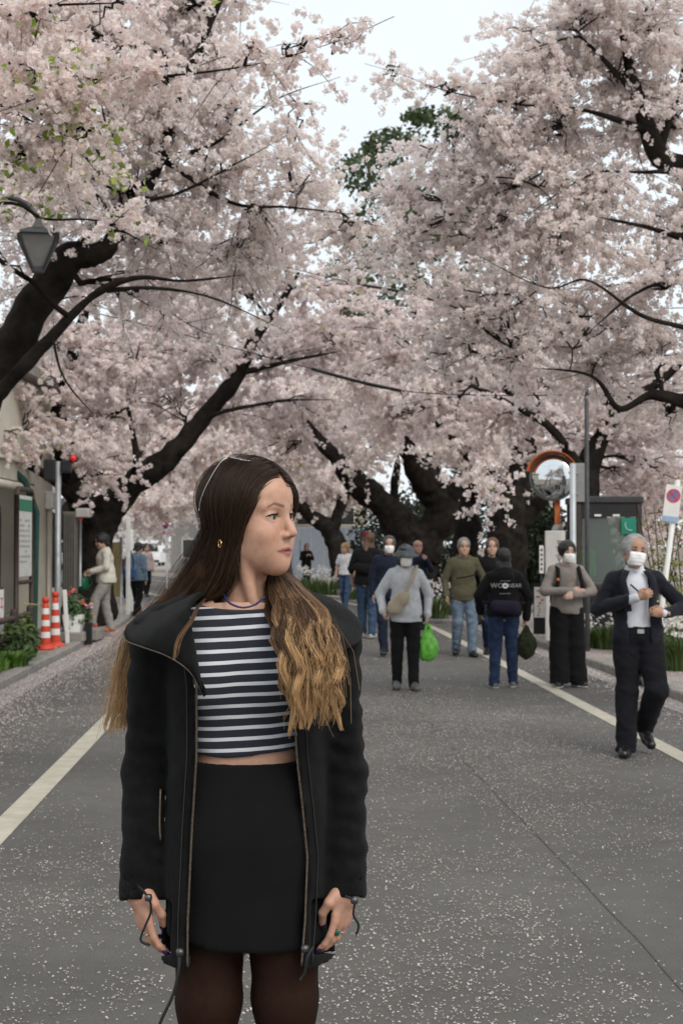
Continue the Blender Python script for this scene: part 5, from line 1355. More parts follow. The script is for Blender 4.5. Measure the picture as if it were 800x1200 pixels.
    if mask:
        g = Field(hc - .16 * s, hc + .16 * s, min(voxel, .0065))
        put_all(g, head_prims(hc, A, s, male=male)); g.f -= .006 * s
        g.put(ell(P(.075, 0, -.055), np.array([.040, .052, .05]) * s, A), .02)
        Xs = np.stack(np.meshgrid(*g.ax, indexing='ij'), -1); q = (Xs - hc) @ A / s
        g.f = np.maximum(g.f, np.maximum(np.maximum(.028 - q[..., 0], q[..., 2] + .012 + .25 * (np.abs(q[..., 1]) > 9)), np.maximum(-.112 - q[..., 2] + .5 * np.clip(np.abs(q[..., 1]) - .03, 0, 1), np.abs(q[..., 1]) - .060))).astype(np.float32)
        fold = .0014 * np.sin(q[..., 2] * 260); g.f += fold.astype(np.float32)
        V, F = g.mesh(); mk = mesh('face_mask', V, F, mask, root)
        for sg in (-1, 1): MB().tube([P(.035, sg * .060, -.035), P(.0, sg * .079, -.012), P(-.014, sg * .080, .0)], .0025, 5).build('ear_loop', mask, mk, smooth=True)
    if hat:
        g = Field(hc - .24 * s, hc + .24 * s, max(.0085, min(voxel, .011))); st = hat['style']
        if st == 'bucket':
            g.put(ell(P(-.012, 0, .045), np.array([.108, .092, .085]) * s, A), .01)
            Xs = np.stack(np.meshgrid(*g.ax, indexing='ij'), -1); q = (Xs - hc) @ A / s
            rad = np.sqrt(((q[..., 0] + .008) / 1.08) ** 2 + q[..., 1] ** 2); zz = q[..., 2]
            brim = np.maximum(np.abs(zz - (.052 - (rad - .09) * .95)) - .007, np.maximum(rad - .150, .075 - rad))
            g.f = np.maximum(g.f, .03 - zz); g.f = np.minimum(g.f, brim).astype(np.float32)
        elif st == 'cap':
            g.put(ell(P(-.014, 0, .040), np.array([.108, .088, .088]) * s, A), .01)
            Xs = np.stack(np.meshgrid(*g.ax, indexing='ij'), -1); q = (Xs - hc) @ A / s
            g.f = np.maximum(g.f, .036 - q[..., 2]).astype(np.float32)
            br = np.maximum(np.abs(q[..., 2] - (.045 - .12 * (q[..., 0] - .08) - 3 * q[..., 1] ** 2)) - .006, np.maximum(np.sqrt((q[..., 0] - .07) ** 2 + q[..., 1] ** 2) - .085, .04 - q[..., 0]))
            g.f = np.minimum(g.f, br).astype(np.float32)
        elif st == 'beanie':
            g.put(ell(P(-.014, 0, .030), np.array([.112, .094, .105]) * s, A), .01); g.cut(ell(P(.13, 0, -.08), np.array([.085, .075, .11]) * s, A), .02)
        elif st == 'hood':
            g.put(ell(P(-.02, 0, .022), np.array([.122, .104, .112]) * s, A), .01); g.put(cap(P(-.04, 0, -.04), P(-.06, 0, -.16), .09 * s, .08 * s), .03); g.cut(ell(P(.13, 0, -.03), np.array([.095, .07, .11]) * s, A), .02)
        wr_(g, .003, 4)
        V, F = g.mesh(); mesh(hat.get('name', 'hat'), V, F, hat['mat'], root)
    s = sb
    info = dict(root=root, J=J, s=s, hc=hc, A=A, z=z, pos=np.array(pos, float), heading=heading)
    return info
def wpt(info, p):
    c, s_ = math.cos(info['heading']), math.sin(info['heading']); p = np.asarray(p, float)
    return info['pos'] + np.array([c * p[0] - s_ * p[1], s_ * p[0] + c * p[1], p[2]])
def ribbon(P, N, wd, th=.004):
    """flat strap along P, facing N"""
    P = np.asarray(P, float); T = np.gradient(P, axis=0); T /= np.linalg.norm(T, axis=1, keepdims=True) + 1e-9
    N = np.asarray(N, float); N = np.broadcast_to(N, P.shape); W = np.cross(T, N); W /= np.linalg.norm(W, axis=1, keepdims=True) + 1e-9; N2 = np.cross(W, T)
    V = np.stack([P - W * wd / 2, P + W * wd / 2, P + W * wd / 2 - N2 * th, P - W * wd / 2 - N2 * th], 1).reshape(-1, 3)
    n = len(P); Q = [[i * 4 + k, i * 4 + (k + 1) % 4, (i + 1) * 4 + (k + 1) % 4, (i + 1) * 4 + k] for i in range(n - 1) for k in range(4)] + [[0, 3, 2, 1], [n * 4 - 4, n * 4 - 3, n * 4 - 2, n * 4 - 1]]
    return V, Q
# ------------------------------------------------------------------ people in the street
dark_hair = M('dark_hair', (.012, .010, .009), .5, .3, 30, .4, 120); grey_hair = M('grey_hair', (.30, .29, .28), .6, .25, 30, .5, 120); brown_hair = M('brown_hair', (.10, .055, .03), .5, .3, 30, .4, 120); blond_hair = M('blond_hair', (.30, .19, .09), .5, .3, 30, .4, 120)
mask_w = M('mask_white', (.78, .78, .77), .7, .04, 20); jeans = cloth('denim', (.045, .075, .13), var=.35); ltjeans = cloth('light_denim', (.12, .16, .21), var=.3); dkjeans = cloth('dark_denim', (.022, .035, .075), var=.3)
blk = cloth('black', (.010, .010, .011)); navy = cloth('navy', (.014, .018, .032)); shoe_b = M('shoe_black', (.014, .013, .013), .4, .2, 20); shoe_g = M('shoe_grey', (.10, .10, .10), .6, .3, 20); sole_w = M('sole_pale', (.50, .49, .46), .7, .1, 10)
def gp(px, py, z=0.0): return gnd(px, py, z)
walkL = dict(L=((.10, -.13, .50), (.085, -.22, .10), (.1, -1)), R=((-.09, .0, .49), (-.085, .16, .12), (-.1, -1, -.35)))
walkR = dict(R=((-.10, -.13, .50), (-.085, -.22, .10), (-.1, -1)), L=((.09, .0, .49), (.085, .16, .12), (.1, -1, -.35)))

# woman in pale grey hoodie with the green carrier bag
P = gp(475, 808); inf = figure('person in pale grey hoodie, white mask and grey bucket hat carrying green bag', P, R(4), 1.53, skin=(.50, .33, .25), voxel=.0092,
    arms=dict(L=((.285, .06, 1.13), (.265, .0, .88)), R=((-.30, .05, 1.13), (-.275, -.10, .93))), legs=dict(L=((.085, -.05, .49), (.085, -.10, .085), (.15, -1)), R=((-.10, -.0, .49), (-.10, .05, .085), (-.15, -1))), build=1.03,
    top=dict(mat=cloth('pale_grey', (.48, .49, .51)), o=.024, hem=.80, hood=True, name='hoodie'), bottoms=dict(mat=blk, o=.016), shoes=dict(mat=shoe_g, sole=None),
    hair=dict(mat=dark_hair, style='bob', len=.15, t=.014), mask=mask_w, hat=dict(style='bucket', mat=cloth('grey_felt', (.13, .14, .145)), name='bucket_hat'), head=(0, .06, 0), hands=dict(L=dict(curl=1.3), R=dict(curl=1.0)))
def bag_from(V0, name, label, mat, cat, handles=None, hmat=None):
    c = V0[0]; return c
def carrier(inf, wrist, name, label, cat, mat, rx, ry, rz, drop, seed=1, handle=True, hang=None):
    hp = wpt(inf, hang if hang is not None else inf['J']['wr' + wrist] + np.array([0, 0, -.085]))
    r = empty(name, hp, 0, label, cat)
    g = Field((-rx * 1.5, -ry * 1.6, -drop - rz * 1.3), (rx * 1.5, ry * 1.6, .02), .008)
    g.put(ell((0, 0, -drop), (rx, ry, rz)), .02); g.put(cap((0, 0, -drop + rz * .4), (0, 0, -drop * .35), rx * .75, rx * .28, (1, ry / rx, 1)), .05)
    Xs = np.stack(np.meshgrid(*g.ax, indexing='ij'), -1); ne = np.abs(g.f) < .04
    g.f[ne] += (.012 * vnoise(Xs[ne] * np.array([1.4, 1.4, .7]), 16, seed) + .006 * vnoise(Xs[ne], 34, seed + 2)).astype(np.float32)
    V, F = g.mesh(); mesh('bag_body', V, F, mat, r)
    if handle:
        for sg in (-1, 1): 
            V, Q = ribbon(spline([(sg * rx * .5, 0, -drop * .62), (sg * rx * .28, -.01, -drop * .3), (0, 0, -.0), (-sg * .01, .012, -drop * .32)], 10), (0, -1, 0), .03)
            mesh('handle', V, Q, mat, r, smooth=True)
    return r
carrier(inf, 'L', 'carrier_bag', 'bright green plastic carrier bag hanging from a hand', 'bag', M('green_film', (.20, .60, .09), .3, .2, 14, .5, 30, trans=.3), .112, .075, .145, .27)
# cross-body bag
r = empty('crossbody_bag', wpt(inf, (0, 0, .9)), inf['heading'], 'beige cross-body pouch worn over the pale grey hoodie', 'bag'); beige = cloth('beige', (.36, .30, .22))
o = np.array([0, 0, .9])
g = Field((-.26, -.30, .72), (.06, -.06, 1.12), .008); g.put(cap((-.15, -.185, .90), (-.05, -.19, .98), .06, .075, (1, .55, 1.1)), .01); g.put(cap((-.155, -.185, .86), (-.12, -.19, .86), .05, .05, (1, .6, 1)), .03)
V, F = g.mesh(); mesh('pouch', V - o, F, beige, r)
V, Q = ribbon(spline([(-.06, -.20, .98), (.0, -.195, 1.08), (.05, -.178, 1.17), (.095, -.13, 1.27), (.115, -.03, 1.325), (.10, .07, 1.29)], 18), (0, -1, .25), .034, .006); mesh('strap', V - o, Q, beige, r)

# older man in olive hoodie
P = gp(543, 769); figure('grey haired older person in olive hoodie and faded jeans holding a red can', P, R(3), 1.63, skin=(.42, .25, .17), voxel=.009, male=True,
    arms=dict(L=((.30, .05, 1.12), (.27, -.16, .98)), R=((-.27, .04, 1.11), (-.26, -.05, .87))), legs=dict(L=((.11, -.08, .49), (.105, -.14, .085), (.2, -1)), R=((-.09, -.02, .49), (-.10, .10, .10), (-.2, -1))), build=1.06,
    top=dict(mat=cloth('olive', (.085, .078, .048)), o=.022, hem=.80, hood=True, name='hoodie'), bottoms=dict(mat=ltjeans, o=.020), shoes=dict(mat=shoe_b), hair=dict(mat=M('steel_hair', (.17, .165, .16), .6, .3, 30, .5, 120), t=.012, style='short', line=-.004), hands=dict(L=dict(curl=1.2), R=dict(curl=.7)))
c_ = COL.objects[-1]
P = np.array(P); MB().lathe([(0, 0), (.03, 0), (.033, .01), (.033, .105), (.027, .12), (0, .121)], n=14).build('drink_can', M('can_red', (.45, .03, .04), .3, .1, 8, metal=.3), None, True, (P[0] + .262, P[1] - .235, .88)); tag(COL.objects[-1], 'red drink can held by the person in olive hoodie', 'can')
V, Q = ribbon(spline([(-.13, -.175, 1.10), (-.02, -.185, 1.115), (.10, -.18, 1.14), (.17, -.13, 1.155)], 10), (0, -1, 0), .022, .006); mesh('chest_stripe', V * .96 + np.array([0, -.008, 0.03]), Q, blk, c_.parent)

# person in black jacket from behind, printed back
P = gp(590, 806); inf = figure('person in black jacket with white back print and dark jeans walking away', P, R(180), 1.49, voxel=.0092,
    arms=dict(L=((.31, -.02, 1.13), (.27, -.16, .93)), R=((-.31, .0, 1.12), (-.28, -.02, .86))), legs=dict(L=((.10, -.03, .49), (.12, .05, .085), (.15, -1)), R=((-.10, -.02, .49), (-.12, -.05, .085), (-.15, -1))), build=1.1,
    top=dict(mat=blk, o=.028, hem=.88, hood=True, name='jacket'), bottoms=dict(mat=dkjeans, o=.018), shoes=dict(mat=shoe_g, sole=sole_w), hair=dict(mat=dark_hair, style='bob', len=.10, t=.016), hat=dict(style='beanie', mat=blk, name='beanie'), head=(0, .05, 0), hands=dict(R=dict(curl=1.2)))
white_ink = M('white_print', (.62, .62, .60), .7, .05, 10)
def backprint(txt, size, x, zc, rot=0):
    V, T = text_mesh(txt, size, .004); c, s_ = math.cos(rot), math.sin(rot)
    V = V[:, :2] @ np.array([[c, -s_], [s_, c]]).T
    X = -(V[:, 0] + x); Z = V[:, 1] + zc
    # project on to the curved back (local +Y is the back)
    Yb = .150 - .9 * X ** 2 + .10 * (Z - 1.12) * 0
    mesh('back_print', np.stack([X, Yb, Z], 1), T, white_ink, inf['root'], smooth=False)
backprint('WO', .072, -.088, 1.105); backprint('NEAR', .060, .104, 1.105); backprint('——', .055, 0, 1.160); backprint('——', .06, 0, 1.025); backprint('—', .06, 0, 1.055)
MB().lathe([(.012, -.02), (.03, -.02), (.03, .02), (.012, .02)], (0, .15, 1.105), 14, RX).build('back_emblem', white_ink, inf['root'])
carrier(inf, 'R', 'backpack_bag', 'dark olive bag carried by the person in printed jacket', 'bag', cloth('dark_olive', (.022, .026, .014), var=.4), .115, .08, .15, .21, 4)
r = empty('waist_bag', wpt(inf, (0, 0, .9)), inf['heading'], 'dark purple waist bag slung behind the printed jacket', 'bag')
g = Field((-.22, .02, -.14), (.22, .30, .14), .009); g.put(cap((-.09, .205, -.03), (.10, .205, -.01), .075, .065, (1, .55, 1)), .01); V, F = g.mesh(); mesh('pouch', V, F, cloth('dark_purple', (.022, .018, .034)), r)
V, Q = ribbon([(.235 * math.cos(t), .012 + .19 * math.sin(t), .02) for t in np.linspace(0, math.pi, 14)], [(math.cos(t), math.sin(t), 0) for t in np.linspace(0, math.pi, 14)], .03); mesh('belt', V, Q, blk, r)

# woman in grey sweater, arms crossed
P = gp(664, 805); inf = figure('person in grey sweater and wide black trousers standing with arms crossed', P, R(4), 1.57, skin=(.52, .35, .27), voxel=.0092,
    arms=dict(L=((.285, -.10, 1.13), (.03, -.245, 1.085)), R=((-.285, -.10, 1.13), (.02, -.215, 1.13))), legs=dict(L=((.10, -.01, .49), (.115, -.0, .085), (.45, -1)), R=((-.10, -.02, .49), (-.10, -.04, .085), (-.3, -1))), build=1.0,
    top=dict(mat=cloth('warm_grey', (.235, .205, .185)), o=.023, hem=.86, name='sweater'), bottoms=dict(mat=blk, o=.030, flare=.045, hem=.01), shoes=dict(mat=shoe_b, sole=sole_w), hair=dict(mat=dark_hair, style='bangs', t=.020), mask=mask_w, head=(R(8), .03, 0),
    hands=dict(L=dict(side=(0, 0, 1), palm=(0, 1, 0), curl=.5), R=dict(side=(0, 0, 1), palm=(0, 1, 0), curl=.5)), group='people walking in the street')
r = empty('backpack', wpt(inf, (0, 0, 1.1)), inf['heading'], 'black backpack worn by the person in grey sweater', 'backpack')
g = Field((-.2, .08, -.35), (.2, .36, .3), .010); g.put(bxp((0, .21, -.02), (.135, .075, .21), r=.05), .01); V, F = g.mesh(); mesh('pack', V, F, blk, r)
for sg in (-1, 1):
    V, Q = ribbon(spline([(sg * .11, .12, .16), (sg * .11, .02, .228), (sg * .115, -.07, .19), (sg * .125, -.135, .08), (sg * .14, -.155, -.02)], 14), [(0, .2, 1)] * 5 + [(0, -1, .4)] * 9, .045, .008); so = mesh('shoulder_strap', V, Q, blk, r)
    if sg < 0: MB().box((sg * .128, -.148, .07), (.03, .012, .03), bev=.004).build('orange_tab', orange_p, so)

# man in the dark suit
P = gp(748, 884); P = (P[0], P[1], 0.0)
suit = cloth('suit', (.012, .013, .018), var=.2, sheen=.1)
inf = figure('grey haired person in open dark suit and white mask reaching inside the jacket', P, R(-3), 1.60, skin=(.40, .225, .155), voxel=.0068, male=True, lean=(-.05, 0),
    arms=dict(R=((-.30, .02, 1.13), (-.015, -.225, 1.235)), L=((.375, .02, 1.14), (.175, -.19, 1.11))), legs=dict(R=((-.095, -.04, .49), (-.115, -.10, .085), (-.25, -1)), L=((.115, -.13, .51), (.06, .12, .20), (.25, -1, -.55))), build=1.08,
    top=dict(mat=suit, o=.020, hem=.76, open=(-.085, .085), inner=cloth('shirt_white', (.62, .63, .68), var=.05), oi=.010, sleeve_inner=True, name='suit_jacket', sleeve=.97), bottoms=dict(mat=cloth('suit_trouser', (.010, .010, .013)), o=.022, flare=.012), shoes=dict(mat=M('polished_black', (.012, .011, .011), .25, .2, 20)),
    hair=dict(mat=grey_hair, style='short', t=.014, line=.048), mask=mask_w, head=(R(14), -.06, R(8)), hands=dict(R=dict(side=(0, -.2, 1), palm=(0, 1, 0), curl=1.5), L=dict(d=(-.9, -.1, .1), side=(0, -.2, 1), palm=(0, 1, 0), curl=1.4)))
z = inf['z']
for sg, x0 in ((-1, -.085), (1, .085)):       # lapels and tie-less collar
    V, Q = ribbon(spline([z(sg * .075, -.085, 1.44), z(x0 * 1.25 + sg * .01, -.145, 1.36), z(x0 * 1.2, -.165, 1.26), z(x0 * 1.05, -.165, 1.12)], 10), (sg * .3, -1, .1), .05, .006); mesh('lapel', V, Q, suit, inf['root'])
V, Q = ribbon(spline([z(-.06, -.145, 1.33), z(-.02, -.165, 1.29), z(.02, -.19, 1.25)], 6), (0, -1, 0), .012, .003); mesh('lanyard', V, Q, blk, inf['root'])
g = MB().box(z(.0, -.140, .965), (.05, .012, .034), bev=.004).build('belt_buckle', M('buckle', (.5, .5, .48), .3, metal=.8), inf['root'])
# person mostly hidden behind the suited man
P = gp(748, 806); figure('person in dark clothes mostly hidden behind the suited man', (P[0] - .02, P[1] + .2, 0), R(10), 1.42, voxel=.012, top=dict(mat=blk, o=.025, hem=.82, name='jacket'), bottoms=dict(mat=cloth('dark_grey', (.03, .03, .032)), o=.018), shoes=dict(mat=shoe_b), hair=dict(mat=dark_hair, t=.01))

# red cap, black shirt, from behind
P = gp(430, 748); inf = figure('person in maroon cap and black shirt with jeans walking away', P, R(168), 1.76, skin=(.50, .31, .23), voxel=.010, male=True,
    arms=dict(L=((.26, .0, 1.12), (.26, -.10, .90)), R=((-.27, .04, 1.12), (-.26, .0, .87))), legs=dict(L=((.10, -.12, .50), (.10, -.12, .10), (.15, -1)), R=((-.09, -.0, .49), (-.10, .12, .10), (-.1, -1))), build=1.15,
    top=dict(mat=blk, o=.022, hem=.86, sleeve=.62, name='shirt'), bottoms=dict(mat=jeans, o=.020), shoes=dict(mat=M('shoe_pale', (.42, .42, .38), .6, .2, 20), sole=sole_w), hair=dict(mat=brown_hair, style='long', len=.16, t=.012), hat=dict(style='cap', mat=cloth('maroon', (.16, .02, .035)), name='cap'), head=(R(45), 0, 0))
r = empty('shoulder_bag', wpt(inf, (0, 0, 1.2)), inf['heading'], 'black shoulder bag on the back of the person in maroon cap', 'bag')
g = Field((-.22, .04, -.2), (.25, .34, .2), .011); g.put(cap((-.08, .2, -.06), (.12, .2, -.02), .085, .075, (1, .5, 1)), .01); V, F = g.mesh(); mesh('pouch', V, F, blk, r)
V, Q = ribbon(spline([(-.1, .19, -.02), (-.16, .14, .12), (-.15, .02, .235), (-.08, -.12, .14)], 12), (-.4, .6, .5), .03); mesh('strap', V, Q, blk, r)
# woman in white t-shirt
P = gp(405, 718); figure('fair haired person in white t-shirt and jeans with a shoulder strap', P, R(-25), 1.60, skin=(.48, .30, .23), voxel=.011, legs=walkL, arms=dict(R=((-.25, .03, 1.12), (-.24, -.04, .88)), L=((.25, .03, 1.12), (.24, -.04, .88))),
    top=dict(mat=cloth('white', (.60, .60, .61)), o=.014, hem=.93, sleeve=.3, name='t_shirt'), bottoms=dict(mat=jeans, o=.012), shoes=dict(mat=shoe_g), hair=dict(mat=blond_hair, style='long', len=.20, t=.012), head=(R(-30), 0, 0))
# masked man in navy behind the bucket hat, and the balding man
P = gp(460, 768); figure('person with grey hair and white mask in navy jacket behind the bucket hat', (P[0] - .05, P[1], 0), 0, 1.66, skin=(.45, .28, .2), voxel=.010, male=True, legs=walkR, build=1.1, top=dict(mat=navy, o=.03, hem=.80, hood=True, name='jacket'), bottoms=dict(mat=navy, o=.018), shoes=dict(mat=shoe_b), hair=dict(mat=cloth('pepper', (.07, .07, .07)), t=.014, line=-.004), mask=mask_w)
P = gp(489, 738); figure('balding person in navy top with one hand raised to the chest', P, R(10), 1.63, skin=(.42, .24, .18), voxel=.010, male=True, build=1.1, arms=dict(L=((.27, .0, 1.14), (.10, -.24, 1.34)), R=((-.25, .03, 1.12), (-.24, -.04, .88))), hands=dict(L=dict(side=(-.3, 0, 1), palm=(0, 1, 0), curl=1.2)),
    top=dict(mat=navy, o=.022, hem=.84, name='top'), bottoms=dict(mat=navy, o=.018), shoes=dict(mat=shoe_b), hair=dict(mat=grey_hair, style='bald', t=.004))
# dark jacket behind the printed jacket, with a brown handbag
P = gp(577, 768); inf = figure('dark haired person in black jacket half hidden behind the printed jacket', P, R(-8), 1.63, skin=(.46, .29, .22), voxel=.011, build=1.05, legs=walkL, top=dict(mat=blk, o=.03, hem=.80, name='jacket'), bottoms=dict(mat=dkjeans, o=.016), shoes=dict(mat=shoe_b), hair=dict(mat=brown_hair, style='bob', len=.14, t=.012))
carrier(inf, 'R', 'handbag', 'dark brown handbag carried beside the printed jacket', 'bag', M('brown_leather', (.03, .016, .014), .45, .2, 12), .10, .06, .12, .22, 7)

# man watering flowers
P = gp(124, 741, .085); inf = figure('person in cream jacket and grey track pants watering the kerbside flowers', P, R(-72), 1.64, skin=(.42, .26, .19), voxel=.009, male=True, lean=(0, -.06), arms=dict(L=((.22, -.02, 1.13), (.12, -.26, 1.06)), R=((-.23, -.04, 1.12), (-.14, -.28, 1.02))),
    legs=dict(L=((.09, -.20, .56), (.09, -.24, .19), (.05, -1)), R=((-.085, -.0, .50), (-.085, .10, .085), (-.05, -1))), build=1.12, top=dict(mat=cloth('cream_wool', (.56, .53, .46)), o=.032, hem=.86, collar=True, name='jacket'), bottoms=dict(mat=cloth('track_grey', (.27, .255, .235)), o=.024), shoes=dict(mat=M('shoe_orange', (.50, .10, .05), .5, .2, 20)), hair=dict(mat=dark_hair, style='bob', len=.06, t=.02), head=(R(10), .2, 0), hands=dict(L=dict(curl=1.3), R=dict(curl=1.3)))
wp = wpt(inf, inf['J']['wrR'] + np.array([0, -.08, -.05])); r = empty('watering_can', wp, inf['heading'], 'dark green watering can in the hands of the person in cream', 'watering can')
MB().lathe([(0, -.22), (.085, -.22), (.09, -.05), (.075, -.02), (.05, -.01), (0, -.015)], n=16).build('tank', green_p, r, smooth=True)
MB().tube([(0, -.08, -.18), (0, -.2, -.08), (0, -.30, -.0)], [.018, .014, .011], 8).build('spout', green_p, r, smooth=True); MB().lathe([(.01, 0), (.035, .03), (0, .035)], (0, -.30, 0), 10, rotm('X', R(60))).build('rose', green_p, r)
MB().tube(spline([(0, .085, -.18), (0, .14, -.1), (0, .09, .0), (0, 0, .03), (0, -.05, -.02)], 12), .010, 7).build('handle', green_p, r, smooth=True)
# blue denim jacket with bag
P = gp(160, 724, .0); inf = figure('person in blue denim jacket with bag walking past the white posts', P, R(150), 1.60, voxel=.011, lean=(.05, -.12), legs=walkL, build=1.15, top=dict(mat=cloth('blue_denim', (.13, .185, .25), var=.3), o=.034, hem=.84, name='jacket'), bottoms=dict(mat=blk, o=.018), shoes=dict(mat=shoe_b), hair=dict(mat=dark_hair, style='bob', len=.05, t=.014), head=(0, .15, 0))
r = empty('shoulder_bag', wpt(inf, (0, 0, .95)), inf['heading'], 'blue shoulder bag carried on the denim jacket', 'bag')
g = Field((-.25, .02, -.2), (.25, .40, .2), .012); g.put(bxp((0, .22, 0), (.13, .05, .11), r=.04), .01); V, F = g.mesh(); mesh('pouch', V, F, cloth('blue', (.05, .10, .24)), r)
V, Q = ribbon(spline([(-.1, .24, .08), (-.06, .20, .3), (.06, .12, .46), (.11, 0, .50)], 12), (0, 1, .3), .03); mesh('strap', V, Q, blk, r)
for px, py, hh, hd_, tp_, lab, hm in [(152, 705, 1.62, 0, cloth('dusty_brown', (.12, .09, .075)), 'far person in brown standing near the white posts', brown_hair), (171, 700, 1.60, R(30), cloth('pale_pink', (.45, .36, .34)), 'far person in pale pink beyond the denim jacket', dark_hair),
                                    (359, 690, 1.62, R(20), blk, 'far person in black looking at a phone by the metal fence', brown_hair)]:
    P = gp(px, py); figure(lab, P, hd_, hh, voxel=.014, legs=walkR, arms=dict(L=((.24, -.04, 1.12), (.10, -.25, 1.24)), R=((-.24, -.04, 1.12), (-.10, -.25, 1.24))) if 'phone' in lab else None, top=dict(mat=tp_, o=.024, hem=.84, name='jacket'), bottoms=dict(mat=blk, o=.018), shoes=dict(mat=shoe_b), hair=dict(mat=hm, style='bob', len=.1, t=.012))
# ------------------------------------------------------------------ the woman in front
W0 = np.array([-.2, 2.95, 0.0])
def LP_(px, py, dy=0.0): return at(px, py, W0[1] + dy) - W0
woman = empty('person', W0, 0, 'young person with long ombre hair in black jacket, striped top and black skirt', 'person')
HA = frame_from(R(60), R(1.5), R(-2)); HC = np.array([.009, -.005, 1.594])
def HP(u, v, w_): return HC + HA @ np.array([u, v, w_])
sh = {'R': LP_(183, 748, .005), 'L': LP_(391, 748, .005)}; el = {'R': LP_(168, 905, .03), 'L': LP_(405, 905, .03)}; wr = {'R': LP_(164, 1048, -.03), 'L': LP_(406, 1046, -.03)}
hipx = .006
# --- skin: body, with head and hands in finer mesh
Vs = []; Fs = []; Cs = []; nv = 0
def add_skin(V, F, C):
    global nv
    Vs.append(V); Fs.append(F + nv); Cs.append(C); nv += len(V)
skin0 = np.array([.52, .300, .210])
f = Field((-.36, -.22, .0), (.36, .2, 1.42), .010)
f.put(ell((.0, 0, 1.27), (.138, .092, .16)), .05); f.put(ell((.004, 0, 1.10), (.112, .085, .15)), .05); f.put(ell((hipx, .012, .93), (.155, .110, .12)), .05)
for k, sg in (('L', 1), ('R', -1)):
    f.put(cap((0, .02, 1.41), sh[k] + np.array([-sg * .03, 0, .0]), .042, .045), .04)
    f.put(cap(sh[k], el[k], .042, .033), .03); f.put(cap(el[k], wr[k], .033, .024), .02)
    f.put(cap((hipx + sg * .075, .0, .90), (hipx + sg * .078, -.005, .60), .082, .063), .03); f.put(cap((hipx + sg * .078, -.005, .60), (hipx + sg * .082, .0, .47), .063, .052), .02)
    f.put(cap((hipx + sg * .082, .0, .47), (hipx + sg * .085, .025, .10), .052, .034), .02); f.put(cap((hipx + sg * .085, .025, .09), (hipx + sg * .11, -.11, .045), .034, .028), .02)
V, F = f.mesh(); V, FF = cluster(V, F, (V[:, 2] > .8), .02); 
add_skin(V, FF[0], np.tile(skin0, (len(V), 1))); Fs.append(FF[1] + nv - len(V))
# head and neck
f = Field((-.125, -.135, 1.375), (.135, .135, 1.715), .0022, far=.03)
put_all(f, [('a', ell(HP(-.008, 0, .024), (.089, .073, .079), HA), .01)] + head_prims(HC, HA, 1.0, fine=True)[1:])
f.put(cap((.0, .022, 1.36), HP(-.022, .0, -.070), .0505, .047), .03)
f.put(cap((.03, -.035, 1.385), HP(-.0, -.052, -.045), .010, .012), .02); f.put(cap((-.03, .02, 1.32), (.04, .02, 1.32), .075, .075), .04)
V, F = f.mesh(); q = (V - HC) @ HA
C = np.tile(skin0, (len(V), 1)); u, v, w_ = q.T
def soft(d): return np.exp(-np.clip(d, 0, None))[:, None]
def blend(m_, col):
    global C
    C = C * (1 - m_) + np.array(col) * m_
blend(.30 * soft(((u - .07) / .03) ** 2 + ((np.abs(v) - .040) / .022) ** 2 + ((w_ + .038) / .022) ** 2), (.56, .24, .18))
blend(.22 * soft(((u - .108) / .012) ** 2 + (v / .013) ** 2 + ((w_ + .036) / .012) ** 2), (.56, .24, .19))
blend(.12 * (vnoise(V, 220, 3) > .45)[:, None] * (u > .03)[:, None], (.33, .16, .10))
lip = np.clip(1.6 - 1.5 * ((v / .031) ** 2 + ((w_ + .0715) / (.0092 + .0015 * np.cos(v * 160))) ** 2), 0, 1)[:, None] * (u > .06)[:, None]
blend(lip * .9, (.31, .085, .085)); blend(np.clip(1.5 - ((w_ + .0712) / .0016) ** 2, 0, 1)[:, None] * (np.abs(v) < .029)[:, None] * (u > .06)[:, None] * .7, (.10, .03, .03))
bw = np.abs(v); brow_w = .0195 + .006 * np.clip((bw - .014) / .022, 0, 1) - .008 * np.clip((bw - .036) / .014, 0, 1)
brow = np.clip(1.5 - 1.5 * np.abs((w_ - brow_w) / (.0045 - .0022 * np.clip((bw - .03) / .02, 0, 1))), 0, 1) * (bw > .013) * (bw < .050) * (u > .03)
blend(.78 * brow[:, None], (.07, .04, .028))
blend(.35 * soft((((bw - .0325) / .016) ** 2 + ((w_ - .001) / .010) ** 2) * 1.0) * (u > .05)[:, None], (.34, .18, .135))
ear_in = soft(((u + .004) / .012) ** 2 + ((w_ + .012) / .02) ** 2) * (bw > .07)[:, None]; blend(.3 * ear_in, (.5, .2, .16))
add_skin(V, F, C)
# hands
tips = {}
for k, sg in (('L', 1), ('R', -1)):
    g = Field(wr[k] - np.array([.10, .12, .22]), wr[k] + np.array([.10, .12, .05]), .0028, far=.03)
    pr, tp = hand_prims(wr[k] + np.array([0, 0, .012]), (-sg * .16, -.16, -1), (-sg * .5, -1, .1), (-sg * .9, .55, 0), .6, .89, curls=(.40, .55, .65, .8), thumb=1.0)
    put_all(g, pr); g.put(cap(wr[k], wr[k] + np.array([0, .01, .05]), .024, .026), .015); tips[k] = tp
    V, F = g.mesh(); C = np.tile(skin0 * np.array([.97, .94, .93]), (len(V), 1))
    for pts, rr in tp:
        for P_ in pts[:-1]:
            m_ = .16 * np.exp(-(np.linalg.norm(V - P_, axis=1) / .011) ** 2)[:, None]; C = C * (1 - m_) + np.array([.56, .24, .18]) * m_
    add_skin(V, F, C)
tri = [x for x in Fs if x.shape[1] == 3]; qd = [x for x in Fs if x.shape[1] == 4]
skin_fine = M('skin_fine', attr=True, rough=.48, var=.10, nscale=60, sss=.18, spec=.36, bump=.14, bscale=700)
mesh('body', np.vstack(Vs), [np.vstack(qd), np.vstack(tri)], skin_fine, woman, col=np.vstack(Cs))
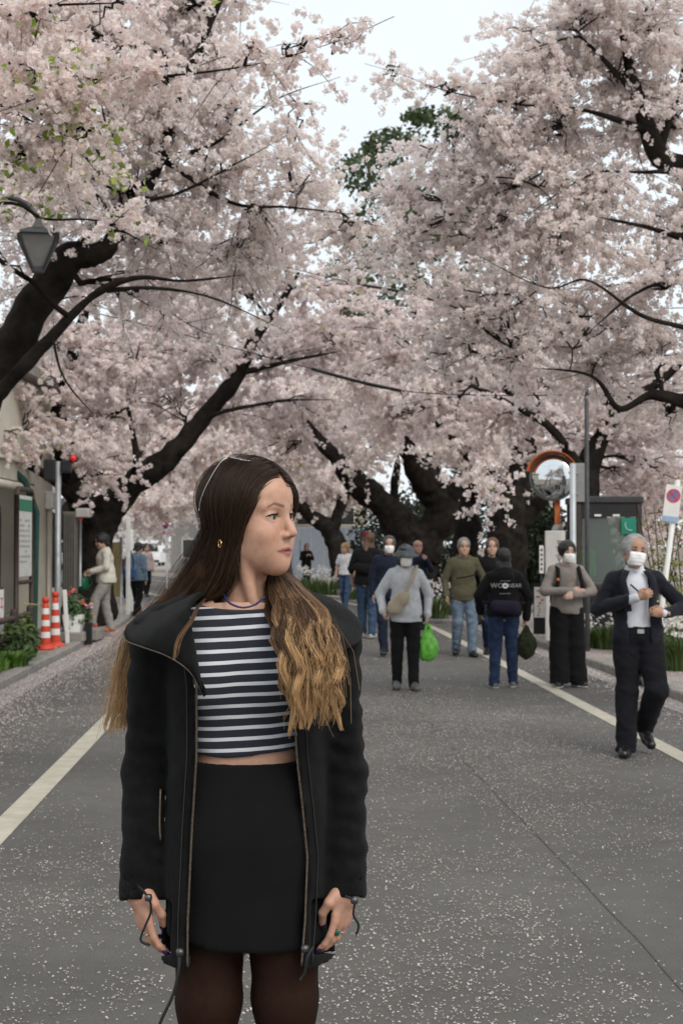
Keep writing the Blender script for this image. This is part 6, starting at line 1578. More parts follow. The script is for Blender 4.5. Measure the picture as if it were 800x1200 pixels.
# eyes
eye_m = M('eye', attr=True, rough=.15, var=.02, spec=.35); lash_m = M('lash', (.008, .006, .005), .6)
for sg in (-1, 1):
    c0 = np.array([.0695, sg * .0320, -.0012]); n1, n2 = 24, 32; th = np.linspace(0, math.pi, n1)
    gz = np.array([.985, .06 + .10 * sg * -1 * .3, -.02]); gz /= np.linalg.norm(gz); b1 = np.cross(gz, [0, 0, 1.0]); b1 /= np.linalg.norm(b1); b2 = np.cross(gz, b1)
    P = np.array([c0 + .0137 * (math.cos(t) * gz * (1.05 if t < .4 else 1) + math.sin(t) * (math.cos(a) * b1 + math.sin(a) * b2)) for t in th for a in np.arange(n2) * 2 * math.pi / n2])
    cc = np.array([(.006, .005, .005) if t < .20 else ((.075, .05, .03) if t < .44 else ((.03, .022, .02) if t < .52 else (.46, .42, .40))) for t in th for a in range(n2)])
    Q = [[i * n2 + j, i * n2 + (j + 1) % n2, (i + 1) * n2 + (j + 1) % n2, (i + 1) * n2 + j] for i in range(n1 - 1) for j in range(n2)]
    eo = mesh('eye', P @ HA.T + HC, Q, eye_m, woman, col=cc)
    pts = []
    for dv in np.linspace(-.0172, .0172, 15):
        ww = -.0022 + .0058 * math.sqrt(max(0, 1 - (dv / .0176) ** 2)); uu = .0695 + .0160 * math.sqrt(max(0.02, 1 - (dv / .0177) ** 2 - ((ww + .001) / .0152) ** 2)); pts.append(HP(uu + .0003, sg * .0325 + dv, ww + .0003))
    mb = MB().tube(pts, np.array([.0006] + [.0015] * 13 + [.0006]), 5)
    for i in range(1, 15):
        p_ = pts[i]; mb.tube([p_, p_ + HA @ np.array([.0045, sg * .0015, .0018]), p_ + HA @ np.array([.0065, sg * .0025, .0046])], [.0004, .0003, .0001], 3)
    mb.build('eyelashes', lash_m, eo, smooth=True, kind='stuff')
# nails and rings
nail_m = M('nail_purple', (.045, .018, .07), .2, .1, 9); silver = M('silver', (.66, .65, .62), .22, .05, 9, metal=1.0); emerald = M('green_stone', (.01, .09, .05), .1, .1, 9)
def ring_at(P, d, rad, r2, name='ring', mat=silver):
    d = d / np.linalg.norm(d); a = np.cross(d, [0, 0, 1.0] if abs(d[2]) < .9 else [1.0, 0, 0]); a /= np.linalg.norm(a); b = np.cross(d, a)
    t = np.linspace(0, 2 * math.pi, 21); mb = MB().tube([P + rad * (math.cos(x) * a + math.sin(x) * b) for x in t], r2, 7); return mb.build(name, mat, None, smooth=True)
for k in 'LR':
    for pts, rr in tips[k]:
        d = pts[-1] - pts[-2]; d /= np.linalg.norm(d); back = np.array([.5 if k == 'L' else -.5, -.75, .1]); back -= d * (back @ d); back /= np.linalg.norm(back)
        A_ = np.stack([d, np.cross(back, d), back], 1); g = Field(pts[-1] - .014, pts[-1] + .014, .0014, far=.02); g.put(ell(pts[-1] + d * .003 + back * rr * .62, (.0085, .0052, .0024), A_), .001); V, F = g.mesh(); mesh('nail', V, F, nail_m, woman)
rg = [('R', 1, .5, 'plain silver ring on the middle finger'), ('R', 2, .45, 'slim silver ring on the ring finger'), ('L', 1, .5, 'silver ring with a green stone'), ('L', 2, .5, 'plain band on the ring finger')]
for k, i, t, lab in rg:
    pts, rr = tips[k][i]; o = ring_at(pts[0] * (1 - t) + pts[1] * t, pts[1] - pts[0], rr * 1.06, .0016); o.parent = woman
    if 'green' in lab:
        P_ = pts[0] * (1 - t) + pts[1] * t + np.array([.3, -.95, 0]) * rr * 1.1; g = Field(P_ - .012, P_ + .012, .0014, far=.02); g.put(ell(P_, (.006, .004, .007)), .001); V, F = g.mesh(); mesh('stone', V, F, emerald, o)

# --- crop top with woven stripes
def striped():
    m = bpy.data.materials.new('striped_knit'); m.use_nodes = True; nt = m.node_tree; b = nt.nodes['Principled BSDF']; L = nt.links.new
    tc = nt.nodes.new('ShaderNodeTexCoord'); sx = nt.nodes.new('ShaderNodeSeparateXYZ'); L(tc.outputs['Object'], sx.inputs[0])
    def math_(op, a, b_=None):
        n = nt.nodes.new('ShaderNodeMath'); n.operation = op
        for i, x in enumerate((a, b_)):
            if x is None: continue
            if isinstance(x, (int, float)): n.inputs[i].default_value = x
            else: L(x, n.inputs[i])
        return n.outputs[0]
    nz = nt.nodes.new('ShaderNodeTexNoise'); nz.inputs['Scale'].default_value = 7; L(tc.outputs['Object'], nz.inputs['Vector'])
    zz = math_('ADD', sx.outputs['Z'], math_('MULTIPLY', sx.outputs['X'], -.055)); zz = math_('ADD', zz, math_('MULTIPLY', nz.outputs['Fac'], .006))
    fr = math_('FRACT', math_('DIVIDE', math_('ADD', zz, .004), .0222)); st = math_('GREATER_THAN', fr, .675)
    st = math_('MULTIPLY', st, math_('LESS_THAN', sx.outputs['Z'], 1.405))
    mix = nt.nodes.new('ShaderNodeMix'); mix.data_type = 'RGBA'; mix.inputs['A'].default_value = (.010, .012, .022, 1); mix.inputs['B'].default_value = (.58, .59, .62, 1); L(st, mix.inputs['Factor']); L(mix.outputs['Result'], b.inputs['Base Color'])
    b.inputs['Roughness'].default_value = .85; b.inputs['Sheen Weight'].default_value = .15
    wv = nt.nodes.new('ShaderNodeTexWave'); wv.bands_direction = 'X'; wv.inputs['Scale'].default_value = 160; wv.inputs['Distortion'].default_value = 1; L(tc.outputs['Object'], wv.inputs['Vector'])
    bp = nt.nodes.new('ShaderNodeBump'); bp.inputs['Strength'].default_value = .25; bp.inputs['Distance'].default_value = .002; L(wv.outputs['Fac'], bp.inputs['Height']); L(bp.outputs['Normal'], b.inputs['Normal'])
    return m
def wrk(g, amp, sc, seed, an=(1, 1, 1.8)):
    Xs = np.stack(np.meshgrid(*g.ax, indexing='ij'), -1); near = np.abs(g.f) < .025; P = Xs[near] * np.array(an)
    g.f[near] += (amp * (vnoise(P, sc, seed) + .5 * vnoise(P, sc * 2.2, seed + 1))).astype(np.float32)
g = Field((-.2, -.2, 1.09), (.2, .15, 1.45), .0065, far=.06)
g.put(ell((.0, 0, 1.27), (.144, .098, .165)), .05); g.put(ell((.004, 0, 1.11), (.120, .092, .15)), .05)
for sg in (-1, 1): g.put(ell((sg * .064, -.066, 1.262), (.060, .052, .064)), .035); g.put(cap((sg * .02, .02, 1.405), (sg * .12, .012, 1.375), .047, .045), .03)
g.put(cap((0, .015, 1.36), (0.0, .01, 1.42), .066, .058), .02)
g.apply(lambda v_, X, Y, Z: np.maximum(np.maximum(v_, 1.1045 + .012 * np.clip((X + .03) / .1, 0, 1) - Z), Z - (1.413 - .02 * np.clip((-Y) / .08, 0, 1))))
wrk(g, .0022, 11, 4); V, F = g.mesh(); mesh('crop_top', V, F, striped(), woman)
# --- skirt
g = Field((-.24, -.2, .69), (.25, .2, 1.12), .009, far=.06)
g.put(cap((hipx, .0, 1.09), (hipx, .01, .95), .120, .158, (1, .78, 1)), .03); g.put(cap((hipx, .01, .95), (hipx, .008, .62), .158, .170, (1, .76, 1)), .04)
g.apply(lambda v_, X, Y, Z: np.maximum(np.maximum(v_, .722 - .03 * X - Z), Z - 1.092))
wrk(g, .0025, 6, 8, (1, 1, .6)); V, F = g.mesh(); mesh('skirt', V, F, cloth('skirt_black', (.0075, .0075, .0082), var=.1, bump=.15, bscale=400), woman)
# --- sheer tights and boots
tm = bpy.data.materials.new('sheer_tights'); tm.use_nodes = True; nt = tm.node_tree; b = nt.nodes['Principled BSDF']; b.inputs['Base Color'].default_value = (.006, .004, .0035, 1); b.inputs['Roughness'].default_value = .6; b.inputs['Specular IOR Level'].default_value = .15
t_ = nt.nodes.new('ShaderNodeBsdfTransparent'); t_.inputs['Color'].default_value = (.50, .42, .39, 1); ms = nt.nodes.new('ShaderNodeMixShader'); ms.inputs['Fac'].default_value = .60
nt.links.new(t_.outputs[0], ms.inputs[1]); nt.links.new(b.outputs[0], ms.inputs[2]); nt.links.new(ms.outputs[0], nt.nodes['Material Output'].inputs['Surface'])
g = Field((-.26, -.22, .02), (.27, .2, .98), .011, far=.05)
for sg in (-1, 1):
    g.put(cap((hipx + sg * .075, .0, .90), (hipx + sg * .078, -.005, .60), .0845, .0655), .004); g.put(cap((hipx + sg * .078, -.005, .60), (hipx + sg * .082, .0, .47), .0655, .0545), .02); g.put(cap((hipx + sg * .082, .0, .47), (hipx + sg * .085, .025, .12), .0545, .0365), .02)
g.apply(lambda v_, X, Y, Z: np.maximum(v_, Z - .92)); V, F = g.mesh(); mesh('tights', V, F, tm, woman)
for sg in (-1, 1):
    g = Field((hipx + sg * .095 - .1, -.22, 0), (hipx + sg * .095 + .1, .14, .26), .008, far=.05); g.put(cap((hipx + sg * .085, .03, .22), (hipx + sg * .087, .03, .07), .046, .046), .02); g.put(cap((hipx + sg * .087, .035, .05), (hipx + sg * .105, -.13, .045), .042, .04), .03)
    g.apply(lambda v_, X, Y, Z: np.maximum(np.maximum(v_, .012 - Z), Z - .23)); V, F = g.mesh(); bt = mesh('boot', V, F, M('boot_leather', (.012, .011, .011), .35, .2, 14), woman)
    MB().poly([(hipx + sg * .085 - .043, .078), (hipx + sg * .085 + .043, .078), (hipx + sg * .105 + .043, -.16), (hipx + sg * .105 - .043, -.16)], .03, axis=2).build('sole', black, bt, loc=(0, 0, .016))

# --- jacket
jk = cloth('jacket_black', (.0070, .0070, .0072), var=.3, nscale=40, bump=.35, bscale=700, sheen=.04)
ZK = np.array([.66, .75, .85, 1.0, 1.15, 1.25, 1.33, 1.40, 1.46]); AK = np.array([.182, .180, .174, .166, .163, .172, .168, .13, .06]); BK = np.array([.158, .152, .145, .136, .140, .152, .148, .10, .05])
XLz = np.array([.66, .70, .79, .97, 1.11, 1.25, 1.33, 1.42]); XL = np.array([-.105, -.105, -.105, -.098, -.089, -.088, -.100, -.118])
XRz = np.array([.66, .70, .79, .91, 1.02, 1.11, 1.25, 1.42]); XR = np.array([.118, .122, .129, .133, .122, .112, .105, .118])
def jsurf(x, Z, off=0.0):
    a = np.interp(Z, ZK, AK); b_ = np.interp(Z, ZK, BK); return .008 - (b_ + off) * math.sqrt(max(.02, 1 - ((x - hipx) / (a + off)) ** 2))
def jl(v_, X, Y, Z):
    a = np.interp(Z, ZK, AK); b_ = np.interp(Z, ZK, BK); r = np.sqrt(((X - hipx) / a) ** 2 + ((Y - .008) / b_) ** 2); d = (r - 1) * np.minimum(a, b_)
    return np.maximum(d, .690 - .02 * np.cos(X * 9) * 0 - Z)
g = Field((-.36, -.22, .66), (.36, .22, 1.47), .0075, far=.06)
g.apply(jl)
for k, sg in (('L', 1), ('R', -1)): g.put(cap((sg * .04, .02, 1.405), sh[k] + np.array([-sg * .02, .0, .01]), .060, .060), .05)
shell = g.f.copy(); g.f = np.maximum(shell, -(shell + .014))
def opening(v_, X, Y, Z):
    xl = np.interp(Z, XLz, XL); xr = np.interp(Z, XRz, XR)
    return np.maximum(v_, -np.maximum(np.maximum(xl - X, X - xr), Y - .0))
g.apply(opening)
g.cut(cap((0, .01, 1.40), (0, -.01, 1.52), .075, .08), .01)
for k, sg in (('L', 1), ('R', -1)):
    g.put(cap(sh[k], el[k], .051, .041), .03); cf = wr[k] + np.array([0, 0, -.012]); g.put(cap(el[k], cf, .041, .041), .02)
    dd = (cf - el[k]) / np.linalg.norm(cf - el[k])
    g.cut(bxp(cf + dd * .055, (.07, .07, .055), np.stack([np.cross(dd, [0, 1, 0]), np.cross(dd, np.cross(dd, [0, 1, 0])), dd], 1)), .003)
    g.cut(cap(cf - dd * .05, cf + dd * .05, .029, .031), .003)
Xs = np.stack(np.meshgrid(*g.ax, indexing='ij'), -1); near = np.abs(g.f) < .022; P = Xs[near]
arm = np.clip((np.abs(P[:, 0] - hipx) - .16) / .03, 0, 1)
fold = .7 * vnoise(P * np.array([.6, .6, 2.6]), 14, 3) + .6 * vnoise(P @ np.array([[1, 0, .9], [0, 1, .5], [0, 0, 2.2]]), 24, 5) + .45 * np.sin(P[:, 2] * 150 + 3 * vnoise(P, 9, 6) + P[:, 0] * 30) * np.clip(vnoise(P * np.array([1, 1, .6]), 10, 12) + .4, 0, 1)
body_f = vnoise(P * np.array([1.6, 1, .5]), 8, 9)
arm = arm * np.clip((P[:, 2] - .835) / .05, 0.08, 1)
g.f[near] += (arm * .0062 * fold + (1 - arm) * (.0045 * body_f + .003 * vnoise(P @ np.array([[1, 0, .6], [0, 1, 0], [.8, 0, 1]]), 17, 4)) + .0008 * vnoise(P, 60, 2)).astype(np.float32)
V, F = g.mesh(); jo = mesh('jacket', V, F, jk, woman)
# broad folded collar
def collar(inner, outer, lift, n=46, m=16):
    I = spline(inner, n); O = spline(outer, n); rows = []
    for j in range(m):
        t = j / (m - 1); p = I * (1 - t) + O * t
        bul = math.sin(math.pi * min(1, t * 1.02)) ** .8
        p = p + np.array(lift) * bul
        if j >= m - 3: p = p + np.array([0, .006, -.006]) * (j - m + 3) / 2
        rows.append(p)
    V = np.array(rows).reshape(-1, 3); V = V + .007 * vnoise(V * np.array([1, 1, 1.6]), 13, 3)[:, None] * np.array([.3, -1, .4]) + .002 * vnoise(V, 40, 5)[:, None] * np.array([0, -1, .3])
    Q = np.array([[j * n + i, j * n + i + 1, (j + 1) * n + i + 1, (j + 1) * n + i] for j in range(m - 1) for i in range(n - 1)])
    return V, Q
def thick(V, Q, th):
    me = meshdata('tmp', V, Q); N = np.zeros(len(V) * 3); me.vertices.foreach_get('normal', N); N = N.reshape(-1, 3); bpy.data.meshes.remove(me)
    nV = len(V); W = np.vstack([V, V - N * th])
    e = {}
    for q in Q:
        for i in range(4):
            a, b = q[i], q[(i + 1) % 4]; e[(a, b)] = 1
    side = [[b, a, a + nV, b + nV] for (a, b) in e if (b, a) not in e]
    return W, np.vstack([Q, Q[:, ::-1] + nV, np.array(side)])
cl = [LP_(238, 812, -.150), LP_(228, 750, -.135), LP_(222, 716, -.105), LP_(228, 702, -.06), LP_(243, 692, -.01), LP_(262, 688, .045), LP_(285, 686, .07)]
co = [LP_(238, 814, -.156), LP_(222, 786, -.172), LP_(196, 768, -.165), LP_(166, 757, -.13), LP_(147, 748, -.06), LP_(150, 728, .03), LP_(190, 706, .10), LP_(285, 698, .125)]
V, Q = collar(cl, co, (-.002, -.010, .008)); W_, Q_ = thick(V, Q, .008); mesh('collar', W_, Q_, jk, jo)
cl2 = [LP_(340, 812, -.150), LP_(344, 750, -.135), LP_(346, 716, -.105), LP_(342, 702, -.06), LP_(330, 692, -.01), LP_(310, 688, .045), LP_(288, 686, .07)]
co2 = [LP_(342, 814, -.156), LP_(362, 786, -.172), LP_(388, 766, -.160), LP_(412, 754, -.12), LP_(425, 742, -.05), LP_(420, 722, .03), LP_(385, 701, .10), LP_(288, 698, .125)]
V, Q = collar(cl2, co2, (.002, -.010, .008)); W_, Q_ = thick(V, Q[:, ::-1], .008); mesh('collar', W_, Q_, jk, jo)
# zips, seams, toggles, cords
zipm = M('zip_metal', (.085, .065, .045), .55, .6, 300, metal=.2); cord = M('cord_black', (.008, .008, .008), .6)
for XK, Xz, s_ in ((XL, XLz, 1), (XR, XRz, -1)):
    zs = np.linspace(.70, 1.36, 60); P = [(np.interp(z_, Xz, XK) + s_ * .001, jsurf(np.interp(z_, Xz, XK), z_, .003) - .004, z_) for z_ in zs]
    V, Q = ribbon(P, (0, -1, 0), .0040, .004); mesh('zip', V, Q, zipm, jo)
    P2 = [(np.interp(z_, Xz, XK) - s_ * .020, jsurf(np.interp(z_, Xz, XK) - s_ * .020, z_, .003) - .0022, z_) for z_ in zs]
    V, Q = ribbon(P2, (0, -1, 0), .0016, .003); mesh('seam', V, Q, M('seam_thread', (.03, .029, .027), .8), jo)
V, Q = ribbon(np.array([p + np.array([0, -.004, -.001]) for p in spline(co, 40)[:26]]), (0, -1, .3), .0020, .003); mesh('collar_zip', V, Q, zipm, jo)
def toggle(P, nm='toggle'):
    return MB().lathe([(0, -.008), (.007, -.006), (.008, 0), (.007, .006), (0, .008)], P, 12).build(nm, M('toggle_metal', (.10, .10, .10), .3, metal=.7), jo, smooth=True)
toggle(LP_(211, 1116, -.165)); MB().tube(spline([LP_(211, 1118, -.165), LP_(209, 1140, -.175), LP_(202, 1168, -.18), LP_(186, 1204, -.185), LP_(182, 1240, -.18)], 22), .0032, 7).build('drawcord', cord, jo, smooth=True)
toggle(LP_(357, 1112, -.165)); MB().tube(spline([LP_(368, 1108, -.16), LP_(360, 1122, -.172), LP_(357, 1140, -.172), LP_(352, 1148, -.172)], 14), .003, 7).build('drawcord', cord, jo, smooth=True)
for (tx, ty), pts in (((174, 1052), [(160, 1036), (174, 1052), (177, 1068), (170, 1086), (165, 1102), (176, 1108)]), ((415, 1055), [(404, 1050), (415, 1056), (414, 1072), (420, 1084), (417, 1096)])):
    toggle(LP_(tx, ty, -.085)); MB().tube(spline([LP_(a, b_, -.088) for a, b_ in pts], 20), .0026, 6).build('cuff_cord', cord, jo, smooth=True)
# pocket welt
V, Q = ribbon(spline([LP_(188, 925, -.125), LP_(187, 965, -.132), LP_(188, 985, -.134)], 8), (0, -1, 0), .003, .004); mesh('pocket_zip', V, Q, zipm, jo)

# --- necklace
pts = spline([LP_(262, 696, -.03), LP_(268, 706, -.065), LP_(283, 712, -.088), LP_(298, 709, -.085), LP_(310, 700, -.06)], 20); MB().tube(pts, .0022, 6).build('necklace', M('blue_cord', (.02, .03, .11), .5), woman, smooth=True)

# --- hair
hair_m = M('ombre_hair', attr=True, rough=.45, var=.06, nscale=30, spec=.28)
def ub(w_): return np.interp(w_, [-.14, -.10, -.08, -.05, -.012, .027, .055, .075, .09], [-.03, .0, .010, .020, .044, .061, .067, .075, .085])
def ubf(w_): return np.interp(w_, [-.14, -.10, -.08, -.05, -.012, .027, .055, .075, .09], [-.03, .0, .010, .030, .066, .088, .094, .094, .095])
def scalp(u, phi, side, t):
    """point of the hair surface over the skull: forward u, angle phi down from the crown"""
    cu, cw = -.008, .024; a, b_, c = .089 + t, .073 + t * 1.1, .079 + t
    k = np.sqrt(np.clip(1 - ((u - cu) / a) ** 2, 0.02, 1)); bel = np.clip(phi - math.pi / 2, 0, 2)
    return side * b_ * k * np.where(bel > 0, 1 - .25 * bel, np.sin(phi)), cw + np.where(bel > 0, -.080 * bel, c * k * np.cos(phi))
def hcol(P, rnd):
    """root-to-tip colour: dark brown to honey blonde, by height"""
    z_ = P[..., 2]; t = np.clip((1.520 - z_ + .07 * rnd) / .28, 0, 1)[..., None]; t = t * t * (3 - 2 * t)
    c0 = np.array([.047, .0255, .0150]); c1 = np.array([.53, .335, .165]); cm = np.array([.135, .072, .036])
    c = np.where(t < .5, c0 + (cm - c0) * t * 2, cm + (c1 - cm) * (t * 2 - 1))
    return c * (1 + .45 * rnd).clip(.25)[..., None]
HV = []; HF = []; HCc = []; hn = 0
def strands(P, r0, tone=0.0):
    """P (n,m,3) strand polylines"""
    global hn
    n, m, _ = P.shape; rr = r0 * np.concatenate([np.linspace(.8, 1, m // 3), np.linspace(1, .35, m - m // 3)])[None] * rng.uniform(.7, 1.25, (n, 1))
    V, Q = tubes(P, rr, 3); HV.append(V); HF.append(Q + hn); hn += len(V)
    c = hcol(P, (tone + rng.normal(0, .30, (n, 1))) * np.ones((1, m))); HCc.append(np.repeat(c.reshape(-1, 3), 3, 0))
def resample(P, m):
    """P (n,k,3) control points -> (n,m,3) smooth"""
    n, k, _ = P.shape; t = np.linspace(0, k - 1 - 1e-6, m); i = t.astype(int); f_ = (t - i)[None, :, None]
    Q = np.concatenate([2 * P[:, :1] - P[:, 1:2], P, 2 * P[:, -1:] - P[:, -2:-1]], 1)
    p0, p1, p2, p3 = Q[:, i], Q[:, i + 1], Q[:, i + 2], Q[:, i + 3]
    return .5 * (2 * p1 + (p2 - p0) * f_ + (2 * p0 - 5 * p1 + 4 * p2 - p3) * f_ ** 2 + (3 * p1 - p0 - 3 * p2 + p3) * f_ ** 3)
def waves(P, amp, freq, grow=.35):
    n, m, _ = P.shape; t = np.linspace(0, 1, m)[None, :]
    env = np.clip((t - grow) / (1 - grow), 0, 1) ** .7
    ph = rng.uniform(0, 6.283, (n, 1)); fr = freq * rng.uniform(.75, 1.3, (n, 1)); am = amp * rng.uniform(.4, 1.4, (n, 1))
    d = rng.normal(0, 1, (n, 1, 3)) * np.array([1, .8, .15]); d /= np.linalg.norm(d, axis=2, keepdims=True)
    return P + (am * env * np.sin(6.283 * fr * t + ph))[..., None] * d
# near side: from the parting over the temple, down behind the collar and out below it
def side_hair(n, side, t_off, fallF, fallB, amp, jit, qpow=1.0, wend=-.055):
    q = rng.random(n) ** qpow; m1 = 10; fn = ub if side < 0 else ubf
    phi = np.linspace(.03, 2.25, m1)[None] * np.ones((n, 1)); tt = t_off + rng.uniform(0, .009, (n, 1)) + .006 * np.sin(phi / 2) ** 2 + (.007 if side > 0 else 0)
    uf = np.full((n, m1), .06)
    for _ in range(8): uf = .5 * uf + .5 * (fn(scalp(uf, phi, side, tt)[1]) - .004)
    uf = uf + rng.normal(0, .0022, (n, 1)) + rng.normal(0, .001, (n, m1))
    ubk = -.093 + .022 * np.clip(phi - 1.3, 0, 1)
    u_ = uf * (1 - q[:, None]) + ubk * q[:, None]
    v_, w_ = scalp(u_, phi, side, tt)
    S_ = HC + np.stack([u_, v_, w_], -1) @ HA.T
    fF = np.array([LP_(*p) for p in fallF]); fB = np.array([LP_(*p) for p in fallB])
    Fl = fF[None] * (1 - q[:, None, None]) + fB[None] * q[:, None, None]
    Fl = Fl + rng.normal(0, 1, (n, 1, 3)) * jit * np.linspace(.6, 1.6, Fl.shape[1])[None, :, None]
    P = np.concatenate([S_, Fl], 1)
    P = resample(P, 17)
    P = waves(P, amp, 5, .42)
    cutm = rng.uniform(.80, 1.0, n)
    k = np.linspace(0, 16, 17)[None] * cutm[:, None]; i = np.clip(k.astype(int), 0, 15); f_ = (k - i)[..., None]; idx = np.arange(n)[:, None]
    return P[idx, i] * (1 - f_) + P[idx, i + 1] * f_
near_F = [(277, 662, -.068), (270, 690, -.045), (238, 714, .03), (196, 742, .085), (168, 790, .07), (158, 850, .06)]
near_B = [(231, 648, -.005), (208, 690, .03), (168, 720, .07), (148, 750, .085), (138, 805, .075), (128, 862, .065)]
strands(side_hair(2000, -1, .006, near_F, near_B, .0095, np.array([.007, .010, .004])), .00105)
# wind-blown flyaways of the same side
strands(side_hair(260, -1, .012, [(275, 664, -.07), (262, 700, .0), (222, 722, .05), (175, 752, .10), (146, 800, .08), (136, 850, .07)], [(214, 650, .0), (188, 700, .05), (150, 735, .09), (134, 765, .10), (126, 815, .08), (118, 868, .07)], .010, np.array([.012, .014, .006])), .0005)
strands(side_hair(140, -1, .017, near_F, near_B, .012, np.array([.016, .016, .008])), .0004)
# far side: seen over the forehead, then falling behind the neck to the front of the other shoulder
far_F = [(336, 640, .085), (332, 672, .05), (338, 705, -.10), (346, 745, -.18), (350, 800, -.195), (350, 856, -.18)]
far_B = [(285, 655, .10), (310, 685, .075), (352, 702, -.09), (383, 745, -.18), (393, 795, -.19), (388, 846, -.175)]
strands(side_hair(700, 1, .007, far_F, far_B, .007, np.array([.012, .010, .004])), .00095)
def lock(pts, rad, n, amp, freq, r0=.00088, grow=.2):
    G_ = np.array([LP_(*p) for p in pts]); k = len(G_); off = rng.normal(0, 1, (n, 1, 3)); off /= np.linalg.norm(off, axis=2, keepdims=True); off *= rng.random((n, 1, 1)) ** .5
    P = G_[None] + off * np.array(rad)[None, :, None] * np.array([1, .7, .3]); P = resample(P, 17)
    # every lock waves together, each strand a little on its own
    t = np.linspace(0, 1, 17); ph = rng.uniform(0, 6.28); P = P + (amp * np.clip(t / .4, 0, 1) * np.sin(6.283 * freq * t + ph))[None, :, None] * np.array([1, .35, 0])
    P = waves(P, amp * .22, freq * 1.2, grow)
    cutm = rng.uniform(.82, 1.0, n); kk = np.linspace(0, 16, 17)[None] * cutm[:, None]; i = np.clip(kk.astype(int), 0, 15); f_ = (kk - i)[..., None]; idx = np.arange(n)[:, None]
    strands(P[idx, i] * (1 - f_) + P[idx, i + 1] * f_, r0, rng.normal(0, .45))
for i in range(20):
    f_ = i / 19; x0 = 316 + 16 * f_; x1 = 324 + 44 * f_; x2 = 327 + 64 * f_; x3 = 334 + 63 * f_; x4 = 344 + 50 * f_ + rng.uniform(-7, 7); zz = rng.uniform(-.012, .008)
    lock([(x0, 668, .05), (x1, 705, -.09 - .03 * f_), (x2, 750, -.185 + zz), (x3, 800, -.198 + zz), (x4, rng.uniform(835, 872) - 14 * f_, -.180 + zz)], [.009, .011, .0105, .010, .0035], 92, .0092, rng.uniform(2.4, 3.4))
lock([(316, 660, .05), (316, 690, .0), (318, 720, -.06), (321, 745, -.11)], [.012, .014, .012, .006], 220, .003, 2)         # dark hair under the jaw
lock([(240, 702, -.09), (226, 720, -.158), (214, 745, -.180), (202, 776, -.185)], [.003, .005, .008, .007], 18, .004, 1.5)     # a light strand over the lapel
for i in range(9):
    f_ = i / 8; lock([(235 - 8 * f_, 690, .04), (190 - 22 * f_, 735, .085), (166 - 24 * f_, 775, .08), (162 - 26 * f_, 815, .07), (158 - 30 * f_ + rng.uniform(-5, 5), rng.uniform(845, 868), .06)], [.006, .007, .008, .008, .003], 48, .008, rng.uniform(2, 3))
for _ in range(26):                                                                                              # stray hairs
    x = rng.uniform(335, 400); lock([(x * .5 + 165, 690, -.02), (x, 740, -.19), (x + rng.uniform(-6, 8), 800, -.205), (x + rng.uniform(-10, 10), rng.uniform(840, 870), -.19)], [.002, .004, .006, .006], 3, .010, 3, .0006)
mesh('hair', np.vstack(HV), np.vstack(HF), hair_m, woman, col=np.vstack(HCc).clip(0, 1), kind='stuff')
# dense underlayer so no scalp shows
g = Field((-.26, -.20, 1.15), (.25, .20, 1.74), .007, far=.05)
g.put(ell(HP(-.008, 0, .024), (.092, .077, .083), HA), .01)
Xs = np.stack(np.meshgrid(*g.ax, indexing='ij'), -1); q = (Xs - HC) @ HA
front = np.where(q[..., 2] > .084, -.2, q[..., 0] - (np.where(q[..., 1] < 0, ub(q[..., 2]), ubf(q[..., 2])) - .006)); g.f = np.maximum(g.f, front).astype(np.float32)
g.f = np.maximum(g.f, np.where(q[..., 2] < -.06, .02, -1)).astype(np.float32)
def chain(pts, rs):
    P = [LP_(*p) for p in pts]
    for i in range(len(P) - 1): g.put(cap(P[i], P[i + 1], rs[i], rs[i + 1]), .02)
chain([(257, 630, -.01), (242, 670, -.0), (212, 704, .05), (176, 735, .085), (152, 790, .078)], [.030, .026, .018, .012, .005])
chain([(285, 640, .06), (285, 680, .07), (270, 720, .09)], [.04, .03, .02])
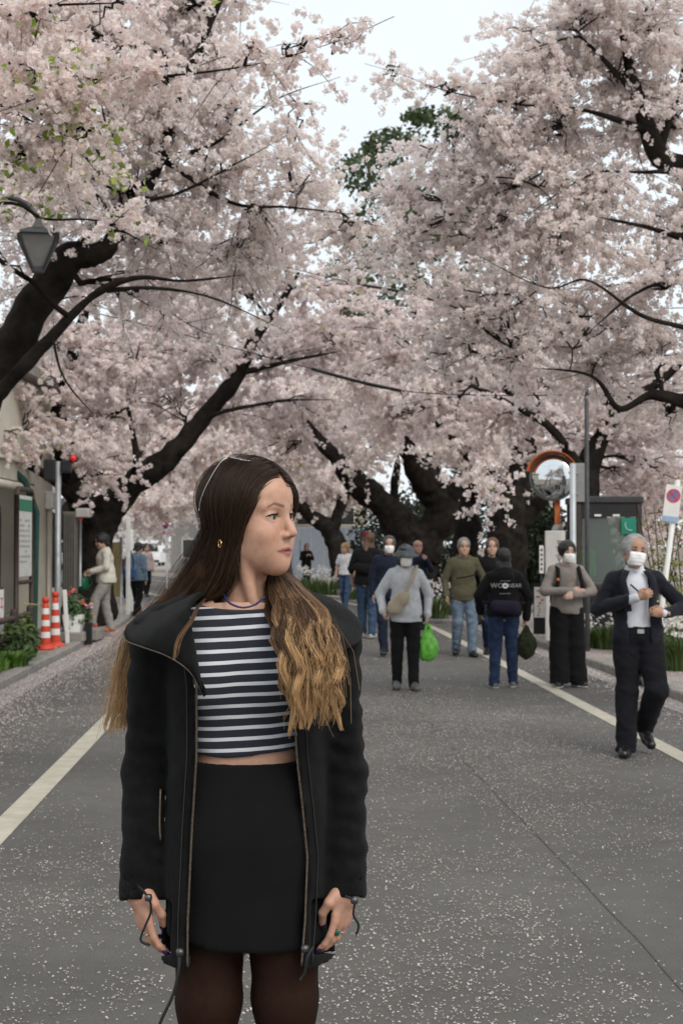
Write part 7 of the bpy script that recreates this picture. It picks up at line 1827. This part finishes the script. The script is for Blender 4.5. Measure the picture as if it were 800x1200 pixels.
chain([(310, 650, .07), (326, 690, .02), (350, 735, -.15), (362, 790, -.178), (362, 825, -.178)], [.026, .020, .016, .012, .004])
Xp = np.stack(np.meshgrid(*g.ax, indexing='ij'), -1); nr = np.abs(g.f) < .02; g.f[nr] += (.003 * vnoise(Xp[nr] * np.array([1, 1, .3]), 60, 3)).astype(np.float32)
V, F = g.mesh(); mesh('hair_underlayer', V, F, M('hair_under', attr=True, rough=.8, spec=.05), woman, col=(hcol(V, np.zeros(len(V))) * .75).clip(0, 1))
# --- earring
o = ring_at(HP(-.006, -.096, -.056), HA @ np.array([.5, .8, 0]), .0075, .0011, 'earring', M('gold', (.75, .50, .20), .25, .05, 9, metal=1.0)); o.parent = woman
# --- glasses pushed up on the head
gr = empty('glasses', HC + W0 + np.array([0, 0, .11]), 0, 'thin metal framed glasses resting on top of the brown hair', 'glasses'); off = HC + np.array([0, 0, .11])
gm = M('glasses_metal', (.35, .33, .32), .25, .05, 9, metal=.9)
for sg in (-1, 1):
    pts = [HP(.004 + .019 * np.sign(math.cos(t)) * abs(math.cos(t)) ** .7, sg * (.034 + .0 ) + .026 * np.sign(math.sin(t)) * abs(math.sin(t)) ** .7, .1165 - .25 * .019 * math.cos(t)) for t in np.linspace(0, 2 * math.pi, 25)]
    fr_ = MB().tube(np.array(pts) - off, .0012, 6).build('rim', gm, gr, smooth=True)
    P_ = np.array(pts[:-1]) - off; mesh('lens', np.vstack([P_, P_.mean(0)]), np.array([[i, (i + 1) % 24, 24] for i in range(24)]), glass_mat('lens_glass', (.85, .85, .86), .25, .05), fr_, smooth=False)
    MB().tube(spline([HP(-.012, sg * .058, .119), HP(-.022, sg * .072, .108), HP(-.040, sg * .087, .070), HP(-.055, sg * .092, .035), HP(-.062, sg * .090, .010)], 16) - off, [.0016] * 15 + [.0012], 6).build('temple', gm, gr, smooth=True)
MB().tube(spline([HP(.010, -.009, .116), HP(.014, 0, .117), HP(.010, .009, .116)], 7) - off, .0012, 6).build('bridge', gm, gr, smooth=True)
